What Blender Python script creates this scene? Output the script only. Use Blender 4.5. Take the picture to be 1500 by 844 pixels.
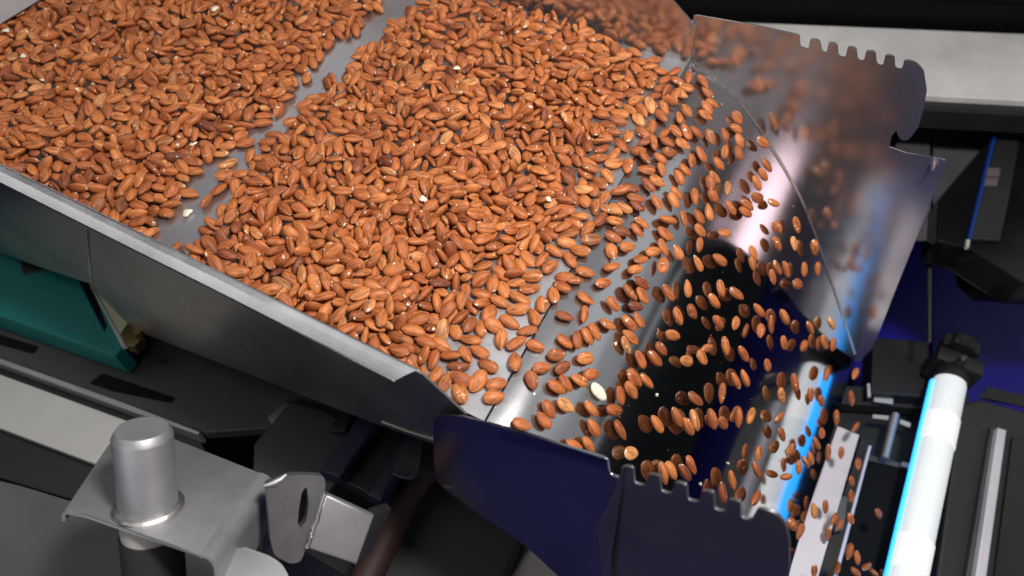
import bpy, bmesh, math, random
import numpy as np
from mathutils import Vector, Matrix, Quaternion
rng = random.Random(11)
SC = bpy.context.scene
COL = SC.collection
for o in list(bpy.data.objects):
    bpy.data.objects.remove(o)
R_ = math.radians

# ------------------------------------------------------------------ camera, light, exposure
TILT, FPX, HC = R_(35), 1083.0, 0.60          # camera looks 35 degrees off straight down from 0.60 m above the pan
cd = bpy.data.cameras.new('camera'); cam = bpy.data.objects.new('camera', cd); COL.objects.link(cam)
cam.location = (0, 0, HC); cam.rotation_euler = (TILT, 0, 0)
cd.sensor_width = 36; cd.lens = FPX / 1500 * 36; cd.clip_start = .01; cd.clip_end = 60
cd.dof.use_dof = True; cd.dof.focus_distance = .78; cd.dof.aperture_fstop = 3.8
SC.camera = cam
w = bpy.data.worlds.new('World'); SC.world = w; w.use_nodes = True
bg = w.node_tree.nodes['Background']; bg.inputs[0].default_value = (.80, .86, 1.0, 1); bg.inputs[1].default_value = .008

FU = Vector((.8816, -.472, 0)).normalized(); FV = Vector((-FU.y, FU.x, 0)); FZ = Vector((0, 0, 1))
def W(u, v, z): return FU * u + FV * v + FZ * z        # u along the flow, v across the pan, z up
def area(name, loc, target, sx, sy, power, color=(1, 1, 1), spread=180):
    l = bpy.data.lights.new(name, 'AREA'); l.shape = 'RECTANGLE'; l.size = sx; l.size_y = sy; l.energy = power; l.color = color
    l.spread = R_(spread)
    o = bpy.data.objects.new(name, l); COL.objects.link(o); o.location = loc
    o.rotation_euler = (Vector(target) - Vector(loc)).to_track_quat('-Z', 'Y').to_euler()
    return o
# hall lamp over the machine, a long ceiling panel far beyond, a small warm work lamp near the operator
area('key_lamp', W(.16, .38, 1.02), W(-.10, .5, 0), .18, .13, 17.5, (1.0, .95, .90))
rim_light = area('rim_strip_light', W(-1.45, -.20, 1.25), W(-1.45, -.20, 0), 2.2, .36, 3.6, (1.0, .98, .96))  # unseen light, shaped and placed so the bent rim reflects bright
rim_light.rotation_euler = (0, 0, math.atan2(FU.y, FU.x))
area('ceiling_fill', W(.5, 2.1, 2.2), W(.5, 2.1, 0), 6.4, 2.8, 14.5, (.97, .98, 1.0))
area('ceiling_fill', W(-1.9, 2.5, 2.19), W(-1.9, 2.5, 0), 1.7, 1.5, 6.5, (.97, .98, 1.0))  # second ceiling light, added to brighten the bare pan steel
area('side_fill', W(-.55, -1.15, .75), W(-.42, .1, -.15), .8, .4, 4.0, (.93, .94, 1.0))  # unseen fill light added for the near wall, bracket and bed
area('slide_softbox', (2.9, .95, 1.50), (.2, .6, .2), 2.4, 2.0, 5.0, (.95, .97, 1.0))  # unseen soft panel added so the upper slide mirrors grey
area('near_softbox', W(.9, -1.7, .65), W(.1, .6, 0), 2.2, 1.9, 3.6, (1.0, .91, .95))  # unseen soft panel added to lighten the far slide and far plate
area('slide_band_light', (2.3, .42, .20), (0, .6, -.05), .9, .09, .10, (.95, .97, 1.0))  # thin unseen light added for a pale band mirrored in the slide
area('work_lamp', W(1.75, -.80, -.19), W(.05, .75, -.12), .60, .26, 2.3, (1.0, .74, .80))
SC.view_settings.view_transform = 'Standard'; SC.view_settings.look = 'None'
SC.view_settings.exposure = .1; SC.view_settings.gamma = 1
SC.cycles.max_bounces = 10; SC.cycles.glossy_bounces = 6; SC.cycles.use_denoising = True
SC.cycles.sample_clamp_indirect = 6

# ------------------------------------------------------------------ helpers
CX, CY = Vector((1, 0, 0)), Vector((0, math.cos(TILT), math.sin(TILT)))
CF = Vector((0, math.sin(TILT), -math.cos(TILT))); CC = Vector((0, 0, HC))
def ray(px, py): return CX * (px - 750) + CY * (422 - py) + CF * FPX
def hit(px, py, p0, n):
    r = ray(px, py); s = (Vector(p0) - CC).dot(n) / r.dot(n); return CC + r * s
def on_z(px, py, z): return hit(px, py, (0, 0, z), FZ)
def on_v(px, py, v): return hit(px, py, FV * v, FV)
def at_depth(px, py, d): return CC + ray(px, py) * (d / FPX)
def project(p):
    q = p - CC; z = q.dot(CF); return Vector((750 + FPX * q.dot(CX) / z, 422 - FPX * q.dot(CY) / z)), z

def meta(o, label=None, cat=None, group=None, kind=None):
    if label: o['label'] = label
    if cat: o['category'] = cat
    if group: o['group'] = group
    if kind: o['kind'] = kind
    return o
def thing(name, label, cat, loc, group=None):
    o = bpy.data.objects.new(name, None); COL.objects.link(o); o.location = loc; o.empty_display_size = .02
    return meta(o, label, cat, group)
def wloc(o):
    l = o.location.copy()
    while o.parent: o = o.parent; l += o.location
    return l
def obj(name, bm, mat, parent=None, smooth=False, loc=None):
    bmesh.ops.recalc_face_normals(bm, faces=bm.faces)
    if loc is None:
        lo = Vector((min(v.co[i] for v in bm.verts) for i in range(3))); hi = Vector((max(v.co[i] for v in bm.verts) for i in range(3)))
        loc = (lo + hi) / 2
    loc = Vector(loc)
    for v in bm.verts: v.co -= loc
    me = bpy.data.meshes.new(name); bm.to_mesh(me); bm.free()
    if smooth:
        me.polygons.foreach_set('use_smooth', [True] * len(me.polygons))
        if smooth != 'all': me.set_sharp_from_angle(angle=R_(38) if smooth is True or smooth == 'x' else R_(smooth))
    if mat: me.materials.append(mat)
    o = bpy.data.objects.new(name, me); COL.objects.link(o)
    if parent: o.parent = parent; o.location = loc - wloc(parent)
    else: o.location = loc
    return o
def prism(pts, vec, bev=0.0, seg=2, bm=None):
    bm = bm or bmesh.new(); pts = [Vector(p) for p in pts]; vec = Vector(vec)
    a = [bm.verts.new(p) for p in pts]; b = [bm.verts.new(p + vec) for p in pts]
    n = len(pts)
    fs = [bm.faces.new(a), bm.faces.new(b[::-1])]
    for i in range(n): fs.append(bm.faces.new((a[i], b[i], b[(i + 1) % n], a[(i + 1) % n])))
    if bev > 0:
        ed = set(fs[0].edges) | set(fs[1].edges)
        bmesh.ops.bevel(bm, geom=list(ed), offset=bev, segments=seg, affect='EDGES', profile=.5, clamp_overlap=True)
    return bm
def rounded(pts, rads, seg=5):
    out = []; n = len(pts)
    for i, p in enumerate(pts):
        p = Vector(p); r = rads if not isinstance(rads, (list, tuple)) else rads[i]
        if r <= 0: out.append(p); continue
        a = (Vector(pts[i - 1]) - p); b = (Vector(pts[(i + 1) % n]) - p)
        ra = min(r, a.length * .48); rb = min(r, b.length * .48)
        A = p + a.normalized() * ra; B = p + b.normalized() * rb
        for k in range(seg + 1):
            t = k / seg; out.append(A * (1 - t) ** 2 + p * 2 * t * (1 - t) + B * t * t)
    return out
def slab(px, z, thick, bev=.001, rad=0):
    return prism([on_z(x, y, z) for x, y in (rounded([Vector((a, b)) for a, b in px], rad) if rad else px)], (0, 0, -thick), bev)
def frame_from(axis):
    a = Vector(axis).normalized(); t = Vector((0, 0, 1)) if abs(a.z) < .9 else Vector((1, 0, 0))
    x = a.cross(t).normalized(); return x, a.cross(x), a
def lathe(prof, p0, axis, n=40, bm=None):
    bm = bm or bmesh.new(); x, y, a = frame_from(axis); p0 = Vector(p0); rows = []
    for r, h in prof:
        if r < 1e-6: rows.append([bm.verts.new(p0 + a * h)])
        else: rows.append([bm.verts.new(p0 + a * h + (x * math.cos(t) + y * math.sin(t)) * r) for t in (2 * math.pi * k / n for k in range(n))])
    for A, B in zip(rows, rows[1:]):
        for k in range(n):
            k2 = (k + 1) % n
            if len(A) == 1 and len(B) == 1: continue
            if len(A) == 1: bm.faces.new((A[0], B[k2], B[k]))
            elif len(B) == 1: bm.faces.new((A[k], A[k2], B[0]))
            else: bm.faces.new((A[k], A[k2], B[k2], B[k]))
    return bm
def tube(path, r, n=10, bm=None, jitter=0, caps=True):
    bm = bm or bmesh.new(); path = [Vector(p) for p in path]; rows = []
    for i, p in enumerate(path):
        d = (path[min(i + 1, len(path) - 1)] - path[max(i - 1, 0)]).normalized()
        x, y, a = frame_from(d); rr = (r[i] if isinstance(r, (list, tuple)) else r) * (1 + rng.uniform(-jitter, jitter))
        rows.append([bm.verts.new(p + (x * math.cos(t) + y * math.sin(t)) * rr) for t in (2 * math.pi * k / n for k in range(n))])
    for A, B in zip(rows, rows[1:]):
        for k in range(n): bm.faces.new((A[k], A[(k + 1) % n], B[(k + 1) % n], B[k]))
    if caps: bm.faces.new(rows[0][::-1]); bm.faces.new(rows[-1])
    return bm
def box(c, ax, ay, az, bev=.001, bm=None):
    """box with centre c and half-extent vectors"""
    c = Vector(c); ax, ay, az = Vector(ax), Vector(ay), Vector(az)
    return prism([c - ax - ay - az, c + ax - ay - az, c + ax + ay - az, c - ax + ay - az], az * 2, bev, 2, bm)

# ------------------------------------------------------------------ materials
def mat(name):
    m = bpy.data.materials.new(name); m.use_nodes = True
    nt = m.node_tree; return m, nt, nt.nodes['Principled BSDF']
def N(nt, typ, **kw):
    n = nt.nodes.new(typ)
    for k, v in kw.items():
        if k in ('operation', 'blend_type', 'data_type', 'noise_dimensions', 'wave_type', 'bands_direction', 'interpolation_type', 'attribute_name', 'attribute_type', 'feature', 'uv_map', 'use_clamp'): setattr(n, k, v)
        else: n.inputs[k.replace('_', ' ') if isinstance(k, str) else k].default_value = v
    return n
def ramp(nt, fac, stops):
    r = nt.nodes.new('ShaderNodeValToRGB'); e = r.color_ramp.elements
    while len(e) > 1: e.remove(e[0])
    e[0].position = stops[0][0]; e[0].color = stops[0][1]
    for p, c in stops[1:]:
        q = e.new(p); q.color = c
    nt.links.new(fac, r.inputs[0]); return r
def g(v): return (v, v, v, 1)
def metal(name, base, rough, brush=None, grime=.25, bump=.0, metallic=1.0, scale=1.0, rvar=.08, spec=.5):
    """sheet metal: brushed grain along the given axis of the object, uneven polish, smudges"""
    m, nt, b = mat(name); L = nt.links
    tc = N(nt, 'ShaderNodeTexCoord'); mp = N(nt, 'ShaderNodeMapping'); L.new(tc.outputs['Object'], mp.inputs[0])
    if brush: mp.inputs['Rotation'].default_value = (0, 0, brush[1]); mp.inputs['Scale'].default_value = brush[0]
    grain = N(nt, 'ShaderNodeTexNoise', Scale=(60 if brush else 350) * scale, Detail=3.0, Roughness=.6); L.new(mp.outputs[0], grain.inputs['Vector'])
    sm = N(nt, 'ShaderNodeTexNoise', Scale=9.0 * scale, Detail=5.0, Roughness=.62); L.new(tc.outputs['Object'], sm.inputs['Vector'])
    mix = N(nt, 'ShaderNodeMath', operation='MULTIPLY_ADD'); L.new(sm.outputs[0], mix.inputs[0]); mix.inputs[1].default_value = rvar * 2
    mix.inputs[2].default_value = rough - rvar
    add = N(nt, 'ShaderNodeMath', operation='MULTIPLY_ADD', use_clamp=True); L.new(grain.outputs[0], add.inputs[0]); add.inputs[1].default_value = rvar * .8; L.new(mix.outputs[0], add.inputs[2])
    L.new(add.outputs[0], b.inputs['Roughness'])
    lo = tuple(c * (1 - grime) for c in base) + (1,); hi = tuple(min(1, c * (1 + grime * .4)) for c in base) + (1,)
    r = ramp(nt, sm.outputs[0], [(.3, lo), (.7, hi)]); L.new(r.outputs[0], b.inputs['Base Color'])
    b.inputs['Metallic'].default_value = metallic; b.inputs['Specular IOR Level'].default_value = spec
    if bump:
        bp = N(nt, 'ShaderNodeBump', Strength=bump, Distance=.0006); L.new(grain.outputs[0], bp.inputs['Height']); L.new(bp.outputs[0], b.inputs['Normal'])
    return m
ANG = math.atan2(FU.y, FU.x)
M = {}
M['pan'] = metal('brushed_pan_steel', (.62, .62, .65), .36, ((.06, 1, 1), -ANG), .18, .10)
M['wall'] = metal('rolled_steel_wall', (.50, .475, .445), .32, ((.08, 1, 1), -ANG), .30, .06)
M['lip'] = metal('polished_rim_steel', (.86, .86, .88), .20, ((.10, 1, 1), -ANG), .22, .0, rvar=.12)
M['mirror'] = metal('mirror_slide_steel', (.56, .56, .58), .06, ((.06, 1, 1), -ANG), .10, .0, rvar=.03)
def _polish(m):
    nt = m.node_tree; b = nt.nodes['Principled BSDF']; src = b.inputs['Roughness'].links[0].from_socket
    tc = N(nt, 'ShaderNodeTexCoord'); sp = N(nt, 'ShaderNodeSeparateXYZ'); nt.links.new(tc.outputs['Object'], sp.inputs[0])
    mr = nt.nodes.new('ShaderNodeMapRange'); mr.inputs['From Min'].default_value = .13; mr.inputs['From Max'].default_value = .215; mr.inputs['To Min'].default_value = 0; mr.inputs['To Max'].default_value = .15
    nt.links.new(sp.outputs[2], mr.inputs['Value']); ad = N(nt, 'ShaderNodeMath', operation='ADD'); nt.links.new(src, ad.inputs[0]); nt.links.new(mr.outputs[0], ad.inputs[1]); nt.links.new(ad.outputs[0], b.inputs['Roughness'])
_polish(M['mirror'])
M['plate'] = metal('polished_side_plate_steel', (.66, .64, .64), .15, ((.06, 1, 1), -ANG), .16, .0, rvar=.04, metallic=.94)
M['notched'] = metal('brushed_notched_plate', (.22, .22, .235), .34, None, .25, .05, metallic=.75)
M['blast_shaded'] = metal('shaded_blasted_steel', (.24, .24, .25), .42, None, .2, .25, metallic=.8, scale=4, rvar=.05)  # darker blasted steel: shade of the away-facing lug put into the colour
M['beam'] = metal('mottled_beam_aluminium', (.78, .78, .78), .5, None, .20, .05, metallic=.2, rvar=.06)
M['outer'] = metal('satin_outer_plate_steel', (.38, .38, .42), .17, None, .15, .02)
M['weld'] = metal('weld_bead_steel', (.62, .60, .58), .38, None, .4, .5, scale=3)
M['blast'] = metal('blasted_steel', (.42, .42, .44), .48, None, .12, .25, metallic=.75, scale=4, rvar=.05)
M['blast_dark'] = metal('dull_dark_steel', (.10, .10, .105), .5, None, .3, .15, metallic=.8)
M['alu'] = metal('brushed_aluminium', (.62, .615, .68), .5, ((.1, 1, 1), 0), .14, .1, metallic=.35)
M['screw'] = metal('zinc_screw_steel', (.7, .68, .64), .25, None, .2)
def paint(name, base, rough=.5, var=.25, bump=.05, spec=.5, scale=40):
    m, nt, b = mat(name); L = nt.links
    tc = N(nt, 'ShaderNodeTexCoord'); n1 = N(nt, 'ShaderNodeTexNoise', Scale=6.0, Detail=6.0, Roughness=.6); n2 = N(nt, 'ShaderNodeTexNoise', Scale=float(scale) * 10, Detail=2.0)
    L.new(tc.outputs['Object'], n1.inputs['Vector']); L.new(tc.outputs['Object'], n2.inputs['Vector'])
    r = ramp(nt, n1.outputs[0], [(.3, tuple(c * (1 - var) for c in base) + (1,)), (.7, tuple(min(1, c * (1 + var)) for c in base) + (1,))])
    L.new(r.outputs[0], b.inputs['Base Color']); b.inputs['Specular IOR Level'].default_value = spec
    rr = ramp(nt, n1.outputs[0], [(.3, g(rough - .08)), (.7, g(rough + .08))]); L.new(rr.outputs[0], b.inputs['Roughness'])
    bp = N(nt, 'ShaderNodeBump', Strength=bump, Distance=.0004); L.new(n2.outputs[0], bp.inputs['Height']); L.new(bp.outputs[0], b.inputs['Normal'])
    return m
M['black'] = paint('black_powder_coat', (.012, .012, .013), .5)
M['gloss_black'] = paint('black_gloss_cover', (.006, .006, .007), .18, .1, .0)
M['rubber'] = paint('black_rubber', (.015, .015, .015), .7)
M['deck'] = paint('charcoal_deck_paint', (.036, .038, .037), .5)
M['deck2'] = paint('grey_deck_paint', (.085, .087, .092), .55)
M['strip'] = paint('light_grey_paint', (.40, .40, .385), .5, .08)
M['panel'] = paint('dark_grey_panel_paint', (.085, .082, .088), .5)
M['teal'] = paint('teal_paint', (.006, .155, .145), .5, .12)
M['cream'] = paint('cream_plastic', (.42, .43, .28), .5, .1)
M['brass'] = metal('brown_fixing_metal', (.22, .16, .07), .4, None, .4)
M['void'] = paint('flat_black', (.0025, .0025, .003), .7, .1, .02, .15)
M['box'] = paint('black_box_paint', (.018, .018, .019), .5, .2)
M['navy'] = paint('navy_floor_paint', (.003, .001, .12), .55, .1, .02)
M['blue_panel'] = paint('blue_panel_paint', (.005, .002, .24), .5, .1, .02)
M['navy_strut'] = paint('navy_strut_paint', (.018, .018, .045), .5, .1)
M['hose'] = paint('dull_red_brown_rubber', (.032, .012, .010), .6, .2)
M['pale'] = paint('pale_grey_panel', (.42, .39, .36), .5, .1)
def emis(name, col, s, base=(.8, .8, .8), rough=.35):
    m, nt, b = mat(name); b.inputs['Base Color'].default_value = base + (1,); b.inputs['Roughness'].default_value = rough
    b.inputs['Emission Color'].default_value = col + (1,); b.inputs['Emission Strength'].default_value = s; return m
M['tube'] = emis('opal_lamp_tube', (.90, .97, 1.0), .38, (.60, .64, .66))
M['bright_band'] = emis('bright_band_white', (1, 1, 1), .46, (.68, .68, .68))
M['blue'] = emis('blue_light_strip', (.02, .36, 1.0), 1.9, (.1, .3, .6))
M['bluedim'] = emis('blue_edge_strip', (.01, .07, .5), .09, (.008, .03, .16))  # blue edge strip with a faint emission
M['tag'] = paint('grey_print_tag', (.11, .095, .095), .6)

# almond skin: UV = (turn round the kernel, way along it); 'rnd' differs per kernel
def almond_mat():
    m, nt, b = mat('almond_skin'); L = nt.links
    uv = N(nt, 'ShaderNodeUVMap', uv_map='UVMap'); sep = N(nt, 'ShaderNodeSeparateXYZ'); L.new(uv.outputs[0], sep.inputs[0])
    at = N(nt, 'ShaderNodeAttribute', attribute_name='rnd', attribute_type='GEOMETRY'); oi = N(nt, 'ShaderNodeAttribute', attribute_name='tone', attribute_type='OBJECT')
    s = N(nt, 'ShaderNodeMath', operation='ADD'); L.new(at.outputs['Fac'], s.inputs[0]); L.new(oi.outputs['Fac'], s.inputs[1])
    fr = N(nt, 'ShaderNodeMath', operation='FRACT'); L.new(s.outputs[0], fr.inputs[0]); rnd = fr.outputs[0]
    # wrinkles running along the kernel, wobbling a little
    wob = N(nt, 'ShaderNodeTexNoise', Scale=4.0, Detail=2.0); 
    cmb = N(nt, 'ShaderNodeCombineXYZ'); mu = N(nt, 'ShaderNodeMath', operation='MULTIPLY'); mu.inputs[1].default_value = 14.0; L.new(sep.outputs[0], mu.inputs[0])
    mv = N(nt, 'ShaderNodeMath', operation='MULTIPLY'); mv.inputs[1].default_value = 1.7; L.new(sep.outputs[1], mv.inputs[0])
    mr = N(nt, 'ShaderNodeMath', operation='MULTIPLY'); mr.inputs[1].default_value = 91.0; L.new(rnd, mr.inputs[0])
    L.new(mu.outputs[0], cmb.inputs[0]); L.new(mv.outputs[0], cmb.inputs[1]); L.new(mr.outputs[0], cmb.inputs[2])
    wr = N(nt, 'ShaderNodeTexNoise', Scale=1.0, Detail=2.0, Roughness=.55, Distortion=.35); L.new(cmb.outputs[0], wr.inputs['Vector'])
    tc = N(nt, 'ShaderNodeTexCoord')
    # skin colour
    c1 = ramp(nt, rnd, [(0, (0.271, 0.075, 0.025, 1)), (.10, (0.487, 0.162, 0.050, 1)), (.22, (0.361, 0.100, 0.030, 1)), (.34, (0.541, 0.193, 0.060, 1)), (.46, (0.307, 0.084, 0.028, 1)), (.58, (0.451, 0.141, 0.041, 1)), (.68, (0.397, 0.115, 0.037, 1)), (.78, (0.505, 0.171, 0.052, 1)), (.86, (0.217, 0.057, 0.023, 1)), (.90, (0.469, 0.154, 0.046, 1)), (.945, (0.614, 0.265, 0.098, 1)), (.965, (0.153, 0.042, 0.022, 1)), (1, (0.433, 0.128, 0.038, 1))])
    dk = ramp(nt, wr.outputs[0], [(.32, g(.44)), (.43, g(.78)), (.52, g(1.0)), (.62, g(1.22)), (.75, g(1.08))])
    mx = N(nt, 'ShaderNodeMix', data_type='RGBA', blend_type='MULTIPLY'); mx.inputs[0].default_value = 1; L.new(c1.outputs[0], mx.inputs[6]); L.new(dk.outputs[0], mx.inputs[7])
    # bare white flesh where the skin is chipped: mostly at the tips, on some kernels only
    cm2 = N(nt, 'ShaderNodeCombineXYZ'); m3 = N(nt, 'ShaderNodeMath', operation='MULTIPLY'); m3.inputs[1].default_value = 3.0; L.new(sep.outputs[0], m3.inputs[0])
    m4 = N(nt, 'ShaderNodeMath', operation='MULTIPLY'); m4.inputs[1].default_value = 5.0; L.new(sep.outputs[1], m4.inputs[0]); L.new(m3.outputs[0], cm2.inputs[0]); L.new(m4.outputs[0], cm2.inputs[1]); L.new(mr.outputs[0], cm2.inputs[2])
    ch = N(nt, 'ShaderNodeTexNoise', Scale=1.3, Detail=3.0, Roughness=.55); L.new(cm2.outputs[0], ch.inputs['Vector'])
    tip = ramp(nt, sep.outputs[1], [(0, g(.13)), (.10, g(.0)), (.93, g(.0)), (1, g(.10))])
    sm = N(nt, 'ShaderNodeMath', operation='ADD'); L.new(ch.outputs[0], sm.inputs[0]); L.new(tip.outputs[0], sm.inputs[1])
    chip = ramp(nt, sm.outputs[0], [(.692, g(0)), (.70, g(1))])
    mx2 = N(nt, 'ShaderNodeMix', data_type='RGBA'); L.new(chip.outputs[0], mx2.inputs[0]); L.new(mx.outputs[2], mx2.inputs[6]); mx2.inputs[7].default_value = (.80, .70, .55, 1)
    L.new(mx2.outputs[2], b.inputs['Base Color'])
    rr = ramp(nt, wr.outputs[0], [(.3, g(.62)), (.7, g(.44))]); L.new(rr.outputs[0], b.inputs['Roughness'])
    b.inputs['Specular IOR Level'].default_value = .32
    bp = N(nt, 'ShaderNodeBump', Strength=.5, Distance=.0005); L.new(wr.outputs[0], bp.inputs['Height']); L.new(bp.outputs[0], b.inputs['Normal'])
    return m
M['almond'] = almond_mat()
m, nt, b = mat('almond_flesh'); b.inputs['Roughness'].default_value = .5
n_ = N(nt, 'ShaderNodeTexNoise', Scale=180.0, Detail=4.0); tc_ = N(nt, 'ShaderNodeTexCoord'); nt.links.new(tc_.outputs['Object'], n_.inputs['Vector'])
r_ = ramp(nt, n_.outputs[0], [(.35, (.70, .62, .47, 1)), (.6, (.85, .80, .68, 1))]); nt.links.new(r_.outputs[0], b.inputs['Base Color']); M['flesh'] = m

M['flake'] = paint('almond_skin_flake', (.30, .13, .06), .7, .5, .05)
# ------------------------------------------------------------------ floor and the dark hall
bm = bmesh.new(); bmesh.ops.create_grid(bm, x_segments=1, y_segments=1, size=4.0)
fl = obj('floor', bm, M['navy'], loc=(0, 0, 0)); fl.location = (0, 1.0, -1.05); meta(fl, 'navy blue painted floor far below the machine', None, None, 'structure')

# ------------------------------------------------------------------ feeder pan
VN, VF = .2325, .771                                    # inner faces of the near and the far side wall
pan = thing('feeder_pan', 'long brushed steel feeder pan carrying the almonds, with bright bent rim', 'feeder pan', W(-.7, .5, 0))
p = [W(-1.35, VN, 0), W(-.1525, VN, 0), W(-.1665, VF, 0), W(-1.35, VF, 0)]
obj('pan_floor', prism(p, (0, 0, -.003), .0004, 1), M['pan'], pan)
# near side wall: vertical sheet, deep at the back and shallower to the front
rim = .040
wp = [W(-1.35, VN, rim), W(-.2107, VN, rim), W(-.169, VN, .0006), on_v(652, 640, VN), on_v(648, 652, VN), on_v(560, 621, VN), on_v(400, 559, VN), on_v(197, 481, VN), on_v(133, 413, VN), on_v(60, 389, VN), on_v(0, 368, VN), on_v(-160, 318, VN)]
sw = obj('near_wall', prism(wp, FV * -.0025, .0005, 2), M['wall'], pan)
bmf = bmesh.new()
prof = [(.0003, rim - .0016), (.0006, rim - .0002), (.0002, rim + .0007), (-.0008, rim + .0012), (-.0022, rim + .0011), (-.0075, rim - .0002), (-.0164, rim - .0043), (-.0172, rim - .0060), (-.0100, rim - .0032), (-.0032, rim - .0008)]
ends = [-1.35] + [-1.30 + .05 * k for k in range(21)] + [-.2145]
rows = []
for k, u in enumerate(ends):
    wv = .00035 * math.sin(u * 41) + .0003 * math.sin(u * 97 + 1)
    rows.append([bmf.verts.new(W(u + (dv * .9 if k == len(ends) - 1 else 0), VN + dv, z + wv * min(1, -dv / .01))) for dv, z in prof])
for A, B in zip(rows, rows[1:]):
    for i in range(len(prof)): bmf.faces.new((A[i], A[(i + 1) % len(prof)], B[(i + 1) % len(prof)], B[i]))
bmf.faces.new(rows[0]); bmf.faces.new(rows[-1][::-1])
obj('bent_rim', bmf, M['lip'], pan, 9)
a, b_ = on_v(126, 334, VN - .003), on_v(134, 411, VN - .003)
obj('weld_seam', tube([a.lerp(b_, i / 26) + FU * rng.uniform(-.0006, .0006) for i in range(27)], .0019, 8, jitter=.3), M['weld'], pan, True)
a, b_ = on_v(655, 650, VN - .003), on_v(560, 621, VN - .003)
fold = [on_v(x, y, VN - .0035) for x, y in ((652, 649), (600, 633), (560, 618))]
obj('bottom_fold', tube(fold, .0022, 8), M['wall'], pan, True)
fw = [W(-.161, VF, -.012), W(-.1615, VF, .0), W(-.1645, VF, .0584), W(-.1994, VF, .0837), W(-.37, VF, .19), W(-1.35, VF, .19), W(-1.35, VF, -.012)]
obj('far_wall', prism(fw, FV * .0025, .0005, 2), M['plate'], pan)

# plate across the feed at the back of the pan, with a rolled lower edge
gate = thing('feed_gate', 'grey steel gate plate across the back end of the pan', 'gate plate', W(-1.0, .5, .05))
gp = []
for x, y in ((-160, 134), (68, -2), (112, -32)): gp.append(on_z(x, y, .030))
d = (gp[2] - gp[0]).normalized(); side = Vector((-d.y, d.x, 0))
if side.dot(FU) > 0: side = -side
q = gp[0] - d * .2; e = gp[2] + d * .3
obj('gate_plate', prism([q, e, e + side * .010 + FZ * .030, q + side * .010 + FZ * .030], side * .003, .0008), M['panel'] if 0 else M['blast'], gate)
obj('gate_rib', tube([q + side * .012 + FZ * .034, e + side * .012 + FZ * .034], .0045, 12), M['alu'], gate, True)
obj('gate_back', prism([q + side * .016 + FZ * .03, e + side * .016 + FZ * .03, e + side * .06 + FZ * .20, q + side * .06 + FZ * .20], side * .003, .0008), M['blast'], gate)

# ------------------------------------------------------------------ discharge chute: curved mirror slide between two side plates
CV = [(-.168, -.0015), (-.149, -.0022), (-.134, -.0050), (-.112, -.0145), (-.092, -.0265), (-.068, -.0460), (-.045, -.0690), (-.010, -.1050), (.024, -.1440), (.060, -.1945), (.1025, -.2610), (.150, -.3365), (.205, -.4240)]
_u = np.array([c[0] for c in CV]); _z = np.array([c[1] for c in CV])
def _spl():
    n = len(_u); h = np.diff(_u); d = np.diff(_z) / h; mm = np.zeros(n); mm[0] = 0.0; mm[-1] = d[-1]
    for i in range(1, n - 1): mm[i] = (d[i - 1] * h[i] + d[i] * h[i - 1]) / (h[i] + h[i - 1])
    return h, mm
_h, _m = _spl()
def slide_z(u):
    if u <= _u[0]: return 0.0
    if u >= _u[-1]: return _z[-1] + (u - _u[-1]) * _m[-1]
    i = int(np.searchsorted(_u, u)) - 1; i = max(0, min(i, len(_h) - 1)); t = (u - _u[i]) / _h[i]; h = _h[i]
    return (2 * t**3 - 3 * t**2 + 1) * _z[i] + (t**3 - 2 * t**2 + t) * h * _m[i] + (-2 * t**3 + 3 * t**2) * _z[i + 1] + (t**3 - t**2) * h * _m[i + 1]
def slide_a(u): return math.atan2(slide_z(u - .002) - slide_z(u + .002), .004)
chute = thing('discharge_chute', 'mirror polished steel slide curving down from the pan between notched side plates', 'chute', W(0, .5, -.2))
VA, VB = .2265, .7745
bm = bmesh.new(); NU, NV = 70, 10; top = []
for i in range(NU + 1):
    a = slide_a(-.15 + .3555 * i / NU) if i else 0; r = []
    for j in range(NV + 1):
        v = VA + (VB - VA) * j / NV; us = -.1508 - .0155 * j / NV; u = us + (.2055 - us) * i / NU; r.append((bm.verts.new(W(u, v, slide_z(u))), bm.verts.new(W(u - .0025 * math.sin(a), v, slide_z(u) - .0025 * math.cos(a)))))
    top.append(r)
for A, B in zip(top, top[1:]):
    for j in range(NV):
        bm.faces.new((A[j][0], B[j][0], B[j + 1][0], A[j + 1][0])); bm.faces.new((A[j][1], A[j + 1][1], B[j + 1][1], B[j][1]))
    for j in (0, NV): bm.faces.new((A[j][0], A[j][1], B[j][1], B[j][0]))
for r in (top[0], top[-1]):
    for j in range(NV): bm.faces.new((r[j][0], r[j + 1][0], r[j + 1][1], r[j][1]))
obj('slide', bm, M['mirror'], chute, True)
# far side plate: top edge with notches, hooked end, straight slanted end, bottom following under the slide
far = [(1016, 23), (1020, 22), (1110, 38), (1171, 51.5), (1171.7, 68.3), (1184, 72.5), (1187, 57), (1200, 58.5), (1204, 76), (1211, 77.5), (1214, 62), (1226, 64), (1228, 82), (1238, 85), (1242, 68), (1254, 70), (1256, 87.5), (1265, 90), (1269, 74), (1282, 75.5), (1284, 94), (1293, 97), (1297, 80), (1310, 82), (1311, 99.5), (1321, 102), (1325, 86), (1343, 92), (1353, 104), (1357.5, 133), (1353, 160), (1345, 187), (1333, 203), (1325, 207.5), (1317, 203), (1313, 190), (1305, 200), (1302, 216), (1327, 225), (1360, 230), (1383, 233), (1387, 239), (1374, 271), (1277, 512), (1256, 532)]
fp = [on_v(x, y, VB) for x, y in far]
fr = [4 if i in (25, 26, 31, 32, 33, 34) else 1.5 for i in range(len(far))]
fp = rounded(fp, [.0045 if i in (26, 27, 28, 31, 32, 33, 34) else (.0020 if 3 <= i <= 25 else (.006 if i in (40, 41) else 0)) for i in range(len(far))], 4)
under = [W(u, VB, slide_z(u) - .018) for u in (.20, .16, .1, .05, .0, -.05, -.09, -.13, -.158)]
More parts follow.
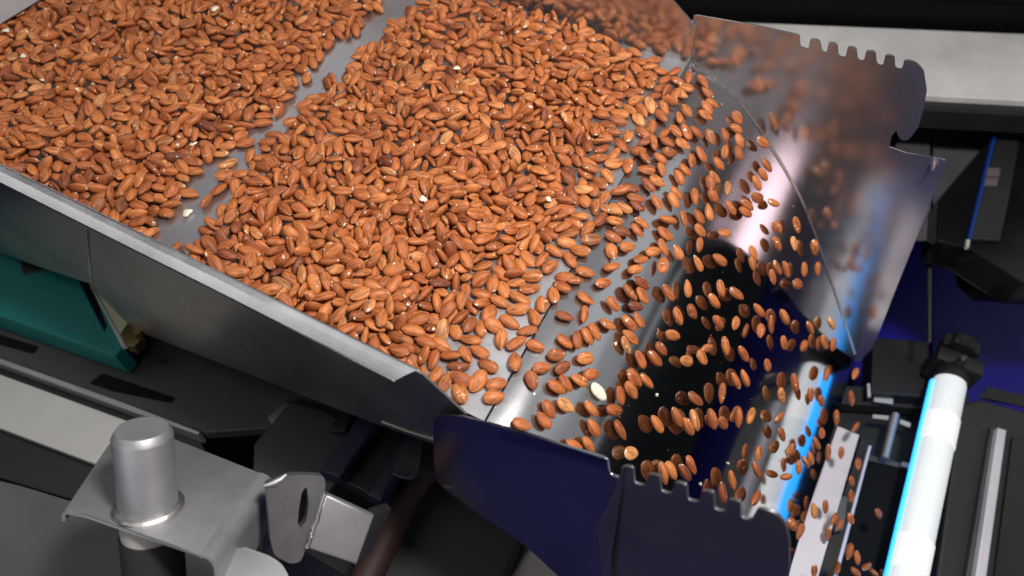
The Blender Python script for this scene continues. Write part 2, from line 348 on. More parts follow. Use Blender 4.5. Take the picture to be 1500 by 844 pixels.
obj('far_side_plate', prism(fp + under, FV * .002, .0004, 1), M['plate'], chute, 'x')
seam = [W(u, VB - .0012, slide_z(u) + .0009) for u in np.linspace(-.14, .203, 60)]
obj('weld_line', tube(seam, .0010, 6, jitter=.15), M['screw'], chute, True)
c0 = on_v(1014, 104, VB - .004)
obj('corner_weld', tube([c0 + FU * .0045 * k + FZ * -.0016 * k * k * .5 for k in (-1.2, -.6, 0, .6, 1.3)], [.002, .0048, .0058, .0048, .002], 10, jitter=.15), M['lip'], chute, True)
def screw(px, py, v, sgn, par, r=.0035, ln=.014):
    c = on_v(px, py, v); ax = FV * sgn
    s = obj('screw', lathe([(0, ln), (r * .5, ln), (r * .55, .004), (r * 1.0, .004), (r * 1.05, .0008), (r * .55, 0), (r * .5, -ln * .5), (0, -ln * .5)], c, ax, 12), M['screw'], par, True); return s
screw(1369, 238, VB - .001, -1, chute)
# near side plates: a plain one and, bolted in front of it, the notched one
VP = VA - .0022
npx = [(636, 622), (640, 609), (649, 605.5), (678, 607.5), (760, 629), (891, 670), (894.5, 692), (907, 697), (960, 715), (960, 900), (880, 900), (850, 868), (821, 844), (786, 811), (751.5, 782), (705, 753), (659, 719), (643, 707), (637, 676)]
nr = [.004, .004, .004, 0, 0, .002, .002, 0, 0, 0, 0, 0, .01, .01, .01, .01, .006, .01, .004]
obj('near_side_plate', prism(rounded([on_v(x, y, VP) for x, y in npx], nr, 4), FV * -.002, .0005, 2), M['outer'], chute, 'x')
VQ = VP - .0026
qpx = [(912, 683), (917, 679.5), (929, 682), (931, 705), (945, 709), (952.6, 691.5), (968, 693.5), (970, 717), (983.5, 720.5), (991, 703), (1007, 707), (1009, 729), (1024, 733), (1031, 715), (1047, 718), (1048, 743), (1063, 747), (1070, 728), (1086, 731), (1087, 755), (1101, 759), (1112, 740), (1134, 746), (1150, 759), (1157.5, 788), (1157.5, 830), (1150, 900), (900, 900), (894.6, 844), (887, 757)]
qr = [.002] * 21 + [.003, .008, .008, .008, 0, 0, 0, 0, .004]
obj('notched_plate', prism(rounded([on_v(x, y, VQ) for x, y in qpx], qr, 4), FV * -.002, .0006, 2), M['notched'], chute, 'x')
# the flange bent outwards on the notched plate's back edge
fa = [on_v(x, y, VQ - .0024) for x, y in ((914, 684), (889, 757), (897, 850))]
obj('bent_flange', prism([fa[0], fa[1], fa[2], fa[2] - FV * .012 - FU * .004, fa[1] - FV * .012 - FU * .004], FU * .002, .0004, 1), M['notched'], chute)
sc_ = on_v(655, 713, VP - .002)
obj('stud', tube([sc_ + FU * -.003 + FZ * -.004, sc_ + FU * .008 + FZ * .008], .0022, 10), M['screw'], chute, True)

# ------------------------------------------------------------------ scanner lamp beyond the slide
U2, Z2 = .362, -.474
lamp = thing('tube_lamp', 'glowing white tube lamp with blue lit edge beyond the slide', 'lamp', W(U2, .5, Z2))
TR = .0245
t0, t1 = W(U2, .842, Z2), W(U2, .20, Z2)
obj('tube', lathe([(0, 0), (TR * .72, 0), (TR * .92, .004), (TR, .014), (TR, .64), (0, .64)], t0, -FV, 48), M['tube'], lamp, True)
for va in (.762, .545):
    obj('bright_band', lathe([(TR + .0003, 0), (TR + .0012, .0002), (TR + .0012, .0498), (TR + .0003, .05)], W(U2, va, Z2), -FV, 48), M['bright_band'], lamp, True)  # two brighter bands round the tube
bd = (FU * -.80 + FZ * .42).normalized()
st = bmesh.new()
rows = []
for v in (.825, .205):
    rows.append([st.verts.new(W(U2, v, Z2) + (FU * -math.cos(a) + FZ * math.sin(a)) * rr) for rr in (TR + .0006, TR + .0042) for a in (R_(-55), R_(-38), R_(-20), R_(-6), R_(8))])
A, B = rows
for i in range(4): st.faces.new((A[i], A[i + 1], B[i + 1], B[i])); st.faces.new((A[5 + i], B[5 + i], B[6 + i], A[6 + i]))
for i in (0, 4): st.faces.new((A[i], B[i], B[5 + i], A[5 + i]))
for Rr in (A, B):
    for i in range(4): st.faces.new((Rr[i], Rr[5 + i], Rr[6 + i], Rr[i + 1]))
obj('blue_light_strip', st, M['blue'], lamp, True)
obj('end_cap', lathe([(.0, .052), (.009, .052), (.010, .036), (.0155, .034), (.019, .022), (.024, .014), (TR * 1.09, .0), (TR * 1.09, -.007), (TR * .98, -.009)], t0, FV, 32), M['black'], lamp, True)
ck = W(U2 + .002, .895, Z2 + .002)
bmk = bmesh.new()
gear = []
for k in range(32):
    rr = .030 if (k // 2) % 2 else .0245; t = 2 * math.pi * k / 32; gear.append(ck + FU * rr * math.cos(t) + FZ * rr * math.sin(t))
obj('clamp_knob', prism(gear, FV * .022, .0015, 2), M['black'], lamp, True)
obj('clamp_block', box(W(U2 + .004, .872, Z2 - .012), FU * .036, FV * .014, FZ * .03, .004), M['black'], lamp, True)
obj('clamp_screw', lathe([(0, .012), (.004, .012), (.006, .010), (.007, 0), (.007, -.01)], W(U2, .862, Z2 + .028), FZ, 16), M['blast_dark'], lamp, True)

# ------------------------------------------------------------------ things beyond the slide, right side of the picture
# long pale aluminium beam
bpx = [(1000, 29), (1700, 58), (1700, 158), (1000, 121)]
beam = thing('machine_beam', 'pale mottled aluminium beam running behind the notched side plate', 'beam', on_z(1400, 90, -.25))
obj('beam_body', slab(bpx, -.25, .05, .0015), M['beam'], beam)
obj('beam_lip', slab([(1000, 122), (1700, 159), (1700, 180), (1000, 142)], -.262, .04, .001), M['black'], beam)
cab = thing('machine_cabinet', 'tall black cabinet rising in the dark behind the pale beam', 'cabinet', (.8, 1.45, -1.0))
f0, f1 = on_z(700, 6, -.24) + Vector((0, .012, 0)), on_z(1800, 51, -.24) + Vector((0, .012, 0))
for o_ in (0,):
    up = FZ * .36
    f0.z = -1.04; f1.z = -1.04
    obj('cabinet_body', prism([f0, f1, f1 + Vector((0, .5, 0)), f0 + Vector((0, .5, 0))], FZ * 1.28, .004), M['void'], cab)
    dd = (f1 - f0).normalized(); nn = Vector((dd.y, -dd.x, 0))
    for k in range(2):
        s0 = f0 + dd * (.05 + k * .52) + nn * .001 + FZ * .85
        obj('door', prism([s0, s0 + dd * .5, s0 + dd * .5 + FZ * .40, s0 + FZ * .40], nn * .012, .002), M['void'], cab)

side = thing('side_cover', 'dark grey sheet cover under the pale beam beside the hooked plate', 'cover', on_z(1420, 200, -.40))
obj('cover_sheet', slab([(1330, 158), (1362, 160), (1364, 352), (1310, 352), (1300, 250)], -.385, .004), M['panel'], side)
obj('cover_panel', slab([(1367, 166), (1600, 176), (1600, 330), (1367, 330)], -.40, .004), M['panel'], side)
obj('cover_post', slab([(1360, 270), (1366, 270), (1365, 500), (1360, 500)], -.42, .008), M['blast_dark'], side)

house = thing('sensor_housing', 'black slanted sensor housing with blue edge strip in front of the navy floor', 'sensor housing', on_z(1440, 290, -.36))
obj('housing_body', slab([(1375, 292), (1455, 199), (1620, 206), (1620, 420), (1500, 415), (1418, 362), (1372, 352)], -.345, .06, .003), M['gloss_black'], house)
obj('front_face', slab([(1461, 201), (1494, 202), (1478, 290), (1465, 352), (1422, 350)], -.338, .006, .001), M['box'], house)
obj('blue_edge', slab([(1455, 200), (1460, 200), (1423, 349), (1419, 347)], -.337, .008, .0008), M['bluedim'], house)
for (x, y) in ((1452, 252), (1449, 266)): obj('printed_tag', slab([(x - 5, y - 6), (x + 14, y - 6), (x + 12, y + 6), (x - 7, y + 6)], -.3355, .002, .0003), M['tag'], house)
obj('white_cap', slab([(1416, 350), (1422, 351), (1420, 362), (1415, 361)], -.334, .008, .001), M['strip'], house)
obj('housing_foot', slab([(1410, 378), (1460, 372), (1500, 385), (1500, 432), (1440, 428), (1412, 405)], -.42, .03, .004), M['gloss_black'], house)

bp = thing('blue_panel', 'deep blue panel floor area behind the tube lamp clamp', 'panel', on_z(1420, 470, -.80))
bp['label'] = 'deep blue sheet panel lying behind the tube lamp clamp and black covers'
obj('panel_sheet', slab([(1366, 280), (1700, 280), (1700, 640), (1366, 600)], -.80, .006, .001), M['blue_panel'], bp)
obj('panel_sheet', slab([(1250, 340), (1361, 346), (1361, 600), (1250, 600)], -.80, .006, .001), M['blue_panel'], bp)
blk = thing('motor_cover', 'black square cover between the slide end and the navy floor', 'cover', on_z(1320, 540, -.55))
obj('cover_body', slab([(1279, 494), (1361, 500), (1360, 582), (1276, 576)], -.53, .05, .002), M['black'], blk)

fr_ = thing('support_stand', 'black support stand behind the tube lamp with small pale plates', 'stand', on_z(1330, 610, -.56))
obj('cross_bar', slab([(1215, 563), (1300, 570), (1312, 572), (1420, 578), (1420, 602), (1215, 590)], -.56, .03, .002), M['box'], fr_)
obj('back_panel', slab([(1215, 592), (1420, 604), (1420, 700), (1215, 690)], -.60, .01, .002), M['black'], fr_)
for pp in ([(1281, 575), (1309, 577), (1308, 592), (1280, 588)], [(1279, 607), (1303, 609), (1301, 615), (1278, 612)], [(1319, 614), (1335, 620), (1333, 626), (1318, 620)], [(1322, 676), (1337, 680), (1336, 687), (1320, 682)]):
    obj('pale_plate', slab(pp, -.545, .003, .0005), M['strip'], fr_)
a, b_ = on_z(1312, 607, -.53), on_z(1296, 672, -.53)
obj('rod', tube([a, b_], .0062, 14), M['blast'], fr_, True)
a, b_ = on_z(1272, 563, -.53), on_z(1273, 582, -.53)
obj('pin', tube([a, b_], .0028, 10), M['alu'], fr_, True)
obj('front_edge', slab([(1266, 664), (1340, 683), (1340, 690), (1264, 672)], -.55, .01, .001), M['blast_dark'], fr_)

rc = thing('right_scanner_box', 'black scanner box right of the tube lamp with grey rail on top', 'scanner box', on_z(1440, 720, -.50))
rc.name = 'scanner_box'
obj('box_body', slab([(1408, 592), (1436, 585), (1640, 640), (1620, 1000), (1350, 1000)], -.50, .10, .004), M['box'], rc)
obj('upper_plate', slab([(1445, 566), (1640, 610), (1640, 628), (1440, 582)], -.505, .004, .001), M['black'], rc)
obj('pale_sill', slab([(1437, 577), (1640, 598), (1640, 620), (1437, 584)], -.53, .004, .001), M['pale'], rc)
obj('grey_rail', slab([(1462, 626), (1475, 630), (1430, 960), (1412, 960)], -.475, .02, .002), M['alu'], rc)
obj('rail_foot', slab([(1452, 624), (1462, 626), (1410, 960), (1396, 960)], -.488, .01, .001), M['blast_dark'], rc)
obj('dark_recess', slab([(1483, 640), (1640, 672), (1620, 1000), (1436, 1000)], -.495, .005, .001), M['gloss_black'], rc)

gb = obj('guide_bar', slab([(1227, 624), (1259, 637), (1183, 900), (1130, 900)], -.470, .006, .001), M['alu'])
meta(gb, 'pale brushed metal bar just past the lower end of the slide', 'guide bar')
gl = thing('glass_cover', 'dark glass cover with thin bright edge between bar and tube lamp', 'glass cover', on_z(1280, 760, -.55))
obj('glass_pane', slab([(1262, 668), (1345, 690), (1300, 930), (1190, 930)], -.555, .006, .001), M['void'], gl)
obj('bright_edge', slab([(1273, 652), (1277, 653), (1205, 930), (1198, 930)], -.535, .01, .0008), M['alu'], gl)
obj('bracket', slab([(1228, 726), (1242, 728), (1236, 775), (1222, 780)], -.52, .004, .0008), M['deck2'], gl)
obj('side_channel', slab([(1262, 640), (1274, 652), (1200, 930), (1172, 930)], -.545, .008, .001), M['black'], gl)

# ------------------------------------------------------------------ machine bed below the near wall
deck = thing('machine_bed', 'dark grey slotted machine bed under the near wall of the pan', 'machine bed', on_z(200, 560, -.33))
obj('bed_plate', slab([(-200, 400), (250, 470), (700, 640), (640, 700), (430, 600), (392, 628), (300, 634), (180, 592), (-200, 455)], -.34, .02, .002, 0), M['deck'], deck)
for pp in ([(131, 561), (150, 547), (257, 583), (250, 590), (165, 573)], [(-40, 478), (57, 508), (48, 518), (-40, 494)]):
    obj('slot', slab(pp, -.3385, .003, .0006, 2), M['void'], deck)  # flat black slabs stand in for the shade inside the slots
c = on_z(239, 532, -.3385); obj('hole', lathe([(0, .001), (.005, .001), (.0055, 0), (0, 0)], c, FZ, 16), M['rubber'], deck, True)  # black disc stands in for the shade inside the hole
obj('dark_backing', slab([(-300, 420), (740, 600), (640, 868), (-300, 868)], -.55, .02, .002), M['black'], deck)  # dark sheet added to fill the gaps below the bed with black
obj('bed_edge', slab([(-200, 453), (180, 590), (292, 632), (290, 637), (178, 597), (-200, 460)], -.336, .03, .001), M['blast'], deck)
obj('bed_groove', slab([(-200, 461), (178, 598), (290, 638), (300, 660), (180, 640), (-200, 490)], -.365, .01, .001), M['black'], deck)
obj('grey_strip', slab([(-200, 478), (0, 549), (187, 617), (143, 681), (0, 627), (-200, 556)], -.35, .012, .001), M['strip'], deck)
obj('lower_step', slab([(-200, 557), (0, 628), (143, 682), (330, 752), (330, 800), (-200, 640)], -.37, .02, .001), M['black'], deck)
obj('lower_deck', slab([(-200, 655), (30, 712), (220, 770), (420, 840), (420, 1000), (-200, 1000)], -.36, .02, .003), M['deck2'], deck)
obj('clear_film', slab([(392, 612), (415, 590), (436, 594), (428, 606), (400, 626)], -.332, .001, .0002), M['wall'], deck)
obj('right_deck', slab([(425, 588), (470, 600), (545, 640), (480, 720), (370, 700), (372, 650)], -.33, .012, .002), M['deck'], deck)

teal = thing('teal_drive_block', 'teal painted drive block under the near wall at the far left', 'drive block', on_z(80, 450, -.30))
tp = [(-120, 330), (0, 352), (128, 402), (180, 508), (168, 522), (0, 463), (-120, 420)]
obj('block_body', slab(tp, -.285, .05, .003), M['teal'], teal)
obj('chamfer', slab([(107, 396), (128, 404), (156, 478), (152, 486)], -.2835, .004, .001), M['gloss_black'], teal)
obj('notch_plate', slab([(27, 378), (76, 392), (34, 402)], -.282, .01, .001), M['black'], teal)
spring = thing('cream_spring_plate', 'cream leaf spring plate with brown clamp fixing beside the teal block', 'spring plate', on_z(165, 470, -.28))
obj('leaf', slab([(131, 418), (140, 420), (200, 480), (182, 508), (178, 507)], -.281, .006, .001), M['cream'], spring)
obj('leaf_edge', slab([(131, 417), (134, 418), (184, 506), (178, 508)], -.2795, .008, .0006), M['strip'], spring)
obj('clamp', slab([(176, 488), (186, 473), (205, 483), (208, 495), (196, 508), (184, 506)], -.275, .02, .002), M['brass'], spring)
c = on_z(203, 489, -.27); obj('bolt', lathe([(0, .006), (.006, .006), (.007, 0), (.007, -.01)], c, FZ, 6), M['brass'], spring)

# struts and the dark things between bed and chute
for nm, pp, zz, mt, lab in (
    ('diagonal_strut', [(528, 605), (555, 617), (497, 700), (468, 690)], -.30, 'navy_strut', 'dark navy strut nearest the square tube below the pan'),
    ('diagonal_strut', [(560, 622), (598, 636), (540, 724), (502, 705)], -.33, 'black', 'black strut between the navy strut and the red brown hose'),
    ('diagonal_strut', [(594, 634), (612, 642), (556, 735), (536, 724)], -.31, 'navy_strut', 'narrow navy strut left of the bent dark bracket')):
    o = obj(nm, slab(pp, zz, .03, .003), M[mt]); meta(o, lab, 'strut', 'struts below the pan')
o = obj('stop_block', slab([(482, 632), (498, 602), (515, 608), (506, 632)], -.315, .01, .002), M['black']); meta(o, 'small black stop block on the grey bed under the wall edge', 'stop block')
br = thing('bent_bracket', 'dark rounded bracket hanging under the pan by the blue side plate', 'bracket', on_z(600, 680, -.30))
obj('bracket_plate', slab([(592, 650), (618, 640), (616, 690), (604, 702), (580, 698), (576, 690)], -.295, .006, .0012, 4), M['deck'], br)
obj('bracket_edge', tube(rounded([on_z(x, y, -.29) for x, y in ((576, 694), (598, 702), (612, 692), (620, 640))], [0, .01, .01, 0], 5), .0016, 8), M['blast_dark'], br, True)
hp = [on_z(x, y, z) for x, y, z in ((655, 640, -.36), (625, 680, -.37), (590, 735, -.38), (560, 800, -.39), (520, 880, -.40))]
hb = []
for i in range(len(hp) - 1):
    for k in range(5): hb.append(hp[i].lerp(hp[i + 1], k / 5))
o = obj('hose', tube(hb, .021, 18), M['hose'], None, True); meta(o, 'dull red brown hose passing behind the square tube', 'hose')
lp = thing('lower_panel', 'dark grey lower panel with black edge trim behind the blue side plate', 'panel', on_z(680, 780, -.45))
obj('panel_sheet', slab([(640, 660), (800, 760), (745, 844), (738, 862), (520, 862), (560, 800)], -.43, .01, .002), M['deck'], lp)
obj('edge_trim', slab([(757, 795), (765, 798), (738, 862), (726, 862)], -.42, .02, .001), M['rubber'], lp)
o = obj('pale_base', slab([(766, 796), (880, 850), (880, 866), (738, 866), (742, 850)], -.44, .01, .002), M['pale']); meta(o, 'pale base plate showing under the curved edge of the blue side plate', 'base plate')

# ------------------------------------------------------------------ clamp post with welded cap, in front
post = thing('clamp_post', 'thick grey steel post with chamfered cap welded through a bent bracket', 'clamp post', at_depth(218, 745, .64))
B0 = at_depth(218, 745, .64)
tocam = (CC - B0).normalized()
upv = (at_depth(209, 645, .64) - B0); upv = (upv - tocam * upv.dot(tocam)).normalized()
AX = (tocam * .56 + upv * .83).normalized()
PR = .0238
def plane_pt(px, py, off=0.0): return hit(px, py, B0 + AX * off, AX)
obj('post_cap', lathe([(PR, -.004), (PR, .0715), (PR * .99, .0722), (PR * .86, .0780), (PR * .84, .0785), (0, .0785)], B0, AX, 56), M['blast'], post, True)
wb = []
x_, y_, a_ = frame_from(AX)
for k in range(61):
    t = 2 * math.pi * k / 60; wb.append(B0 + AX * .0022 + (x_ * math.cos(t) + y_ * math.sin(t)) * (PR + .0014))
obj('weld_ring', tube(wb, .0036, 8, jitter=.10, caps=False), M['weld'], post, True)
plate_px = [(97, 752), (158, 662), (175, 640), (251, 641), (358, 685), (389, 697), (302, 812), (286, 808), (257, 800), (119, 752)]
pl = [plane_pt(x, y) for x, y in ((99, 750), (165, 650), (251, 641), (380, 692), (292, 812), (257, 799), (125, 752))]
obj('bracket_plate', prism(pl, AX * -.0035, .0009, 2), M['blast'], post, True)
# bent-down right flange: rounded bend then a drop along the post axis
e0, e1 = plane_pt(380, 692), plane_pt(292, 812)
outd = (e1 - e0).normalized().cross(AX).normalized()
if outd.dot(CX) < 0: outd = -outd
bmb = bmesh.new(); rows = []
rb = .015
profile = [(0, 0)] + [(rb * math.sin(t), -rb * (1 - math.cos(t))) for t in (R_(15 * k) for k in range(1, 7))] + [(rb, -.050)]
inner = [(max(0, a - .0035 * (a / rb)), b - .0035 * (1 - a / rb)) for a, b in profile]
for E in (e0, e1):
    rows.append([bmb.verts.new(E + outd * a + AX * b) for a, b in profile + inner[::-1]])
n_ = len(rows[0])
for i in range(n_): bmb.faces.new((rows[0][i], rows[0][(i + 1) % n_], rows[1][(i + 1) % n_], rows[1][i]))
bmb.faces.new(rows[0]); bmb.faces.new(rows[1][::-1])
obj('bent_flange', bmb, M['blast'], post, True)
e0, e1 = plane_pt(165, 650), plane_pt(99, 750)
outd = -outd
bmb = bmesh.new(); rows = []
profile = [(0, 0)] + [(.006 * math.sin(t), -.006 * (1 - math.cos(t))) for t in (R_(15 * k) for k in range(1, 7))] + [(.006, -.010)]
inner = [(max(0, a - .0032 * (a / .006)), b - .0032 * (1 - a / .006)) for a, b in profile]
for E in (e0, e1): rows.append([bmb.verts.new(E + outd * a + AX * b) for a, b in profile + inner[::-1]])
n_ = len(rows[0])
for i in range(n_): bmb.faces.new((rows[0][i], rows[0][(i + 1) % n_], rows[1][(i + 1) % n_], rows[1][i]))
bmb.faces.new(rows[0]); bmb.faces.new(rows[1][::-1])
obj('curled_lip', bmb, M['blast'], post, True)
obj('lower_collar', lathe([(PR * 1.0, -.004), (PR * 1.02, -.024), (PR * .9, -.026)], B0, AX, 40), M['pale'], post, True)
obj('rubber_sleeve', lathe([(PR * 1.05, -.0235), (PR * 1.08, -.025), (PR * 1.10, -.16), (0, -.16)], B0, AX, 40), M['rubber'], post, True)

lug = thing('lug_bracket', 'curved grey steel lug with a slot, welded to a square tube end', 'lug bracket', at_depth(440, 750, .66))
P0 = at_depth(440, 750, .66); nl = ((CC - P0).normalized() * .8 + FU * .45 + FV * -.2).normalized()
def lp_(px, py, off=0.0): return hit(px, py, P0 + nl * off, nl)
lpx = [(390, 708), (408, 704), (420, 697), (436, 695.5), (474, 697), (477, 708), (475, 728), (449, 802), (440, 824), (425, 826), (402, 814), (396, 790)]
lo_ = rounded([lp_(x, y) for x, y in lpx], .004, 4)
# plate with a real slot: ring of quads between outline and slot
slotc = [(450, 714), (452, 738), (449, 762), (441, 774), (436, 770), (438, 744), (442, 722), (446, 715)]
sl_ = rounded([lp_(x, y) for x, y in slotc], .003, 3)
def ring(outer, inner, vec, bm=None):
    bm = bm or bmesh.new(); vec = Vector(vec); cc = sum(inner, Vector()) / len(inner)
    ex = (outer[0] - cc).normalized(); ey = vec.normalized().cross(ex)
    ang = lambda p: math.atan2((p - cc).dot(ey), (p - cc).dot(ex)) % (2 * math.pi)
    def sample(poly, t):
        d = ex * math.cos(t) + ey * math.sin(t); best = None
        for i in range(len(poly)):
            a, b = poly[i] - cc, poly[(i + 1) % len(poly)] - cc
            ax_, ay_, bx_, by_ = a.dot(ex), a.dot(ey), b.dot(ex), b.dot(ey); dx, dy = math.cos(t), math.sin(t)
            den = dx * (by_ - ay_) - dy * (bx_ - ax_)
            if abs(den) < 1e-12: continue
            s = (ax_ * (by_ - ay_) - ay_ * (bx_ - ax_)) / den; q = (ax_ * dy - ay_ * dx) / den
            if s > 0 and -1e-6 <= q <= 1 + 1e-6: best = s if best is None else max(best, s)
        return cc + d * (best or .001)
    ts = sorted(set([round(ang(p), 5) for p in outer + inner]))
    O = [sample(outer, t) for t in ts]; I = [sample(inner, t) for t in ts]; n = len(ts)
    L4 = [[bm.verts.new(p) for p in O], [bm.verts.new(p) for p in I], [bm.verts.new(p + vec) for p in I], [bm.verts.new(p + vec) for p in O]]
    for a in range(4):
        A, B = L4[a], L4[(a + 1) % 4]
        for i in range(n): bm.faces.new((A[i], A[(i + 1) % n], B[(i + 1) % n], B[i]))
    return bm
obj('slotted_plate', ring(lo_, sl_, nl * -.009), M['blast_shaded'], lug, True)
cpx = [lp_(x, y, .001) for x, y in ((386, 712), (400, 708), (412, 702), (420, 695))]
obj('rolled_edge', tube(cpx, [.0012, .0028, .0028, .0012], 12), M['blast'], lug, True)
sq = [lp_(x, y, .0012) for x, y in ((477, 723), (549, 756), (523, 829), (450, 804))]
dr = (CX * .20 + CY * .10).normalized()
obj('square_tube', prism(sq, nl * -.012 + CX * .0 , .003, 3), M['blast'], lug, True)
sd = [lp_(x, y, -.002) for x, y in ((482, 724), (548, 753), (574, 746), (556, 800), (524, 828))]
obj('tube_side', prism([sq[1] - nl * .003, sq[2] - nl * .003, lp_(545, 808, -.03), lp_(574, 746, -.03)], nl * -.02, .002, 2), M['blast_dark'], lug, True)
a, b_ = lp_(476, 723, .002), lp_(450, 803, .002)
obj('weld_seam', tube([a.lerp(b_, i / 22) + CX * rng.uniform(-.0007, .0007) for i in range(23)], .0022, 8, jitter=.14), M['weld'], lug, True)
fk = thing('pivot_block', 'rounded grey steel block at the bottom edge below the bent bracket', 'pivot block', at_depth(380, 840, .62))
P1 = at_depth(380, 830, .62); n1 = ((CC - P1).normalized() * .8 + upv * .5).normalized()
pp = rounded([hit(x, y, P1, n1) for x, y in ((338, 806), (352, 799), (408, 819), (425, 845), (425, 960), (250, 960))], [.004, .004, .014, .01, 0, 0], 5)
obj('block_body', prism(pp, n1 * -.02, .002, 3), M['blast'], fk, True)
o = obj('fixing_bar', slab([(385, 770), (400, 760), (450, 815), (520, 850), (520, 900), (380, 900)], -.20, .03, .003), M['navy_strut']); meta(o, 'dark bar in the shadow under the slotted lug', 'bar')

# ------------------------------------------------------------------ almonds
AL, AW, AT = .0218, .0126, .0078
def almond_verts(ns, nr, seed, lump=.05, halfcut=False):
    rr = random.Random(seed); ph = [rr.uniform(0, 6.28) for _ in range(6)]; bend = rr.uniform(-.04, .04); wid = rr.uniform(.38, .50); pt = rr.uniform(.50, .74); fw = rr.uniform(.90, 1.12); ft = rr.uniform(.84, 1.12); sk = rr.uniform(-.10, .10)
    V, UV, Fc = [], [], []
    rings = []
    for i in range(ns + 1):
        t = .5 - .5 * math.cos(math.pi * i / ns)
        if t < wid: q = (wid - t) / wid; r = math.sqrt(max(0, 1 - q ** 2.3)); 
        else: q = (t - wid) / (1 - wid); r = (1 - q ** 2.05) ** pt
        row = []
        for k in range(nr):
            a = 2 * math.pi * k / nr
            l = 1 + lump * (math.sin(2 * a + ph[0] + 4 * t) * .5 + math.sin(3 * a + ph[1] + 7 * t) * .35 + math.sin(a + ph[2] + 9 * t) * .35)
            y = math.cos(a); z = math.sin(a); z = math.copysign(abs(z) ** 1.12, z)
            row.append(((t - .5) * AL, r * l * AW * fw / 2 * y + bend * AL * math.sin(math.pi * t) * .5, r * l * AT * ft / 2 * z * (1 + sk * y)))
        rings.append(row)
    return rings
def almond_arrays(ns, nr, seed):
    R = almond_verts(ns, nr, seed); V = []; UV = []; F = []; FUV = []
    V.append(tuple(np.mean(R[0], axis=0)))
    for i in range(1, ns): V += R[i]
    V.append(tuple(np.mean(R[-1], axis=0)))
    t = [.5 - .5 * math.cos(math.pi * i / ns) for i in range(ns + 1)]
    idx = lambda i, k: 1 + (i - 1) * nr + k % nr
    for k in range(nr):
        F.append((0, idx(1, k + 1), idx(1, k))); FUV += [((k + .5) / nr, 0), ((k + 1) / nr, t[1]), (k / nr, t[1])]
    for i in range(1, ns - 1):
        for k in range(nr):
            F.append((idx(i, k), idx(i, k + 1), idx(i + 1, k + 1), idx(i + 1, k)))
            FUV += [(k / nr, t[i]), ((k + 1) / nr, t[i]), ((k + 1) / nr, t[i + 1]), (k / nr, t[i + 1])]
    for k in range(nr):
        F.append((len(V) - 1, idx(ns - 1, k), idx(ns - 1, k + 1))); FUV += [((k + .5) / nr, 1), (k / nr, t[ns - 1]), ((k + 1) / nr, t[ns - 1])]
    return np.array(V), F, np.array(FUV)
def make_mesh(name, V, F, FUV, rnd, mt):
    me = bpy.data.meshes.new(name); me.from_pydata([tuple(v) for v in V], [], F)
    uvl = me.uv_layers.new(name='UVMap'); uvl.data.foreach_set('uv', np.asarray(FUV, dtype=np.float32).ravel())
    at = me.attributes.new('rnd', 'FLOAT', 'POINT'); at.data.foreach_set('value', np.asarray(rnd, dtype=np.float32))
    me.polygons.foreach_set('use_smooth', [True] * len(me.polygons)); me.materials.append(mt); me.update(); return me
PROTO = [almond_arrays(14, 16, s) for s in range(14)]
PMESH = [make_mesh('almond', V, F, U, [.0] * len(V), M['almond']) for V, F, U in PROTO]
LOW = [almond_arrays(10, 12, s) for s in range(14)]
BASIS = Matrix((FU, FV, FZ)).transposed()

def place(mesh, loc, Rm, scl, name='almond'):
    o = bpy.data.objects.new(name, mesh); COL.objects.link(o)
    o.matrix_world = Matrix.Translation(loc) @ (Rm.to_4x4()) @ Matrix.Diagonal((*scl, 1)); return o
def tone_word(t):
    if t < .04 or .43 < t < .49 or .835 < t < .88 or .957 < t < .985: return 'dark brown'
    if .925 < t < .957: return 'pale tan'
    if .07 < t < .15 or .29 < t < .39 or .75 < t < .81 or .885 < t < .91: return 'orange brown'
    return 'reddish brown' if .18 < t < .26 or .65 < t < .71 else 'mid brown'
tr = random.Random(77)
n_pile = 2376
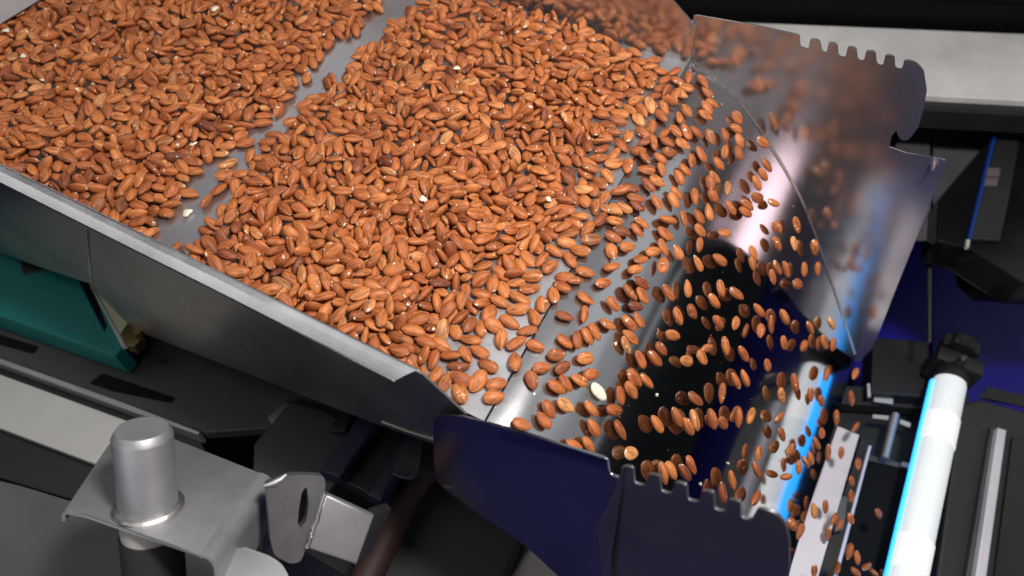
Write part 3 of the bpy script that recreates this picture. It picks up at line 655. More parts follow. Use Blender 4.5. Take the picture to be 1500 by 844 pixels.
# settled heap, one row of seven whole numbers per kernel: place in tenths of a millimetre, then a quaternion in hundredths
PILE = np.array([
-1553,2556,38,93,10,10,34,-1845,2445,43,28,-10,-11,95,-1592,2681,41,91,9,10,39,-2011,2485,40,66,5,14,74,-1755,2626,45,69,-4,14,-71,-1906,2572,49,9,0,-99,-14,
-2328,2422,82,85,18,36,-34,-2214,2440,58,83,41,-23,-31,-2126,2496,43,66,14,-6,-74,-2617,2421,114,25,-36,-76,-48,-2526,2523,132,10,3,3,-99,-1984,2677,49,96,-14,-3,24,
-1755,2812,42,2,-7,-15,99,-2397,2481,42,73,13,-3,-68,-2315,2604,87,4,-76,-47,-45,-1556,2963,47,52,1,15,84,-2228,2622,45,77,15,-3,-61,-2754,2452,115,87,4,2,-50,
-2101,2734,67,23,95,8,21,-2866,2469,151,62,55,-29,-47,-2539,2487,46,4,-15,-1,99,-2710,2563,138,33,-4,51,79,-3050,2462,192,83,-19,-4,52,-2356,2730,108,100,1,6,4,
-3008,2417,122,28,17,24,-91,-1992,2819,41,95,-12,4,-27,-3313,2418,215,28,24,40,-84,-1894,2904,46,1,4,14,99,-2516,2594,57,10,12,48,-86,-2663,2514,59,92,-13,-17,32,
-2818,2704,217,54,-2,2,84,-2636,2640,112,0,18,16,-97,-2381,2675,38,98,12,3,16,-2812,2465,43,63,-2,-1,77,-2853,2627,153,28,95,9,-11,-3226,2438,148,67,55,-3,-50,
-2249,2790,43,99,14,7,0,-3013,2637,190,12,88,39,-23,-2918,2458,46,80,1,22,56,-3139,2479,131,62,4,-26,73,-1636,3148,44,82,-16,-3,55,-2529,2777,109,99,0,3,11,
-3002,2534,114,96,4,-5,26,-1777,3113,47,82,-9,14,-55,-2036,2976,40,16,3,-13,-98,-2582,2684,47,99,15,0,-8,-2998,2761,216,32,-32,-10,89,-2869,2586,71,48,10,-21,-85,
-3053,2445,44,39,-6,1,-92,-2428,2880,85,17,-27,18,93,-2418,2803,41,89,-15,0,43,-2797,2712,101,26,-11,66,70,-3706,2414,227,94,21,20,-21,-3484,2419,149,8,25,-32,-91,
-2686,2789,114,64,19,32,-68,-3117,2705,202,33,82,36,31,-3349,2542,169,64,27,15,71,-3231,2582,151,79,-5,-24,56,-2315,2934,61,55,22,-3,81,-2929,2752,140,12,-7,66,-74,
-2557,2903,110,37,-4,11,-92,-1610,3309,44,29,10,-12,-95,-2851,2872,185,46,-17,-50,72,-3064,2652,117,88,-4,11,45,-2214,2988,40,31,-10,-10,94,-3220,2459,44,40,5,12,91,
-3350,2426,63,87,36,11,-32,-3431,2642,218,39,8,-20,-89,-2006,3132,42,51,2,14,85,-3463,2535,157,60,-71,-1,38,-2577,2823,43,99,1,2,12,-1901,3209,52,97,12,21,0,
-3920,2446,252,33,-21,33,-86,-3291,2677,174,23,69,58,-36,-2124,3116,46,70,5,14,69,-3152,2827,214,46,-4,7,-88,-3802,2452,189,40,58,27,66,-3609,2455,128,83,-10,-32,44,
-2986,2921,196,21,-92,-28,20,-2788,2910,132,88,40,-24,8,-2368,3116,115,66,-1,15,-74,-3733,2569,214,45,-37,-30,75,-3532,2602,167,92,20,34,-2,-2737,2826,47,62,-4,15,-77,
-2235,3128,68,62,21,-42,-63,-2416,3000,46,98,13,11,5,-2977,2825,121,31,-7,26,-91,-1804,3319,39,99,13,6,-3,-3714,2471,143,94,15,-28,-7,-2852,2820,70,94,0,-28,-19,
-3529,2447,52,30,7,-15,94,-4036,2429,203,20,-5,7,-98,-3121,2804,128,73,-7,-23,64,-2817,3038,172,88,21,0,42,-2601,2956,51,42,-15,8,-89,-1625,3480,42,36,-11,-10,92,
-3362,2767,175,72,52,31,-33,-3231,2811,155,70,3,2,71,-3280,2885,216,95,-11,11,28,-3911,2440,144,42,13,1,-90,-3883,2566,212,7,6,-31,95,-2500,3143,114,77,-46,30,-32,
-2023,3316,45,69,4,14,71,-3437,2694,126,18,-9,14,97,-3098,2974,193,97,21,10,5,-2564,3092,75,86,-21,26,38,-2786,2977,74,18,32,23,-90,-2341,3142,40,78,-3,10,-61,
-3617,2726,197,92,11,14,-34,-2307,3279,105,82,8,3,-56,-3522,2800,210,91,-15,22,-32,-3581,2614,106,83,15,7,54,-3022,2934,119,45,1,3,-89,-4209,2454,197,47,-19,6,86,
-2949,3101,184,72,5,1,69,-1800,3486,43,30,2,15,-94,-3684,2645,153,57,49,-57,-33,-2652,3165,129,34,-54,67,-38,-3778,2751,226,20,37,81,41,-2697,3031,47,63,14,-7,-76,
-2132,3377,66,80,-20,21,53,-2441,3211,68,44,-40,79,-14,-3888,2436,57,9,-21,-6,97,-2761,3144,132,82,-6,13,-56,-2207,3297,41,96,-12,4,-25,-3396,2860,156,26,2,-8,-96,
-3844,2669,189,96,-17,22,4,-3748,2588,109,87,35,-14,-33,-4546,2424,266,94,8,25,-21,-4010,2445,99,71,5,40,-57,-4339,2483,229,33,-8,4,-94,-2904,3058,104,9,1,18,-98,
-1626,3650,42,48,-11,-8,86,-3776,2483,38,80,10,-7,-59,-4178,2567,220,75,-14,-9,-64,-4123,2463,135,77,-34,9,-53,-3269,3053,210,3,54,-80,25,-3556,2772,126,98,4,-3,18,
-1990,3478,45,99,-14,6,0,-3040,3107,142,73,24,29,57,-3025,3225,213,94,21,1,28,-3165,3057,156,68,64,-8,35,-4100,2583,156,14,-45,-32,82,-3310,2986,147,19,-2,-5,98,
-4328,2429,148,26,-27,33,-87,-2376,3305,42,95,16,2,-26,-3429,2967,168,6,43,5,-90,-1843,3609,48,99,-15,7,2,-4181,2416,79,90,19,35,-17,-3529,2971,197,16,70,65,-24,
-3712,2823,174,26,41,-2,88,-2602,3198,40,99,-14,-1,9,-4014,2597,122,4,-32,-2,95,-4036,2681,179,47,-34,4,82,-4437,2431,156,79,15,42,-43,-3394,3085,210,36,7,48,-80,
-2591,3359,114,91,-19,10,35,-3541,2888,141,99,0,13,1,-1576,3796,43,42,-12,-10,90,-4148,2714,211,45,-2,41,80,-2881,3195,99,48,2,-31,-82,-4322,2660,234,48,10,22,84,
-2190,3479,43,98,-16,4,15,-2942,3250,139,4,26,-31,-91,-4530,2594,255,0,97,17,-16,-2694,3393,153,66,18,-58,-44,-2576,3310,48,11,-5,15,98,-2783,3308,130,96,-15,-11,-22,
-4566,2469,193,89,21,-1,40,-3895,2833,192,43,62,-45,-47,-2354,3429,52,89,10,-13,-43,-3650,3014,212,16,15,-26,-94,-3097,3086,71,57,26,-3,78,-2263,3581,104,50,-69,-52,7,
-3265,3232,217,78,-16,-36,50,-3967,2712,120,20,24,49,-81,-2033,3624,42,41,0,15,90,-2927,3370,173,20,-2,25,95,-1808,3752,44,92,-16,1,37,-4371,2597,175,86,-15,19,-46,
-4085,2793,187,36,-27,85,27,-4263,2458,44,95,11,9,27,-1546,3925,43,6,-5,13,99,-2480,3456,67,53,63,-21,-52,-3136,3354,222,36,-78,48,-20,-3315,3098,119,73,-37,49,-30,
-2739,3296,51,90,-8,-8,-42,-3060,3338,164,44,1,-2,90,-2167,3635,48,51,-8,-12,85,-3551,3106,180,7,6,47,-88,-2797,3437,139,87,-19,41,-20,-3759,2905,124,17,0,-3,-99,
-3679,3120,231,47,5,31,-83,-2611,3502,105,47,4,29,84,-4474,2535,132,100,8,2,-2,-2427,3558,74,21,-34,6,91,-3244,3180,110,47,0,21,85,-3204,3267,163,88,20,-10,-42,
-1970,3749,40,24,9,-11,-96,-2017,3820,96,56,-73,-21,34,-3945,2988,212,75,30,57,18,-4746,2523,185,12,56,58,-58,-2905,3491,173,87,12,40,27,-4585,2612,190,98,0,10,14,
-4299,2699,152,30,-90,-15,-26,-3641,3031,122,58,-15,11,79,-4427,2475,48,81,-10,8,-58,-3930,2833,99,41,-9,1,-91,-4743,2452,121,42,17,47,76,-4022,2861,141,44,26,-20,-84,
-2620,3449,41,89,-14,0,42,-4643,2498,125,75,-4,14,-64,-3473,3329,239,31,-8,88,34,-3088,3474,213,91,-2,13,-40,-3410,3259,190,89,-16,-21,-37,-3789,3019,160,92,-30,22,-10,
-3504,3186,161,12,-17,-85,-49,-3573,3273,237,98,18,9,-9,-2495,3703,147,95,0,3,-31,-4212,2875,194,80,-28,-6,52,-1863,3897,47,27,2,16,-95,-4915,2502,199,88,-45,7,11,
-4876,2442,137,31,5,37,87,-4436,2754,191,13,-8,-2,-99,-1575,4043,39,18,4,14,-97,-2312,3662,49,89,-11,-6,43,-2614,3651,128,67,-20,-13,70,-3338,3354,193,68,-29,4,-67,
-3887,2978,121,37,-26,16,88,-3349,3271,124,84,-12,-6,52,-4453,2680,130,95,-8,15,-25,-2151,3781,47,98,16,5,-14,-2499,3654,73,85,-5,19,50,-3741,3123,157,73,16,36,-55,
-2806,3572,131,90,-11,18,-37,-2126,3895,98,27,22,1,94,-3018,3460,128,98,16,2,13,-2853,3469,69,56,-65,-12,49,-3896,3126,198,19,24,-9,-95,-4169,2853,124,38,-2,-2,-92,
-4109,2985,180,76,47,8,-44,-4309,2770,108,49,36,17,-77,-4655,2462,41,86,12,-6,-48,-2735,3639,130,27,-46,-35,-77,-3195,3464,165,34,-17,14,-91,-3748,3248,209,61,78,10,-8,
-4032,3093,205,51,7,-7,85,-3463,3405,202,63,46,14,-61,-3027,3634,198,92,-33,-5,20,-2597,3608,42,90,-13,7,-42,-2419,3813,99,65,-38,-20,62,-4843,2625,171,97,-6,21,-9,
-1753,4091,47,80,7,13,58,-4808,2441,47,91,14,-5,-39,-2698,3731,135,75,26,48,-37,-4273,2969,189,94,-9,8,31,-4702,2715,170,91,0,-12,39,-3313,3533,210,63,19,1,75,
-2359,3773,43,36,11,-11,-92,-4360,2867,140,85,41,33,-10,-2032,3956,39,33,-9,-9,93,-4169,3109,225,91,24,33,-10,-3626,3211,100,46,10,30,83,-2672,3840,178,96,-15,16,-17,
-3622,3317,159,37,-1,-14,92,-2931,3594,110,92,10,10,-36,-3842,3108,108,86,24,3,-45,-4544,2857,173,12,14,90,39,-4929,2571,127,23,20,-27,91,-2216,4020,115,40,6,-6,-91,
-2786,3596,44,99,-14,8,-7,-2874,3690,121,26,22,44,-83,-4547,2769,101,88,5,43,20,-4408,3013,202,41,-18,84,31,-2179,3945,47,85,14,2,50,-3077,3594,119,54,-26,6,80,
-3964,3236,191,3,-5,45,89,-2838,3797,165,69,17,61,-35,-3228,3593,165,13,17,-8,-97,-2467,4003,167,87,0,10,49,-3581,3414,179,47,-77,42,-6,-4161,2992,104,99,-3,13,9,
-4525,2966,195,27,1,28,92,-1867,4129,44,9,-67,72,-12,-4992,2495,69,63,-59,36,-36,-1995,4067,44,97,16,3,-21,-2621,3780,77,92,16,-32,14,-2346,4007,117,86,-17,3,47,
-1613,4265,40,95,-11,10,-27,-5068,2426,45,98,-8,2,-18,-3756,3368,193,36,64,-68,5,-3447,3489,151,8,17,-35,-92,-2532,3796,44,63,14,-6,-76,-2007,4220,120,66,39,-14,-63,
-3541,3557,212,58,39,11,71,-4153,3208,201,19,10,-37,90,-4809,2756,142,39,34,-28,81,-3060,3864,237,6,40,91,2,-2764,3746,72,77,43,1,47,-3992,3176,127,96,-15,1,24,
-2601,3891,110,91,39,-10,7,-4024,3314,222,49,1,-21,-85,-2462,3926,79,61,-3,-45,-65,-2331,3955,46,34,6,-13,-93,-4697,2796,109,38,-13,-39,83,-2972,3749,129,87,38,9,31,
-2692,3988,182,91,-28,29,-5,-4934,2678,116,99,17,-2,2,-4494,2933,113,7,-5,4,100,-2262,4138,123,87,-38,12,29,-4275,3166,182,71,-2,13,69,-3124,3806,195,41,12,32,85,
-3864,3362,177,78,7,-8,-62,-3405,3635,183,34,12,6,93,-3262,3683,164,50,-69,21,47,-4400,3130,200,47,14,-3,87,-5215,2483,62,40,39,77,30,-4339,3015,116,78,-25,9,-57,
-2643,4080,189,61,5,37,70,-2910,3891,169,47,25,-34,78,-1576,4419,45,9,6,14,-98,-4206,3343,249,17,16,-33,-91,-3830,3503,219,37,-18,-9,91,-2499,4133,172,92,21,21,26,
-4622,2877,99,16,26,10,95,-1805,4290,44,99,-12,7,-6,-2749,3924,123,90,19,16,35,-2558,4012,113,6,88,-48,-3,-3613,3594,193,84,25,32,36,-2196,4109,42,15,2,15,98,
-3368,3862,275,10,10,7,-99,-2280,4253,147,80,26,46,30,-3350,3782,208,80,-3,7,60,-3696,3412,89,31,55,-1,-78,-3935,3337,124,25,27,22,90,-3163,3746,121,25,-22,-61,72,
-4176,3301,180,5,2,-6,-100,-3819,3614,265,87,-5,-3,-49,-2097,4223,58,67,33,39,54,-3553,3711,224,20,13,94,24,-4654,2986,136,50,1,51,70,-3949,3486,213,82,14,43,36,
-1985,4263,42,42,-11,-9,89,-4883,2842,123,83,20,7,52,-4781,2955,149,56,5,32,76,-3520,3585,121,6,13,-1,-99,-2448,4093,84,80,-10,-13,58,-2172,4285,114,63,-1,-5,-77,
-3246,3865,208,65,55,-29,-44,-4506,3093,146,82,9,-17,54,-4636,3076,158,57,-45,37,57,-3048,3831,111,96,-13,-12,23,-4049,3337,125,43,15,12,88,-4382,3261,186,9,8,-46,-88,
-3671,3688,209,55,37,75,8,-4883,3011,206,73,-17,13,-65,-2359,4106,43,60,13,-8,-79,-1745,4445,47,98,13,9,14,-4421,3328,242,94,-24,3,-22,-3815,3502,138,11,-1,-19,-98,
-3034,3949,154,67,-29,-11,68,-3757,3622,187,65,-2,6,76,-1981,4381,64,2,20,70,-69,-2950,4027,162,3,44,60,-67,-4140,3432,198,87,24,-4,-43,-2718,4071,117,97,9,7,23,
-4299,3410,231,99,11,11,3,-2395,4262,125,34,7,-13,-93,-2686,4229,206,36,-32,6,-87,-4544,3242,207,59,-37,58,-42,-4239,3513,272,99,10,-5,-8,-1540,4605,45,92,10,11,37,
-3303,3803,126,27,65,68,20,-3511,3822,216,85,-2,7,-53,-4956,2958,158,63,-16,8,-76,-2553,4204,123,30,78,-33,-43,-5044,2876,127,99,-5,15,-4,-2210,4250,42,88,-10,9,-46,
-3130,3962,155,85,17,50,0,-2790,4156,161,6,20,9,-97,-4626,3191,176,90,-11,28,-33,-2966,3960,93,2,-4,16,99,-4063,3486,161,34,-4,-8,93,-3823,3832,293,8,-1,97,25,
-2867,4217,215,35,10,32,-87,-1848,4575,101,53,7,-14,-84,-3209,3894,122,23,-1,-2,97,-3398,3953,219,65,19,1,-74,-2910,4101,143,8,-22,-45,86,-3975,3681,247,90,-14,-4,-41,
-4828,3182,216,82,6,-13,-56,-4794,3107,144,22,9,-8,97,-3936,3623,177,11,7,17,-98,-1777,4564,43,29,10,-11,-95,-5999,2465,140,42,4,-4,90,-5615,2516,46,79,-15,-3,60,
-1958,4471,39,0,6,13,-99,-3539,3780,133,80,41,23,38,-4873,2984,83,66,-4,-23,72,-2247,4401,93,92,-18,-10,33,-2703,4194,111,6,0,-29,96,-3671,3798,180,39,48,58,-53,
-4081,3632,214,20,34,84,38,-3677,3888,242,30,2,30,-91,-5755,2457,42,88,9,11,45,-4497,3281,131,61,37,13,-69,-5117,2821,47,5,-12,14,98,-5780,2546,104,18,-32,93,-5,
-2324,4490,155,8,7,-5,99,-3845,3752,207,97,20,-1,15,-2487,4264,58,49,36,39,70,-3050,4101,152,46,-34,68,-47,-2154,4424,43,54,-8,-11,83,-5924,2410,49,43,90,10,-5,
-6356,2408,190,10,4,41,-91,-2423,4388,106,16,32,8,-93,-4616,3355,206,70,-26,27,-60,-3337,3977,159,44,9,-1,-89,-3163,4110,185,56,-8,9,-82,-4384,3444,170,74,1,0,67,
-1632,4710,44,66,14,-6,-74,-2746,4359,182,78,9,34,52,-6134,2451,118,45,-13,-20,86,-2060,4545,66,33,45,-37,-74,-4998,3144,170,49,-12,-13,85,-4768,3245,150,32,2,30,90,
-3177,4034,117,96,-5,12,25,-4216,3635,207,57,1,12,81,-5846,2620,115,67,62,33,26,-2608,4331,106,92,-6,31,-24,-4245,3525,142,17,-5,-34,92,-2850,4129,50,56,-32,-15,75,
-3329,4132,213,24,30,10,92,-3488,3924,136,74,0,57,-35,-3575,3909,150,75,31,37,44,-3076,4264,204,51,-46,-26,68,-6245,2480,156,10,72,-63,-29,-1933,4605,40,93,-15,1,33,
-4054,3810,245,96,-5,4,26,-2942,4287,172,97,-13,-3,19,-2686,4461,198,79,-57,7,-23,-3788,3768,132,94,9,-7,-33,-1800,4711,42,7,-7,-12,99,-2896,4226,112,98,-13,1,15,
-2951,4095,41,74,-11,-9,66,-6035,2617,158,84,-25,9,-48,-5015,3043,68,75,-10,35,56,-3741,3966,222,12,23,-11,96,-6542,2410,187,5,12,-43,89,-4796,3191,87,20,-3,-13,-97,
-5984,2550,85,60,17,-7,-78,-3463,4111,214,49,25,-33,-77,-4332,3624,208,84,-28,16,-43,-2564,4442,117,7,-9,-39,-92,-5893,2534,39,93,-12,-4,34,-6077,2464,57,44,-72,50,-19,
-2296,4499,58,91,6,22,-34,-5748,2636,41,6,-5,14,99,-4521,3456,154,89,-33,-32,-1,-2253,4610,101,51,-18,10,84,-2576,4531,165,7,1,50,-86,-4179,3617,126,5,5,1,100,
-2391,4428,42,94,14,-4,-32,-2988,4372,203,10,-49,62,-61,-3551,4165,254,68,18,8,-71,-6448,2504,176,6,-28,-2,96,-1952,4713,62,81,-42,-23,33,-3436,4060,143,29,14,-9,-94,
-6375,2426,108,30,0,42,-85,-4703,3368,136,45,-85,-26,9,-5904,2711,127,99,-1,1,11,-1572,4904,39,76,6,13,64,-2184,4585,43,10,9,-14,-98,-4833,3360,173,27,-40,67,-57,
-4560,3574,203,61,-42,-37,55,-3093,4204,109,56,-5,14,-82,-4081,3755,160,91,-24,-26,21,-6229,2445,58,39,-19,7,-90,-2450,4554,100,19,58,78,12,-6026,2752,182,86,-7,-5,-51,
-3927,3936,211,23,-7,10,-97,-4174,3825,219,80,29,43,-29,-4953,3282,153,76,-9,-25,-59,-3238,4285,189,41,-41,-47,67,-3591,4045,162,91,-15,-12,37,-1771,4833,41,14,7,-12,-98,
-3340,4284,227,88,-15,20,-41,-6156,2699,166,0,37,-5,-93,-5777,2736,66,32,20,41,-83,-4688,3515,192,89,13,-4,44,-4459,3612,166,34,-11,19,91,-3653,4108,208,76,-14,1,64,
-6570,2546,212,18,-9,70,-68,-2054,4734,71,83,-36,-32,29,-3209,4190,109,79,1,15,60,-6769,2415,199,47,45,-38,66,-2597,4415,41,14,-1,14,98,-6102,2620,95,96,1,24,10,
-3104,4404,206,27,-2,30,-91,-4953,3480,235,11,7,-15,-98,-5044,3327,183,51,-57,38,-52,-2825,4455,142,50,-35,-15,-78,-2686,4661,206,45,-1,14,88,-4919,3415,183,94,-13,0,31,
-5667,2805,44,1,6,-12,-99,-4413,3785,230,48,54,3,-69,-6564,2434,109,69,29,26,-61,-4612,3709,256,79,-13,13,-59,-2314,4728,122,2,-77,63,-9,-6269,2679,149,25,38,58,67,
-4328,3769,179,5,37,11,-92,-2912,4517,181,26,-12,61,-74,-5140,3097,46,89,-13,7,-43,-1977,4912,109,6,7,-48,-87,-5962,2888,188,8,-78,61,-14,-6361,2589,126,81,13,1,57,
-3308,4249,134,86,-1,21,46,-4005,3879,149,79,-37,-15,-47,-6757,2557,228,46,13,3,88,-5058,3257,108,91,-15,8,-38,-5914,2829,123,99,-14,-1,-5,-2351,4608,39,98,12,7,11,
-4247,3739,131,96,12,-25,-1,-1962,4838,43,13,5,14,-98,-3437,4285,189,91,-6,23,33,-6689,2466,136,32,-30,-33,83,-6959,2495,256,91,9,-8,-40,-4547,3561,106,5,3,-12,-99,
-4492,3738,199,44,81,-16,-35,-4020,3996,209,57,-29,46,-62,-3799,4099,187,41,-5,-6,91,-1541,5062,44,98,-15,6,7,-6223,2581,55,46,88,-4,-12,-3216,4460,221,94,-8,5,34,
-2227,4711,41,30,-7,16,94,-6165,2827,186,49,-62,-60,13,-3545,4343,246,0,-19,-10,98,-2779,4579,136,12,-34,21,91,-6065,2745,101,99,2,11,-10,-3190,4337,123,31,-19,8,93,
-1682,5019,52,75,36,-15,-54,-6428,2666,159,74,54,38,11,-2883,4442,79,76,5,50,41,-4237,3853,164,90,26,22,-28,-2231,4801,77,23,-34,20,89,-4668,3672,189,78,-39,3,48,
-2651,4621,112,91,17,0,-37,-6398,2774,206,44,-17,77,-43,-5690,2910,53,32,19,-44,-82,-6644,2637,203,97,24,-2,-7,-3921,4110,205,64,17,-19,-72,-6990,2427,161,6,23,-17,-96,
-2818,4669,172,96,4,16,23,-6095,2957,202,80,9,9,-58,-3735,4216,194,19,2,-48,-86,-4653,3617,131,96,-16,-4,24,-4890,3441,102,96,19,-8,17,-4210,3979,197,32,14,41,84,
-3330,4390,166,4,-65,-46,-60,-2110,4858,47,82,-13,-8,55,-2415,4834,139,1,44,-88,16,-6854,2458,131,34,18,-35,-85,-5834,2907,75,96,26,-4,11,-3116,4602,214,3,-3,-10,-99,
-6550,2609,124,72,12,11,-68,-5757,3032,124,11,73,-66,-16,-4795,3652,186,48,71,-32,-40,-4406,3877,193,86,42,9,-28,-5393,3136,49,37,50,69,36,-5050,3485,161,97,19,7,-14,
-2563,4737,105,38,8,11,-92,-6772,2411,61,2,-20,27,-94,-3463,4406,199,97,15,-5,16,-2534,4654,44,98,-14,-1,13,-1945,5012,64,37,19,-21,89,-1827,5050,43,31,-11,-11,94,
-2931,4601,133,92,15,36,-1,-4939,3587,172,17,98,-4,-4,-2364,4756,39,82,-13,-2,55,-4102,4015,157,38,22,-27,86,-2218,4900,72,9,-31,62,71,-6866,2574,183,98,-17,7,5,
-2461,4764,66,51,-40,-1,76,-6064,2905,116,39,-4,3,-92,-6250,2781,97,66,23,-1,-71,-1878,5143,106,95,23,3,22,-3362,4510,201,7,-25,91,32,-7217,2412,189,91,-39,-13,-7,
-5890,3008,111,93,-27,8,25,-2819,4794,188,33,-14,89,27,-3017,4703,197,29,24,19,-91,-4318,4080,239,17,43,87,-17,-6340,2898,194,86,-38,-3,-34,-1656,5185,47,68,14,-5,-72,
-7084,2478,159,55,-40,12,72,-7509,2405,263,79,60,0,-16,-3813,4296,201,4,-3,69,73,-3055,4549,114,83,22,8,-51,-4859,3578,101,8,3,6,-99,-4717,3808,191,33,-7,-16,93,
-2696,4769,120,92,9,23,-31,-5780,2997,43,18,-2,13,-98,-3583,4507,240,32,61,68,26,-6238,2941,149,20,-17,17,95,-6651,2724,159,72,9,17,-66,-4603,3868,178,28,16,34,-89,
-4044,4097,136,20,1,-39,90,-6974,2664,228,94,-3,-8,-32,-2513,4893,123,50,-8,40,-76,-4015,4242,205,16,77,60,13,-6839,2717,205,73,34,-21,-55,-6363,2848,120,64,-16,1,75,
-7217,2517,195,23,7,49,84,-2166,4987,52,12,2,48,-87,-2947,4712,135,21,8,18,-96,-5636,3128,48,96,12,14,21,-6484,2898,193,44,13,-73,50,-4384,4037,187,44,13,50,74,
-6096,3036,139,13,6,5,-99,-3231,4574,138,13,-14,15,97,-3702,4350,154,28,58,7,-76,-7349,2468,196,79,18,37,45,-3262,4638,197,84,-48,-20,15,-6489,2811,123,73,0,45,51,
-6725,2828,216,90,-4,18,40,-3908,4378,239,2,20,33,-92,-3504,4520,192,49,49,1,-72,-4241,4145,203,40,-13,-18,89,-7120,2627,222,59,55,5,59,-2644,4869,132,43,-73,46,-25,
-3686,4480,221,76,13,44,-47,-6301,3032,184,74,8,35,56,-2404,4889,45,8,3,-13,-99,-5045,3715,200,89,44,-12,-1,-5962,2981,41,79,10,9,60,-7169,2439,107,36,12,-14,91,
-4448,3927,125,22,8,19,-95,-3146,4738,200,81,-4,20,-55,-5221,3410,63,85,19,22,-45,-2998,4819,200,26,34,-35,83,-2027,5104,47,74,15,5,65,-6577,2870,169,79,-28,35,41,
-4150,4233,203,60,16,13,77,-6419,3027,210,81,40,12,40,-4792,3753,123,83,17,-4,-52,-2835,4897,177,88,-38,28,-6,-1545,5377,44,37,1,15,-92,-4227,4080,123,2,14,-19,-97,
-5391,3330,44,70,-15,-5,70,-1815,5245,42,50,1,15,85,-7451,2413,165,94,29,7,-18,-2398,5115,162,5,100,1,2,-7060,2440,53,80,43,-19,-37,-5815,3118,56,24,-13,48,-83,
-4913,3688,114,73,-69,4,-4,-2423,4998,99,90,27,-15,-30,-6114,3154,173,11,-22,-66,-71,-3821,4439,201,46,-3,-7,88,-3939,4262,138,60,-18,9,-77,-3366,4701,217,60,-26,58,-48,
-6976,2805,236,97,-3,21,15,-6623,2965,220,99,9,11,-4,-4490,4028,178,84,-22,-6,-49,-2305,5112,106,3,15,-21,-97,-2751,4968,161,30,-40,-22,84,-6002,3092,89,97,17,-19,-3,
-4598,4060,212,46,28,-20,-82,-2179,5082,44,97,17,4,-17,-3834,4562,264,37,12,3,-92,-4060,4413,245,59,-9,-28,75,-6626,2808,109,98,11,-3,-18,-2730,4852,73,41,20,-5,89,
-5141,3645,117,13,-15,19,96,-1950,5247,49,52,-8,-11,84,-4933,3792,131,35,-28,24,86,-2345,5040,49,17,-5,17,97,-7299,2413,69,60,19,32,-71,-4591,3954,125,92,29,9,25,
-3502,4661,193,15,17,54,81,-2595,5070,155,66,26,-50,-50,-6828,2929,217,41,-29,-15,85,-6786,2822,148,85,-34,17,-36,-7348,2606,190,18,-3,89,-41,-2611,4986,88,2,-6,17,98,
-3983,4548,270,47,-2,-1,88,-2915,4869,115,29,3,-16,94,-5071,3823,181,15,0,-28,95,-1787,5363,44,16,-9,-14,97,-3281,4731,149,56,24,18,-77,-3089,4872,176,20,0,-97,-10,
-4436,4188,193,23,9,-30,-92,-7406,2465,113,73,24,6,-64,-6526,3083,200,93,-19,31,-7,-6142,3242,166,84,48,23,-2,-3720,4573,192,83,18,14,-52,-5995,3234,108,19,8,-18,-96,
-7201,2472,42,72,-3,6,-69,-4730,3973,142,38,-60,-52,48,-7656,2490,190,43,-39,-11,80,-2358,5209,128,97,22,-9,5,-6323,3217,209,14,-40,86,-27,-2114,5245,63,13,21,0,97,
-7040,2758,156,86,11,29,-40,-5331,3489,40,9,0,12,-99,-6212,3151,117,66,-15,12,73,-4082,4345,156,99,-12,6,0,-5969,3168,44,10,-8,-12,99,-2687,5079,134,74,10,65,15,
-2997,4967,161,44,62,50,-41,-6648,3154,246,64,41,65,3,-2892,5003,154,30,27,-18,90,-7190,2817,223,37,-28,-9,-88,-3257,4905,210,94,-29,12,12,-5189,3609,40,76,6,13,64,
-7604,2468,132,58,-13,-1,80,-4870,3901,125,98,-19,-8,-3,-7562,2603,202,33,76,51,24,-4712,4135,206,16,-59,-79,-2,-6742,2994,169,67,10,19,71,-7412,2766,256,10,-29,95,-7,
-5898,3351,117,98,11,12,-16,-4016,4463,182,82,10,10,-56,-3654,4734,228,59,-8,44,-68,-4478,4324,238,42,16,27,85,-3492,4818,220,76,-5,-1,65,-3027,5054,216,94,26,4,23,
-4251,4302,151,81,-47,6,35,-7769,2494,190,8,75,64,-13,-6422,3114,127,0,27,24,-93,-5875,3274,46,5,0,14,99,-7522,2512,120,18,47,69,53,-2495,5139,83,22,3,-29,93,
-4147,4459,204,84,16,37,35,-6921,2951,185,31,-67,-30,60,-6331,3094,81,67,23,2,-70,-7070,2914,204,13,-6,5,99,-1950,5477,100,98,-10,12,15,-6770,3117,227,84,4,49,23,
-7903,2461,198,81,-17,11,55,-2232,5246,42,59,7,10,80,-7419,2712,183,12,-16,3,98,-1754,5500,42,95,13,2,-29,-3925,4603,198,24,14,-13,95,-4552,4261,202,72,42,-41,-37,
-7311,2804,203,46,-6,-9,88,-2483,5263,137,6,48,-66,57,-4852,4082,189,11,83,-55,-3,-5476,3531,42,8,-87,-47,12,-6547,3253,218,35,15,49,-79,-6985,3022,229,4,41,-87,28,
-2874,5136,162,44,-8,2,89,-4633,4206,171,74,39,21,-50,-1990,5418,42,15,1,12,98,-6490,3197,160,11,3,-40,-91,-4371,4384,197,50,79,-28,-20,-5064,3888,119,95,29,5,-13,
-5310,3635,41,93,-15,0,34,-2616,5248,154,84,-11,-10,-53,-2742,5200,155,89,21,32,-25,-2358,5337,111,46,-3,-19,87,-6224,3296,135,45,-18,47,-74,-4247,4409,165,14,16,-36,91,
-6661,3097,160,83,-13,-32,-44,-2961,5180,211,29,10,5,-95,-7568,2437,47,94,-14,6,-32,-4796,4042,107,77,24,30,51,-5883,3466,117,99,14,1,2,-4940,3992,124,85,-41,1,33,
-3559,4763,145,100,7,0,0,-5024,4058,181,46,-7,20,87,-7715,2464,103,64,-34,-20,-66,-2168,5362,42,11,-2,15,98,-7685,2701,230,77,63,-8,-4,-5825,3408,44,14,-97,-21,4,
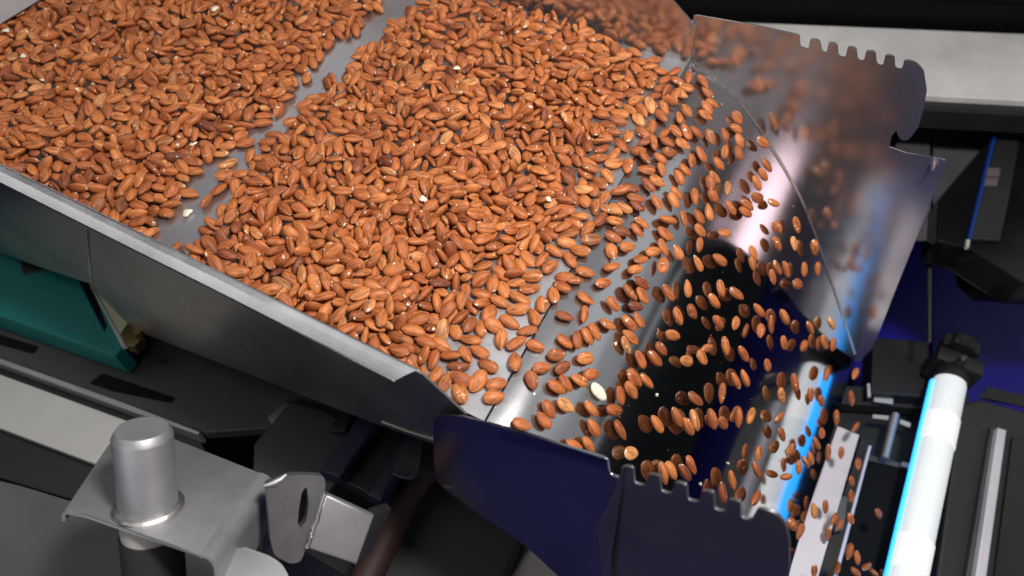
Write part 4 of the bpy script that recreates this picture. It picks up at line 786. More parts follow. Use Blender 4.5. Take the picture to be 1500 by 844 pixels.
-7852,2447,123,91,-21,-8,36,-6084,3294,60,89,-16,30,-30,-2597,5366,187,2,30,-95,11,-6051,3429,121,80,48,33,17,-6613,3330,239,67,50,43,34,-6461,3319,193,94,27,-8,-21,
-3124,5048,152,95,-6,24,-20,-5259,3766,59,6,-35,-85,39,-6719,3224,205,70,46,29,-46,-4231,4506,176,81,32,23,-43,-3723,4755,167,55,-24,23,-77,-4225,4645,257,30,8,-2,-95,
-7509,2652,120,74,-16,-11,-65,-3268,5181,270,46,15,17,-86,-6865,3135,195,61,42,-11,-66,-3716,4892,235,26,-2,-17,95,-7558,2754,188,22,-8,77,-59,-3301,5035,189,89,-19,-7,42,
-4755,4200,153,81,20,3,55,-5977,3386,51,85,1,23,48,-4412,4513,233,96,-9,3,25,-6358,3280,120,89,-12,8,-43,-3221,4991,136,47,86,-15,7,-4413,4347,135,92,-26,14,-27,
-3350,4907,130,97,-10,-15,-16,-7947,2590,210,88,42,15,-15,-7180,3039,227,42,-8,-8,90,-7640,2658,145,75,-49,-2,45,-4130,4612,199,87,-9,-7,-48,-2819,5137,92,88,-8,-18,-43,
-6179,3445,145,86,44,25,1,-4086,4718,241,87,40,-18,-23,-7275,2968,200,44,2,30,85,-3080,5192,186,41,69,56,21,-6372,3396,178,96,-1,3,-28,-7269,3079,272,26,-35,88,-17,
-7809,2639,180,94,34,-5,2,-2874,5270,167,95,32,-2,6,-7445,2857,180,22,31,37,85,-2263,5461,80,10,-34,3,-94,-7059,3121,218,95,29,6,7,-3516,5014,219,11,-69,72,2,
-4994,4193,190,55,-28,76,21,-3178,5188,212,61,5,-7,-79,-1616,5751,42,80,16,-3,-58,-7829,2447,43,26,-1,13,96,-8138,2557,210,11,-12,71,69,-3431,4977,162,72,-19,-30,-59,
-7964,2493,125,52,-44,28,-68,-2333,5380,41,80,16,-3,-58,-4313,4438,113,43,30,-29,80,-3538,4887,135,19,-25,52,-79,-4663,4397,194,75,19,27,57,-5562,3675,47,81,-16,-3,56,
-7438,2976,236,31,1,-24,-92,-5092,4033,117,85,-9,12,-51,-2017,5585,47,13,4,14,98,-2571,5359,86,13,-33,1,93,-8051,2503,132,71,29,39,51,-1767,5715,44,91,10,11,39,
-4541,4454,187,53,-9,-1,-85,-8187,2489,164,40,-6,64,66,-4928,4145,114,51,-62,-37,46,-4897,4247,172,97,21,-9,-11,-6705,3379,222,55,38,35,66,-5150,3928,56,74,-13,30,-59,
-5914,3525,44,5,1,-13,-99,-4330,4579,174,49,6,14,-86,-2345,5558,120,17,0,4,-98,-6142,3584,158,49,2,15,-86,-6284,3527,171,92,6,-9,38,-2746,5459,193,47,81,-23,-26,
-3890,4787,144,1,-16,-21,96,-7591,2856,182,99,2,9,-7,-4768,4376,187,88,-12,29,-35,-7762,2799,201,43,-89,7,10,-8019,2429,48,9,-5,15,98,-2141,5547,41,95,-11,10,-27,
-3961,4854,201,76,-8,33,56,-6532,3483,203,59,3,32,74,-6078,3539,91,10,11,-4,-99,-4438,4610,215,75,61,-5,25,-3663,4999,193,66,-15,-28,68,-6781,3295,173,91,25,15,-29,
-3313,5143,164,90,35,17,-20,-2493,5395,42,33,-10,-10,93,-3032,5357,194,47,22,19,84,-7407,2958,158,22,-7,-6,97,-5840,3663,78,23,-43,-84,-25,-4813,4293,125,90,16,15,-38,
-3444,5107,164,34,11,57,74,-5276,3930,48,89,-16,0,43,-1960,5705,44,19,8,-11,-97,-2489,5504,92,31,13,19,92,-3301,5281,225,45,22,1,87,-2627,5454,112,75,-43,-29,42,
-2774,5397,131,90,-26,8,-34,-3552,4995,125,77,47,18,39,-3779,4850,114,95,7,-13,29,-7242,3206,245,98,14,-9,-8,-7943,2670,139,94,17,18,23,-3810,4933,171,83,-22,-17,48,
-4063,4807,168,39,-11,23,88,-6914,3344,208,81,-12,45,35,-5106,4183,127,85,31,39,-16,-6624,3435,167,63,11,-16,76,-4633,4565,206,94,-23,-2,25,-7668,2959,220,25,54,-80,9,
-3900,4961,208,71,36,-38,-46,-2674,5557,164,57,12,25,-77,-5426,3884,45,84,12,-7,-53,-7553,3003,204,69,-20,19,-67,-4392,4697,198,72,69,3,-6,-8310,2504,143,74,14,-31,-58,
-7348,3140,202,89,3,30,34,-2948,5371,123,10,-14,-13,98,-6471,3592,190,53,37,-9,-76,-6167,3774,199,35,-4,-13,93,-7745,2912,193,96,-6,27,-7,-7002,3296,176,62,-24,-17,73,
-1829,5836,40,64,12,-5,-75,-5744,3752,41,24,9,-10,-96,-8027,2754,182,53,7,24,-81,-6000,3621,40,34,10,-9,-93,-7924,2809,169,37,35,68,53,-6806,3438,194,95,29,7,12,
-4311,4792,210,87,0,-9,-48,-4202,4934,255,99,2,14,9,-2493,5642,121,19,46,57,66,-8343,2624,200,10,86,13,49,-3206,5346,180,90,-12,18,-39,-5899,3750,74,85,40,33,-7,
-6322,3714,200,83,-8,13,-54,-2184,5697,42,38,0,16,91,-3564,5232,218,21,-4,-88,-43,-5321,4036,67,94,-18,-18,-23,-2915,5477,154,38,-1,-55,-74,-3350,5245,151,96,10,25,-7,
-3093,5341,119,49,4,0,87,-5013,4271,95,46,-1,-20,87,-1609,6017,45,9,5,15,-98,-6420,3561,128,82,8,-39,-42,-2310,5659,47,39,-12,-10,91,-4016,5039,226,41,-23,-14,87,
-8170,2679,145,5,16,59,-79,-6325,3610,115,85,28,-3,-45,-3786,5221,264,95,-3,7,31,-6225,3720,135,59,-16,15,78,-7448,3117,171,76,-4,-10,64,-5242,4119,54,24,36,87,25,
-7154,3420,256,28,5,8,96,-7115,3308,177,69,-22,-27,64,-3841,5058,164,19,-37,10,90,-7852,3009,226,29,84,38,-27,-7860,2922,174,73,10,23,63,-6121,3632,41,50,14,-7,-85,
-1977,5857,42,85,-14,-2,52,-7022,3429,206,5,-13,15,98,-3012,5564,202,79,-24,-8,55,-4572,4687,179,98,14,14,-6,-3666,5146,154,7,-28,29,91,-6898,3326,112,93,-35,-6,-4,
-8282,2645,133,14,55,12,-82,-8256,2505,46,90,15,0,-40,-8289,2838,251,75,-14,7,64,-3759,5045,115,54,-3,-3,84,-3116,5473,174,95,-7,22,-21,-6021,3941,186,97,-15,18,5,
-2560,5569,41,86,10,7,49,-6122,3792,127,87,17,0,-46,-2428,5675,58,26,-37,-48,75,-7218,3328,203,73,-2,1,-69,-6649,3617,179,47,-2,37,80,-8104,2826,183,80,-49,-26,23,
-7426,3263,225,45,84,-20,-23,-6562,3704,206,28,95,12,-4,-8243,2789,192,65,-5,3,76,-7738,3079,209,96,-14,22,7,-3832,5142,194,74,-67,10,2,-4190,4909,154,24,-15,36,89,
-4874,4530,160,81,56,-17,-7,-6725,3558,171,89,-19,23,-33,-4002,4975,136,79,-41,18,40,-2147,5826,45,45,-11,-9,88,-5180,4288,108,72,-5,1,-69,-2835,5648,156,11,68,64,-34,
-2354,5789,91,9,-37,-42,-83,-4118,5137,266,29,-51,-61,54,-7623,3233,255,46,-5,12,-88,-2683,5672,128,18,-15,82,-52,-7337,3307,202,67,40,1,-62,-5745,3903,42,87,9,14,47,
-7532,3195,201,45,-20,6,-87,-3136,5596,231,88,-47,-8,6,-6959,3553,229,99,-3,9,13,-3350,5401,167,78,15,40,45,-1809,6015,47,96,-12,10,-24,-7992,2992,212,42,-4,4,90,
-4545,4820,213,90,-13,3,-42,-2060,5930,62,5,-22,42,88,-6006,3772,42,55,8,-11,-82,-4139,5013,194,45,38,-43,68,-3512,5334,170,4,18,2,-98,-8431,2715,186,66,23,-12,-71,
-3693,5233,177,73,-60,-27,17,-4455,4906,214,15,-12,5,98,-5103,4417,137,70,23,-30,-60,-6438,3726,144,80,-19,-24,52,-5605,4017,45,42,-6,14,-90,-6233,3935,198,79,19,3,58,
-4996,4477,118,36,-7,12,92,-2530,5785,109,18,-10,-4,98,-3285,5504,184,19,21,2,96,-4297,4962,186,35,1,-15,-92,-7133,3541,249,10,-91,38,9,-8124,2939,207,50,-24,15,-81,
-5883,3875,43,89,10,-11,-43,-5898,4033,135,12,22,-68,-69,-5398,4151,42,31,2,16,-94,-7006,3651,261,14,7,-4,-99,-5973,3909,90,81,28,-34,-38,-1590,6193,43,42,11,-9,-89,
-2255,5877,62,44,-50,-52,53,-4444,4831,151,90,-25,0,-37,-3011,5540,111,72,13,-19,-65,-3995,5085,146,12,9,31,-94,-6752,3701,196,33,32,18,-87,-8365,2924,251,32,14,-31,-89,
-3838,5331,242,53,-79,25,17,-3467,5464,190,17,54,71,-42,-2141,6040,110,62,-6,3,78,-2767,5758,139,6,-27,-9,96,-6102,3942,132,93,-23,18,-20,-4645,4736,135,3,12,-16,98,
-4793,4694,161,21,-97,9,-1,-6528,3808,189,47,-88,-4,-9,-6342,3918,186,46,-52,-46,56,-6116,4057,193,2,14,-5,-99,-3961,5228,213,58,-3,5,-81,-7342,3480,241,37,10,13,91,
-2644,5837,140,41,-49,-33,69,-4865,4615,128,80,59,-4,-10,-2597,5704,45,13,5,-14,-98,-6571,3685,123,80,-6,-17,-58,-4220,5162,249,74,37,-6,-55,-7819,3205,231,66,-12,44,-60,
-5014,4417,44,74,-15,-5,65,-3621,5379,180,32,33,-52,-72,-8346,2826,173,67,-34,26,-60,-7659,3213,171,70,-20,1,68,-6278,3866,113,60,-17,22,75,-6856,3605,152,37,62,-50,-49,
-5846,3997,57,3,6,94,-34,-7568,3384,245,6,6,-13,99,-5706,4078,54,66,31,39,56,-6091,3873,67,92,-26,-12,-25,-7936,3067,169,81,39,10,-43,-4063,5269,243,18,54,-47,-67,
-7008,3524,150,97,-8,-19,-15,-3270,5717,257,16,-2,-6,-99,-7195,3497,189,97,-15,5,-19,-6616,3952,280,96,-20,-13,-15,-2019,6041,46,99,13,1,0,-4421,5019,202,18,4,18,-97,
-2348,5914,67,60,35,7,-71,-6569,3913,222,23,13,-5,-96,-3718,5406,204,77,57,5,28,-6907,3746,229,4,6,96,25,-4687,4841,176,99,1,3,-11,-5876,4139,125,54,82,18,6,
-1802,6192,42,58,-13,-7,80,-2737,5898,169,34,49,27,76,-7711,3293,208,57,11,-12,-80,-2548,5910,108,14,80,54,-24,-8176,3079,224,80,-12,3,59,-2454,5844,48,76,-10,10,-63,
-5399,4280,43,22,7,-12,-97,-6982,3659,182,43,13,-1,89,-6290,4073,209,90,25,26,22,-8249,2970,179,99,-5,1,16,-4329,5138,211,44,3,20,87,-3128,5738,198,89,6,2,-46,
-6042,4074,122,60,9,11,79,-2903,5779,136,4,26,-6,-96,-2189,6007,41,70,5,15,70,-2932,5685,91,13,-13,-12,-97,-3495,5588,224,86,-8,6,-51,-3254,5616,154,70,-1,44,-56,
-3027,5731,136,2,-41,25,88,-2458,5969,94,27,69,46,-49,-7110,3619,191,73,2,9,-68,-6707,3771,150,84,18,14,-49,-3601,5523,200,94,25,25,0,-5022,4615,106,0,-96,1,30,
-7447,3469,208,82,-12,11,-55,-2965,5846,182,38,8,57,-72,-6446,3867,115,96,14,0,24,-3859,5416,212,42,5,24,-87,-1661,6322,46,99,15,6,-6,-1983,6158,41,11,7,-13,-98,
-5998,4188,161,81,44,-36,-11,-8558,2868,180,46,-40,76,23,-5232,4484,92,83,20,-51,-13,-5814,4122,52,22,-24,84,-44,-6704,3914,208,91,4,39,13,-3417,5568,148,97,-23,-3,-9,
-3414,5668,194,17,-18,-18,95,-7922,3181,153,39,-2,45,-80,-4885,4780,138,34,-88,-32,-11,-8076,3103,156,76,19,-15,60,-8675,2845,185,49,-25,-14,82,-4765,4814,110,71,-4,4,70,
-5187,4581,107,69,71,-6,-10,-7580,3531,250,42,-84,28,-17,-7848,3323,203,97,-4,15,18,-4824,4926,185,11,-18,42,88,-4537,5025,156,89,9,33,-31,-6776,4012,272,99,3,9,9,
-8316,3101,219,49,-8,-9,-86,-7255,3624,196,37,66,-64,10,-5905,4255,132,76,39,-6,51,-2291,6107,77,90,8,34,-25,-6566,3928,138,13,14,-17,-97,-3727,5541,195,74,26,25,57,
-7364,3659,234,22,-64,-72,14,-6413,4032,154,85,-6,-25,46,-8472,3045,212,30,-39,21,84,-6848,3798,150,64,42,-24,-60,-2356,6025,42,95,15,2,-27,-6413,4173,235,71,20,0,-68,
-2815,5880,97,45,32,-28,-79,-6488,4071,186,57,50,64,16,-4489,5140,186,52,-45,21,69,-7024,3864,240,82,2,10,56,-8601,2970,212,35,-14,20,-91,-4333,5284,232,94,-5,-33,-2,
-6627,4033,205,56,15,-17,80,-2176,6155,39,16,0,14,98,-5784,4244,52,51,82,24,6,-7920,3431,250,16,42,89,-8,-1617,6454,44,81,15,-3,-57,-3077,5848,153,61,-31,47,-56,
-2878,5924,126,42,31,-29,-80,-3825,5582,231,50,11,-38,-77,-3331,5801,202,86,-37,33,-10,-2734,6003,128,95,-5,22,-22,-8046,3313,219,84,-38,-15,37,-6913,3917,215,71,-36,-30,53,
-6585,4139,239,11,-8,-51,85,-2520,6068,83,92,-5,39,7,-4685,5068,178,53,6,14,83,-7250,3766,225,87,3,2,50,-6253,4282,210,9,-4,-2,-100,-6779,3946,177,93,20,27,-17,
-7512,3649,235,88,-40,17,17,-2085,6245,42,6,-2,99,-13,-2979,5915,133,62,-1,45,-64,-4203,5368,192,82,33,38,26,-4698,4979,117,85,-17,7,49,-5232,4689,116,93,34,11,-11,
-5337,4542,56,37,-79,-37,32,-4079,5432,193,43,2,2,-90,-6364,4194,177,20,-16,-9,96,-8486,3155,242,93,33,11,15,-7154,3753,167,34,9,34,-87,-3544,5738,194,17,23,-28,-92,
-4469,5246,211,72,2,-66,-21,-7691,3514,186,58,-38,20,70,-5824,4381,108,55,20,6,81,-4927,4871,120,99,12,7,-6,-7768,3547,234,16,20,-56,-79,-3631,5620,144,11,18,-10,-97,
-3952,5461,151,2,7,17,-98,-8815,2994,238,86,-36,-3,36,-5643,4380,42,91,-14,0,40,-3929,5581,206,58,50,61,22,-8007,3295,147,80,-23,-3,55,-2879,6071,177,60,-35,-5,-72,
-6036,4316,129,5,-92,35,17,-7832,3447,179,11,-1,-3,99,-8213,3191,142,38,9,24,89,-2605,6020,47,98,-14,9,-13,-4568,5219,188,73,35,38,45,-6161,4263,122,30,-16,6,94,
-2852,6175,209,2,3,-22,-97,-8279,3277,211,29,13,-12,-94,-3660,5769,230,33,-34,-14,-87,-2628,6144,119,22,-41,87,-17,-5211,4795,127,21,-19,20,94,-2377,6160,39,22,-2,12,-97,
-4160,5491,214,29,-5,94,-17,-3184,5958,189,78,-15,-26,-54,-7587,3594,171,14,-7,-18,97,-3393,5792,144,93,-8,33,-10,-2446,6223,103,70,-31,17,-62,-7364,3819,237,79,25,16,-54,
-2002,6372,42,99,13,7,8,-8702,3038,189,63,-7,-5,77,-3802,5727,225,14,-19,20,95,-6297,4235,130,24,-7,-10,96,-3176,6060,222,13,-20,56,79,-6546,4203,194,22,7,-25,94,
-1798,6496,43,95,16,3,-26,-7903,3557,234,48,12,85,16,-6756,4194,259,98,18,-3,7,-4778,5054,131,90,-18,2,40,-3066,5982,133,66,51,22,-50,-3704,5718,177,37,-6,18,91,
-5110,4772,73,97,-7,-23,-7,-8066,3440,218,86,-14,-1,48,-4697,5217,202,38,-23,-67,59,-3326,5899,165,44,25,38,-77,-6720,4117,188,88,-9,7,47,-7678,3674,225,61,-10,47,63,
-3556,5849,215,2,-29,19,-94,-5080,4881,112,68,-21,18,68,-4283,5562,270,15,4,22,-96,-6872,4063,195,49,25,17,-82,-4500,5370,224,95,1,-12,-27,-4951,4998,146,6,74,-64,21,
-4303,5394,168,85,-13,-22,46,-5986,4450,128,54,-5,-12,83,-2517,6358,157,10,9,13,98,-2947,6038,103,9,1,-41,-91,-6223,4443,207,87,-10,-28,38,-6976,4052,204,60,29,29,69,
-4043,5614,209,80,-32,35,-36,-2774,6117,101,96,-17,-19,7,-5709,4474,47,93,-15,-1,33,-8634,3122,174,35,-20,-54,74,-2996,6096,145,68,-65,0,34,-7108,3994,207,20,-13,96,-15,
-1584,6684,44,96,14,3,-22,-2526,6182,42,98,11,6,18,-7233,3915,203,97,-22,2,-8,-6187,4380,137,42,24,-40,-78,-4352,5477,211,98,-16,-7,7,-3964,5709,219,94,-19,26,8,
-2226,6369,46,3,7,-14,-99,-3453,5939,195,13,90,-40,-10,-7614,3750,211,4,20,72,-66,-3933,5805,261,37,7,-7,92,-8207,3308,142,95,22,-20,-9,-8450,3284,194,38,-19,-28,86,
-8530,3153,144,67,14,33,-64,-6388,4363,176,20,-4,-27,94,-7486,3816,198,3,-20,-12,-97,-8150,3394,148,21,12,43,87,-8392,3378,220,9,20,96,18,-4100,5569,162,90,-13,14,-39,
-2374,6315,40,44,0,15,88,-7781,3664,197,96,-9,25,-2,-1755,6729,99,89,14,14,-41,-6524,4335,191,47,22,-1,85,-6405,4464,236,7,95,-28,-5,-7353,3984,255,87,-3,-5,-50,
-2761,6230,118,90,-27,-4,34,-4452,5377,155,94,22,-25,-1,-2040,6497,38,1,6,12,-99,-8788,3210,237,27,5,14,95,-7078,4153,256,20,-7,-89,-40,-5751,4558,76,77,-32,-22,-51,
-2202,6563,124,73,-8,1,68,-4872,5224,185,26,-9,-79,55,-5226,4926,121,94,-11,-31,10,-4257,5562,180,21,22,-3,-95,-6730,4268,198,12,-3,2,99,-2856,6296,178,90,-37,17,-17,
-8231,3468,208,67,-9,-4,-73,-5013,4981,71,46,86,-6,-21,-8927,3121,217,55,21,-18,-78,-4742,5210,127,32,75,-55,-19,-3790,5851,195,21,-13,-35,90,-2720,6167,44,91,14,-5,-39,
-5610,4633,53,69,-32,37,-54,-6081,4671,218,16,9,45,87,-3641,5904,181,97,18,0,14,-6203,4579,202,18,14,-3,-97,-7988,3527,147,81,50,-8,-29,-2599,6341,97,83,-21,10,51,
-4741,5334,189,89,42,-7,-17,-6858,4308,251,80,23,7,-55,-7402,3920,195,95,-16,17,-20,-5858,4625,112,8,-7,-25,-96,-1824,6663,42,93,15,-2,-34,-8843,3145,178,65,-27,-10,71,
-1962,6614,43,24,-3,14,96,-8565,3268,163,88,24,36,-19,-5039,5092,134,19,-65,63,-37,-2909,6237,125,91,7,18,36,-2367,6498,114,97,-2,3,-23,-4907,5148,109,17,-10,0,98,
-4324,5633,220,45,-18,38,-79,-3236,6205,202,16,-12,10,98,-7143,4097,196,93,15,28,18,-8133,3515,162,48,37,15,-78,-2523,6315,42,94,-15,0,29,-6171,4526,135,17,18,-13,-96,
-4600,5391,147,70,7,36,61,-7582,3899,224,11,43,-82,35,-3110,6264,193,18,-11,-31,93,-6089,4466,80,41,-54,43,-60,-5890,4547,48,44,-16,-6,88,-7964,3659,191,89,-37,4,27,
-2756,6341,133,81,-55,4,-22,-4534,5483,183,95,27,15,-4,-3093,6162,119,8,8,24,-96,-2219,6506,45,96,14,6,26,-2499,6433,90,89,-7,30,-32,-1610,6834,44,90,-9,11,-41,
-3765,5970,209,23,8,5,-97,-6988,4191,174,12,15,5,-98,-5187,5025,94,54,23,30,-75,-5397,4855,61,19,-87,-44,-6,-6396,4465,145,0,-18,-12,98,-3883,5816,158,56,1,-63,53,
-2395,6451,45,34,-7,2,94,-3355,6094,134,21,-35,6,91,-4153,5759,196,16,14,-40,-89,-7320,4165,262,8,-46,87,16,-7130,4222,232,90,41,12,-9,-2686,6426,120,84,41,30,-19,
-8074,3692,224,95,-18,-23,-10,-6688,4346,157,18,15,23,-95,-5728,4806,128,3,-50,85,16,-2548,6543,139,20,-11,60,77,-7920,3801,233,79,18,-8,-58,-4008,5846,203,91,-8,10,-39,
-6636,4467,204,34,-40,16,84,-7753,3907,237,22,-10,43,-87,-8779,3307,199,12,-11,-22,96,-4700,5363,122,71,15,12,-68,-8193,3653,218,43,57,-33,-61,-7840,3794,180,8,46,15,-87,
-6377,4587,199,99,14,-9,0,-1784,6814,44,16,-3,-12,98,-7060,4342,263,6,37,-73,-56,-6812,4370,198,26,11,31,-91,-6993,4286,219,85,-38,-30,-22,-3473,6076,161,37,65,-55,36,
-3259,6322,233,94,-21,-9,27,-6016,4593,63,30,-30,-13,89,-2865,6422,152,67,66,33,-7,-8999,3274,245,97,17,0,-18,-2152,6639,47,22,-3,16,96,-7511,4020,199,50,63,49,-34,
-8314,3652,242,29,22,16,92,-8560,3404,177,90,-40,-5,17,-3673,6130,240,49,87,0,3,-5744,4698,44,94,13,-1,-30,-4378,5706,213,38,-24,47,-76,-4916,5367,172,42,-15,-16,88,
-6063,4679,129,79,16,3,60,-1951,6774,64,84,33,5,42,-5840,4771,122,38,-49,44,-64,-2304,6569,55,46,-9,49,-74,-4436,5557,138,81,-40,33,-26,-3055,6309,137,16,-24,-56,77,
-7365,4035,153,9,-24,-14,96,-7689,3861,150,24,-58,-2,78,-4992,5251,132,76,-48,-5,-43,-3453,6156,169,6,21,72,-66,-6515,4515,177,85,-11,7,-51,-1600,6973,58,0,9,47,-88,
-8367,3535,180,89,-42,-16,-5,-6140,4791,215,96,2,16,-23,-8851,3402,249,67,-41,-34,52,-3875,6111,272,59,-21,-15,76,-4031,5986,254,93,13,-7,-34,-3916,5975,201,78,17,6,60,
-3586,6098,158,72,50,49,5,-4485,5748,244,2,-82,54,19,-8642,3459,202,67,-67,-13,27,-5376,4972,52,10,-20,93,30,-6610,4601,225,44,-34,17,81,-4639,5527,152,79,55,3,28,
-5020,5389,192,68,24,-5,-69,-7974,3764,163,95,5,28,-7,-4897,5294,82,5,-27,-19,94,-2701,6577,158,92,12,6,-37,-8682,3341,139,96,-11,8,-23,-6941,4440,231,11,10,-1,-99,
-2987,6365,108,21,-4,2,98,-6201,4730,159,53,7,11,84,-2345,6691,99,16,-11,-3,-98,-3726,6014,135,14,-9,12,-98,-8521,3563,211,17,31,-87,33,-4273,5815,191,72,21,-23,-62,
-7271,4219,188,84,-9,-5,54,-8180,3800,228,1,22,40,89,-6063,4853,173,15,-13,-31,93,-2910,6587,202,3,-3,-15,-99,-7898,3911,200,57,25,8,-78,-3026,6465,169,67,18,-12,-71,
-8441,3664,222,10,39,62,68,-5923,4866,133,77,8,0,63,-7154,4308,196,91,21,31,-17,-5138,5256,121,87,-9,-2,-48,-6717,4602,235,55,-65,-53,4,-4163,5900,191,59,-1,-5,-80,
-7510,4160,223,72,-1,5,-69,-7337,4289,241,84,14,-9,51,-5271,5066,40,99,14,5,-5,-9169,3271,216,43,-5,27,-86,-5695,4857,45,93,-13,-4,34,-8950,3452,248,72,-2,4,69,
-2772,6518,109,91,-40,10,-8,-3822,6091,191,95,20,-9,-21,-6756,4480,153,73,49,41,-25,-2595,6660,122,5,-27,17,95,-3222,6349,139,8,23,-41,-88,-4596,5699,199,73,25,-5,-63,
-4769,5539,158,51,9,-52,-68,-8062,3904,235,73,42,-22,-49,-6010,4737,60,31,-24,-17,90,-3355,6234,111,22,2,-27,-94,-7741,4083,229,40,9,-7,91,-3656,6234,213,97,-20,-5,10,
-2199,6761,45,4,7,-14,-99,-4925,5502,170,4,-9,-18,-98,-1788,6974,42,87,-16,-1,47,-7813,3986,186,61,-2,-19,77,-2026,6852,42,99,-14,5,8,-3386,6335,169,18,-16,-26,-94,
-8781,3500,207,79,-14,12,-59,-6416,4644,121,14,11,28,-94,-2195,6864,94,10,-21,81,54,-3617,6189,154,93,-19,-5,32,-9017,3353,182,15,-5,-16,97,-8247,3902,262,24,-5,33,91,
-7611,4109,189,78,5,8,-62,-4316,5958,233,81,3,14,56,-2961,6486,107,25,31,3,-92,-2327,6825,121,85,-13,0,-52,-2611,6760,172,29,-41,45,-74,-7103,4463,221,23,30,93,5,
-1576,7141,48,64,-15,-7,75,-8505,3548,118,66,4,30,68,-4697,5683,181,45,-32,-49,68,-8352,3798,229,47,-6,8,-88,-2570,6617,49,2,11,-13,-98,-2463,6805,131,40,-4,-7,91,
-6780,4667,238,62,-55,-9,55,-3492,6258,129,7,-23,6,97,-6501,4746,191,6,76,63,-15,-4397,5888,199,65,2,24,72,-1687,7098,57,26,62,-60,-43,-8865,3395,147,98,-11,-18,4,
-3273,6455,180,72,-24,-35,55,-6637,4706,214,23,95,-9,17,-5239,5220,61,60,1,-20,77,-4009,6101,198,12,-13,-70,69,-3687,6324,229,14,-9,90,-40,-5742,4948,55,26,21,-43,-84,
-8564,3665,197,96,17,24,-3,-6892,4548,190,69,8,13,-71,-4801,5641,165,88,26,32,24,-2115,6983,112,98,-10,11,-13,-8715,3618,207,36,11,-4,93,-6484,4866,237,37,10,4,92,
-5158,5404,127,10,-30,-30,90,-7897,4137,251,54,-51,-31,60,-4806,5753,221,52,17,44,71,-3534,6379,191,12,9,-3,-99,-7177,4389,170,90,12,27,-31,-6355,4760,131,83,-54,1,10,
-7025,4538,204,18,22,9,-95,-6040,4888,101,88,23,-13,38,-2775,6769,182,67,-47,-47,32,-2399,6752,45,96,12,10,24,-6181,4993,209,6,33,-93,-15,-6571,4695,142,46,15,47,74,
-8441,3885,267,89,-5,-15,43,-6725,4793,257,10,-8,21,-97,-4185,6046,196,94,-27,-16,11,-6271,4896,163,22,-14,23,94,-4006,6204,231,89,28,5,-35,-7983,4049,207,79,7,23,56,
-2034,6961,40,8,2,-13,-99,-3156,6586,177,39,3,4,92,-2689,6769,139,55,42,13,71,-4505,5950,239,52,-65,42,-36,-5128,5501,156,87,34,31,-16,-6330,4937,208,81,-39,-18,41,
-2995,6608,133,87,40,25,-14,-7354,4379,202,92,38,0,-9,-5809,5016,81,75,53,-5,39,-8887,3551,191,45,60,-51,-41,-4956,5629,169,11,-8,-99,-9,-7543,4329,223,31,-20,-3,-93,
-8190,3898,165,25,-6,-42,87,-1776,7140,43,84,9,13,51,-2904,6790,202,29,-5,-6,-95,-5959,4982,100,96,23,-15,10,-2578,6729,51,2,25,-88,-40,-6391,4849,141,33,-21,31,86,
-3226,6511,125,65,-6,-19,73,-3088,6521,96,32,38,-86,9,-4306,5945,130,9,-9,88,47,-6132,4939,119,30,-19,47,-81,-8028,4143,250,10,30,-83,-46,-3652,6293,135,98,18,0,7,
-2880,6717,133,86,9,25,43,-8591,3824,246,92,-32,-3,-24,-6606,4844,206,50,-9,-15,85,-8296,4044,261,52,37,73,24,-9201,3417,174,8,-3,30,-95,-7653,4270,196,98,-18,-6,-9,
-3551,6530,232,85,-28,25,-38,-5392,5287,59,25,11,85,46,-7803,4215,195,30,3,-4,95,-7239,4556,216,11,-12,10,98,-3365,6491,141,56,-15,19,-80,-3854,6358,206,51,46,64,36,
-2022,7101,62,27,-29,-40,83,-3316,6604,195,81,-57,10,-12,-7294,4450,172,81,38,17,-42,-2283,7012,95,87,-2,12,47,-9002,3631,225,63,-26,-7,73,-4291,6148,221,3,49,87,-1,
-4776,5875,213,26,-44,-70,50,-4163,6212,220,8,96,-14,-21,-3942,6265,177,69,3,-19,69,-6218,5086,198,65,71,16,22,-4344,6048,169,91,19,36,2,-6899,4699,176,14,6,26,-95,
-7335,4602,264,94,-28,8,20,-8762,3731,196,91,35,-12,19,-3742,6392,174,29,-80,42,33,-7533,4464,237,8,-17,-90,-39,-1936,7155,44,34,-11,-11,93,-2847,6675,47,68,5,14,71,
-4928,5750,173,89,-42,-3,17,-2458,6971,94,70,33,63,9,-2984,6717,120,9,-36,-8,-93,-9087,3701,262,19,-20,29,92,-2167,7103,84,22,35,8,91,-4460,6104,227,60,74,-13,29,
-7632,4384,206,92,31,26,3,-3475,6603,202,42,-3,-22,88,-8088,4068,166,92,9,-4,-39,-6392,4991,169,67,-58,-43,16,-2969,6880,203,92,-34,-8,18,-5066,5618,115,48,-1,9,-88,
-4678,5898,165,94,1,-32,7,-2800,6916,170,98,12,-10,-14,-2590,6966,121,22,18,-31,-91,-9407,3443,203,34,-7,-36,-86,-5939,5062,52,24,8,18,-95,-8912,3749,220,62,0,17,76,
-5784,5140,46,33,4,14,93,-6468,5034,207,38,43,5,-82,-7111,4619,159,67,3,72,-20,-8391,4047,239,54,-35,31,-70,-8215,4106,209,45,16,-18,-86,-7854,4372,257,68,21,-6,-69,
-7034,4718,186,34,-34,10,87,-1632,7358,44,99,-12,7,-1,-9389,3535,237,3,-10,62,77,-5190,5554,99,90,-21,35,15,-5376,5380,59,86,44,-14,-22,-3862,6289,112,27,9,-5,-96,
-3501,6521,130,39,3,44,81,-3665,6525,184,43,-7,40,81,-8820,3823,232,96,-23,17,-8,-4068,6301,190,85,-1,26,-45,-7955,4280,218,72,17,-16,65,-8555,3937,198,36,5,20,91,
-8715,3917,245,58,16,-1,-80,-1788,7304,43,79,-15,-3,59,-9159,3538,160,28,-34,11,-89,-6610,4996,208,12,4,92,-36,-8605,3822,141,84,-47,10,26,-6143,5065,101,98,6,-18,0,
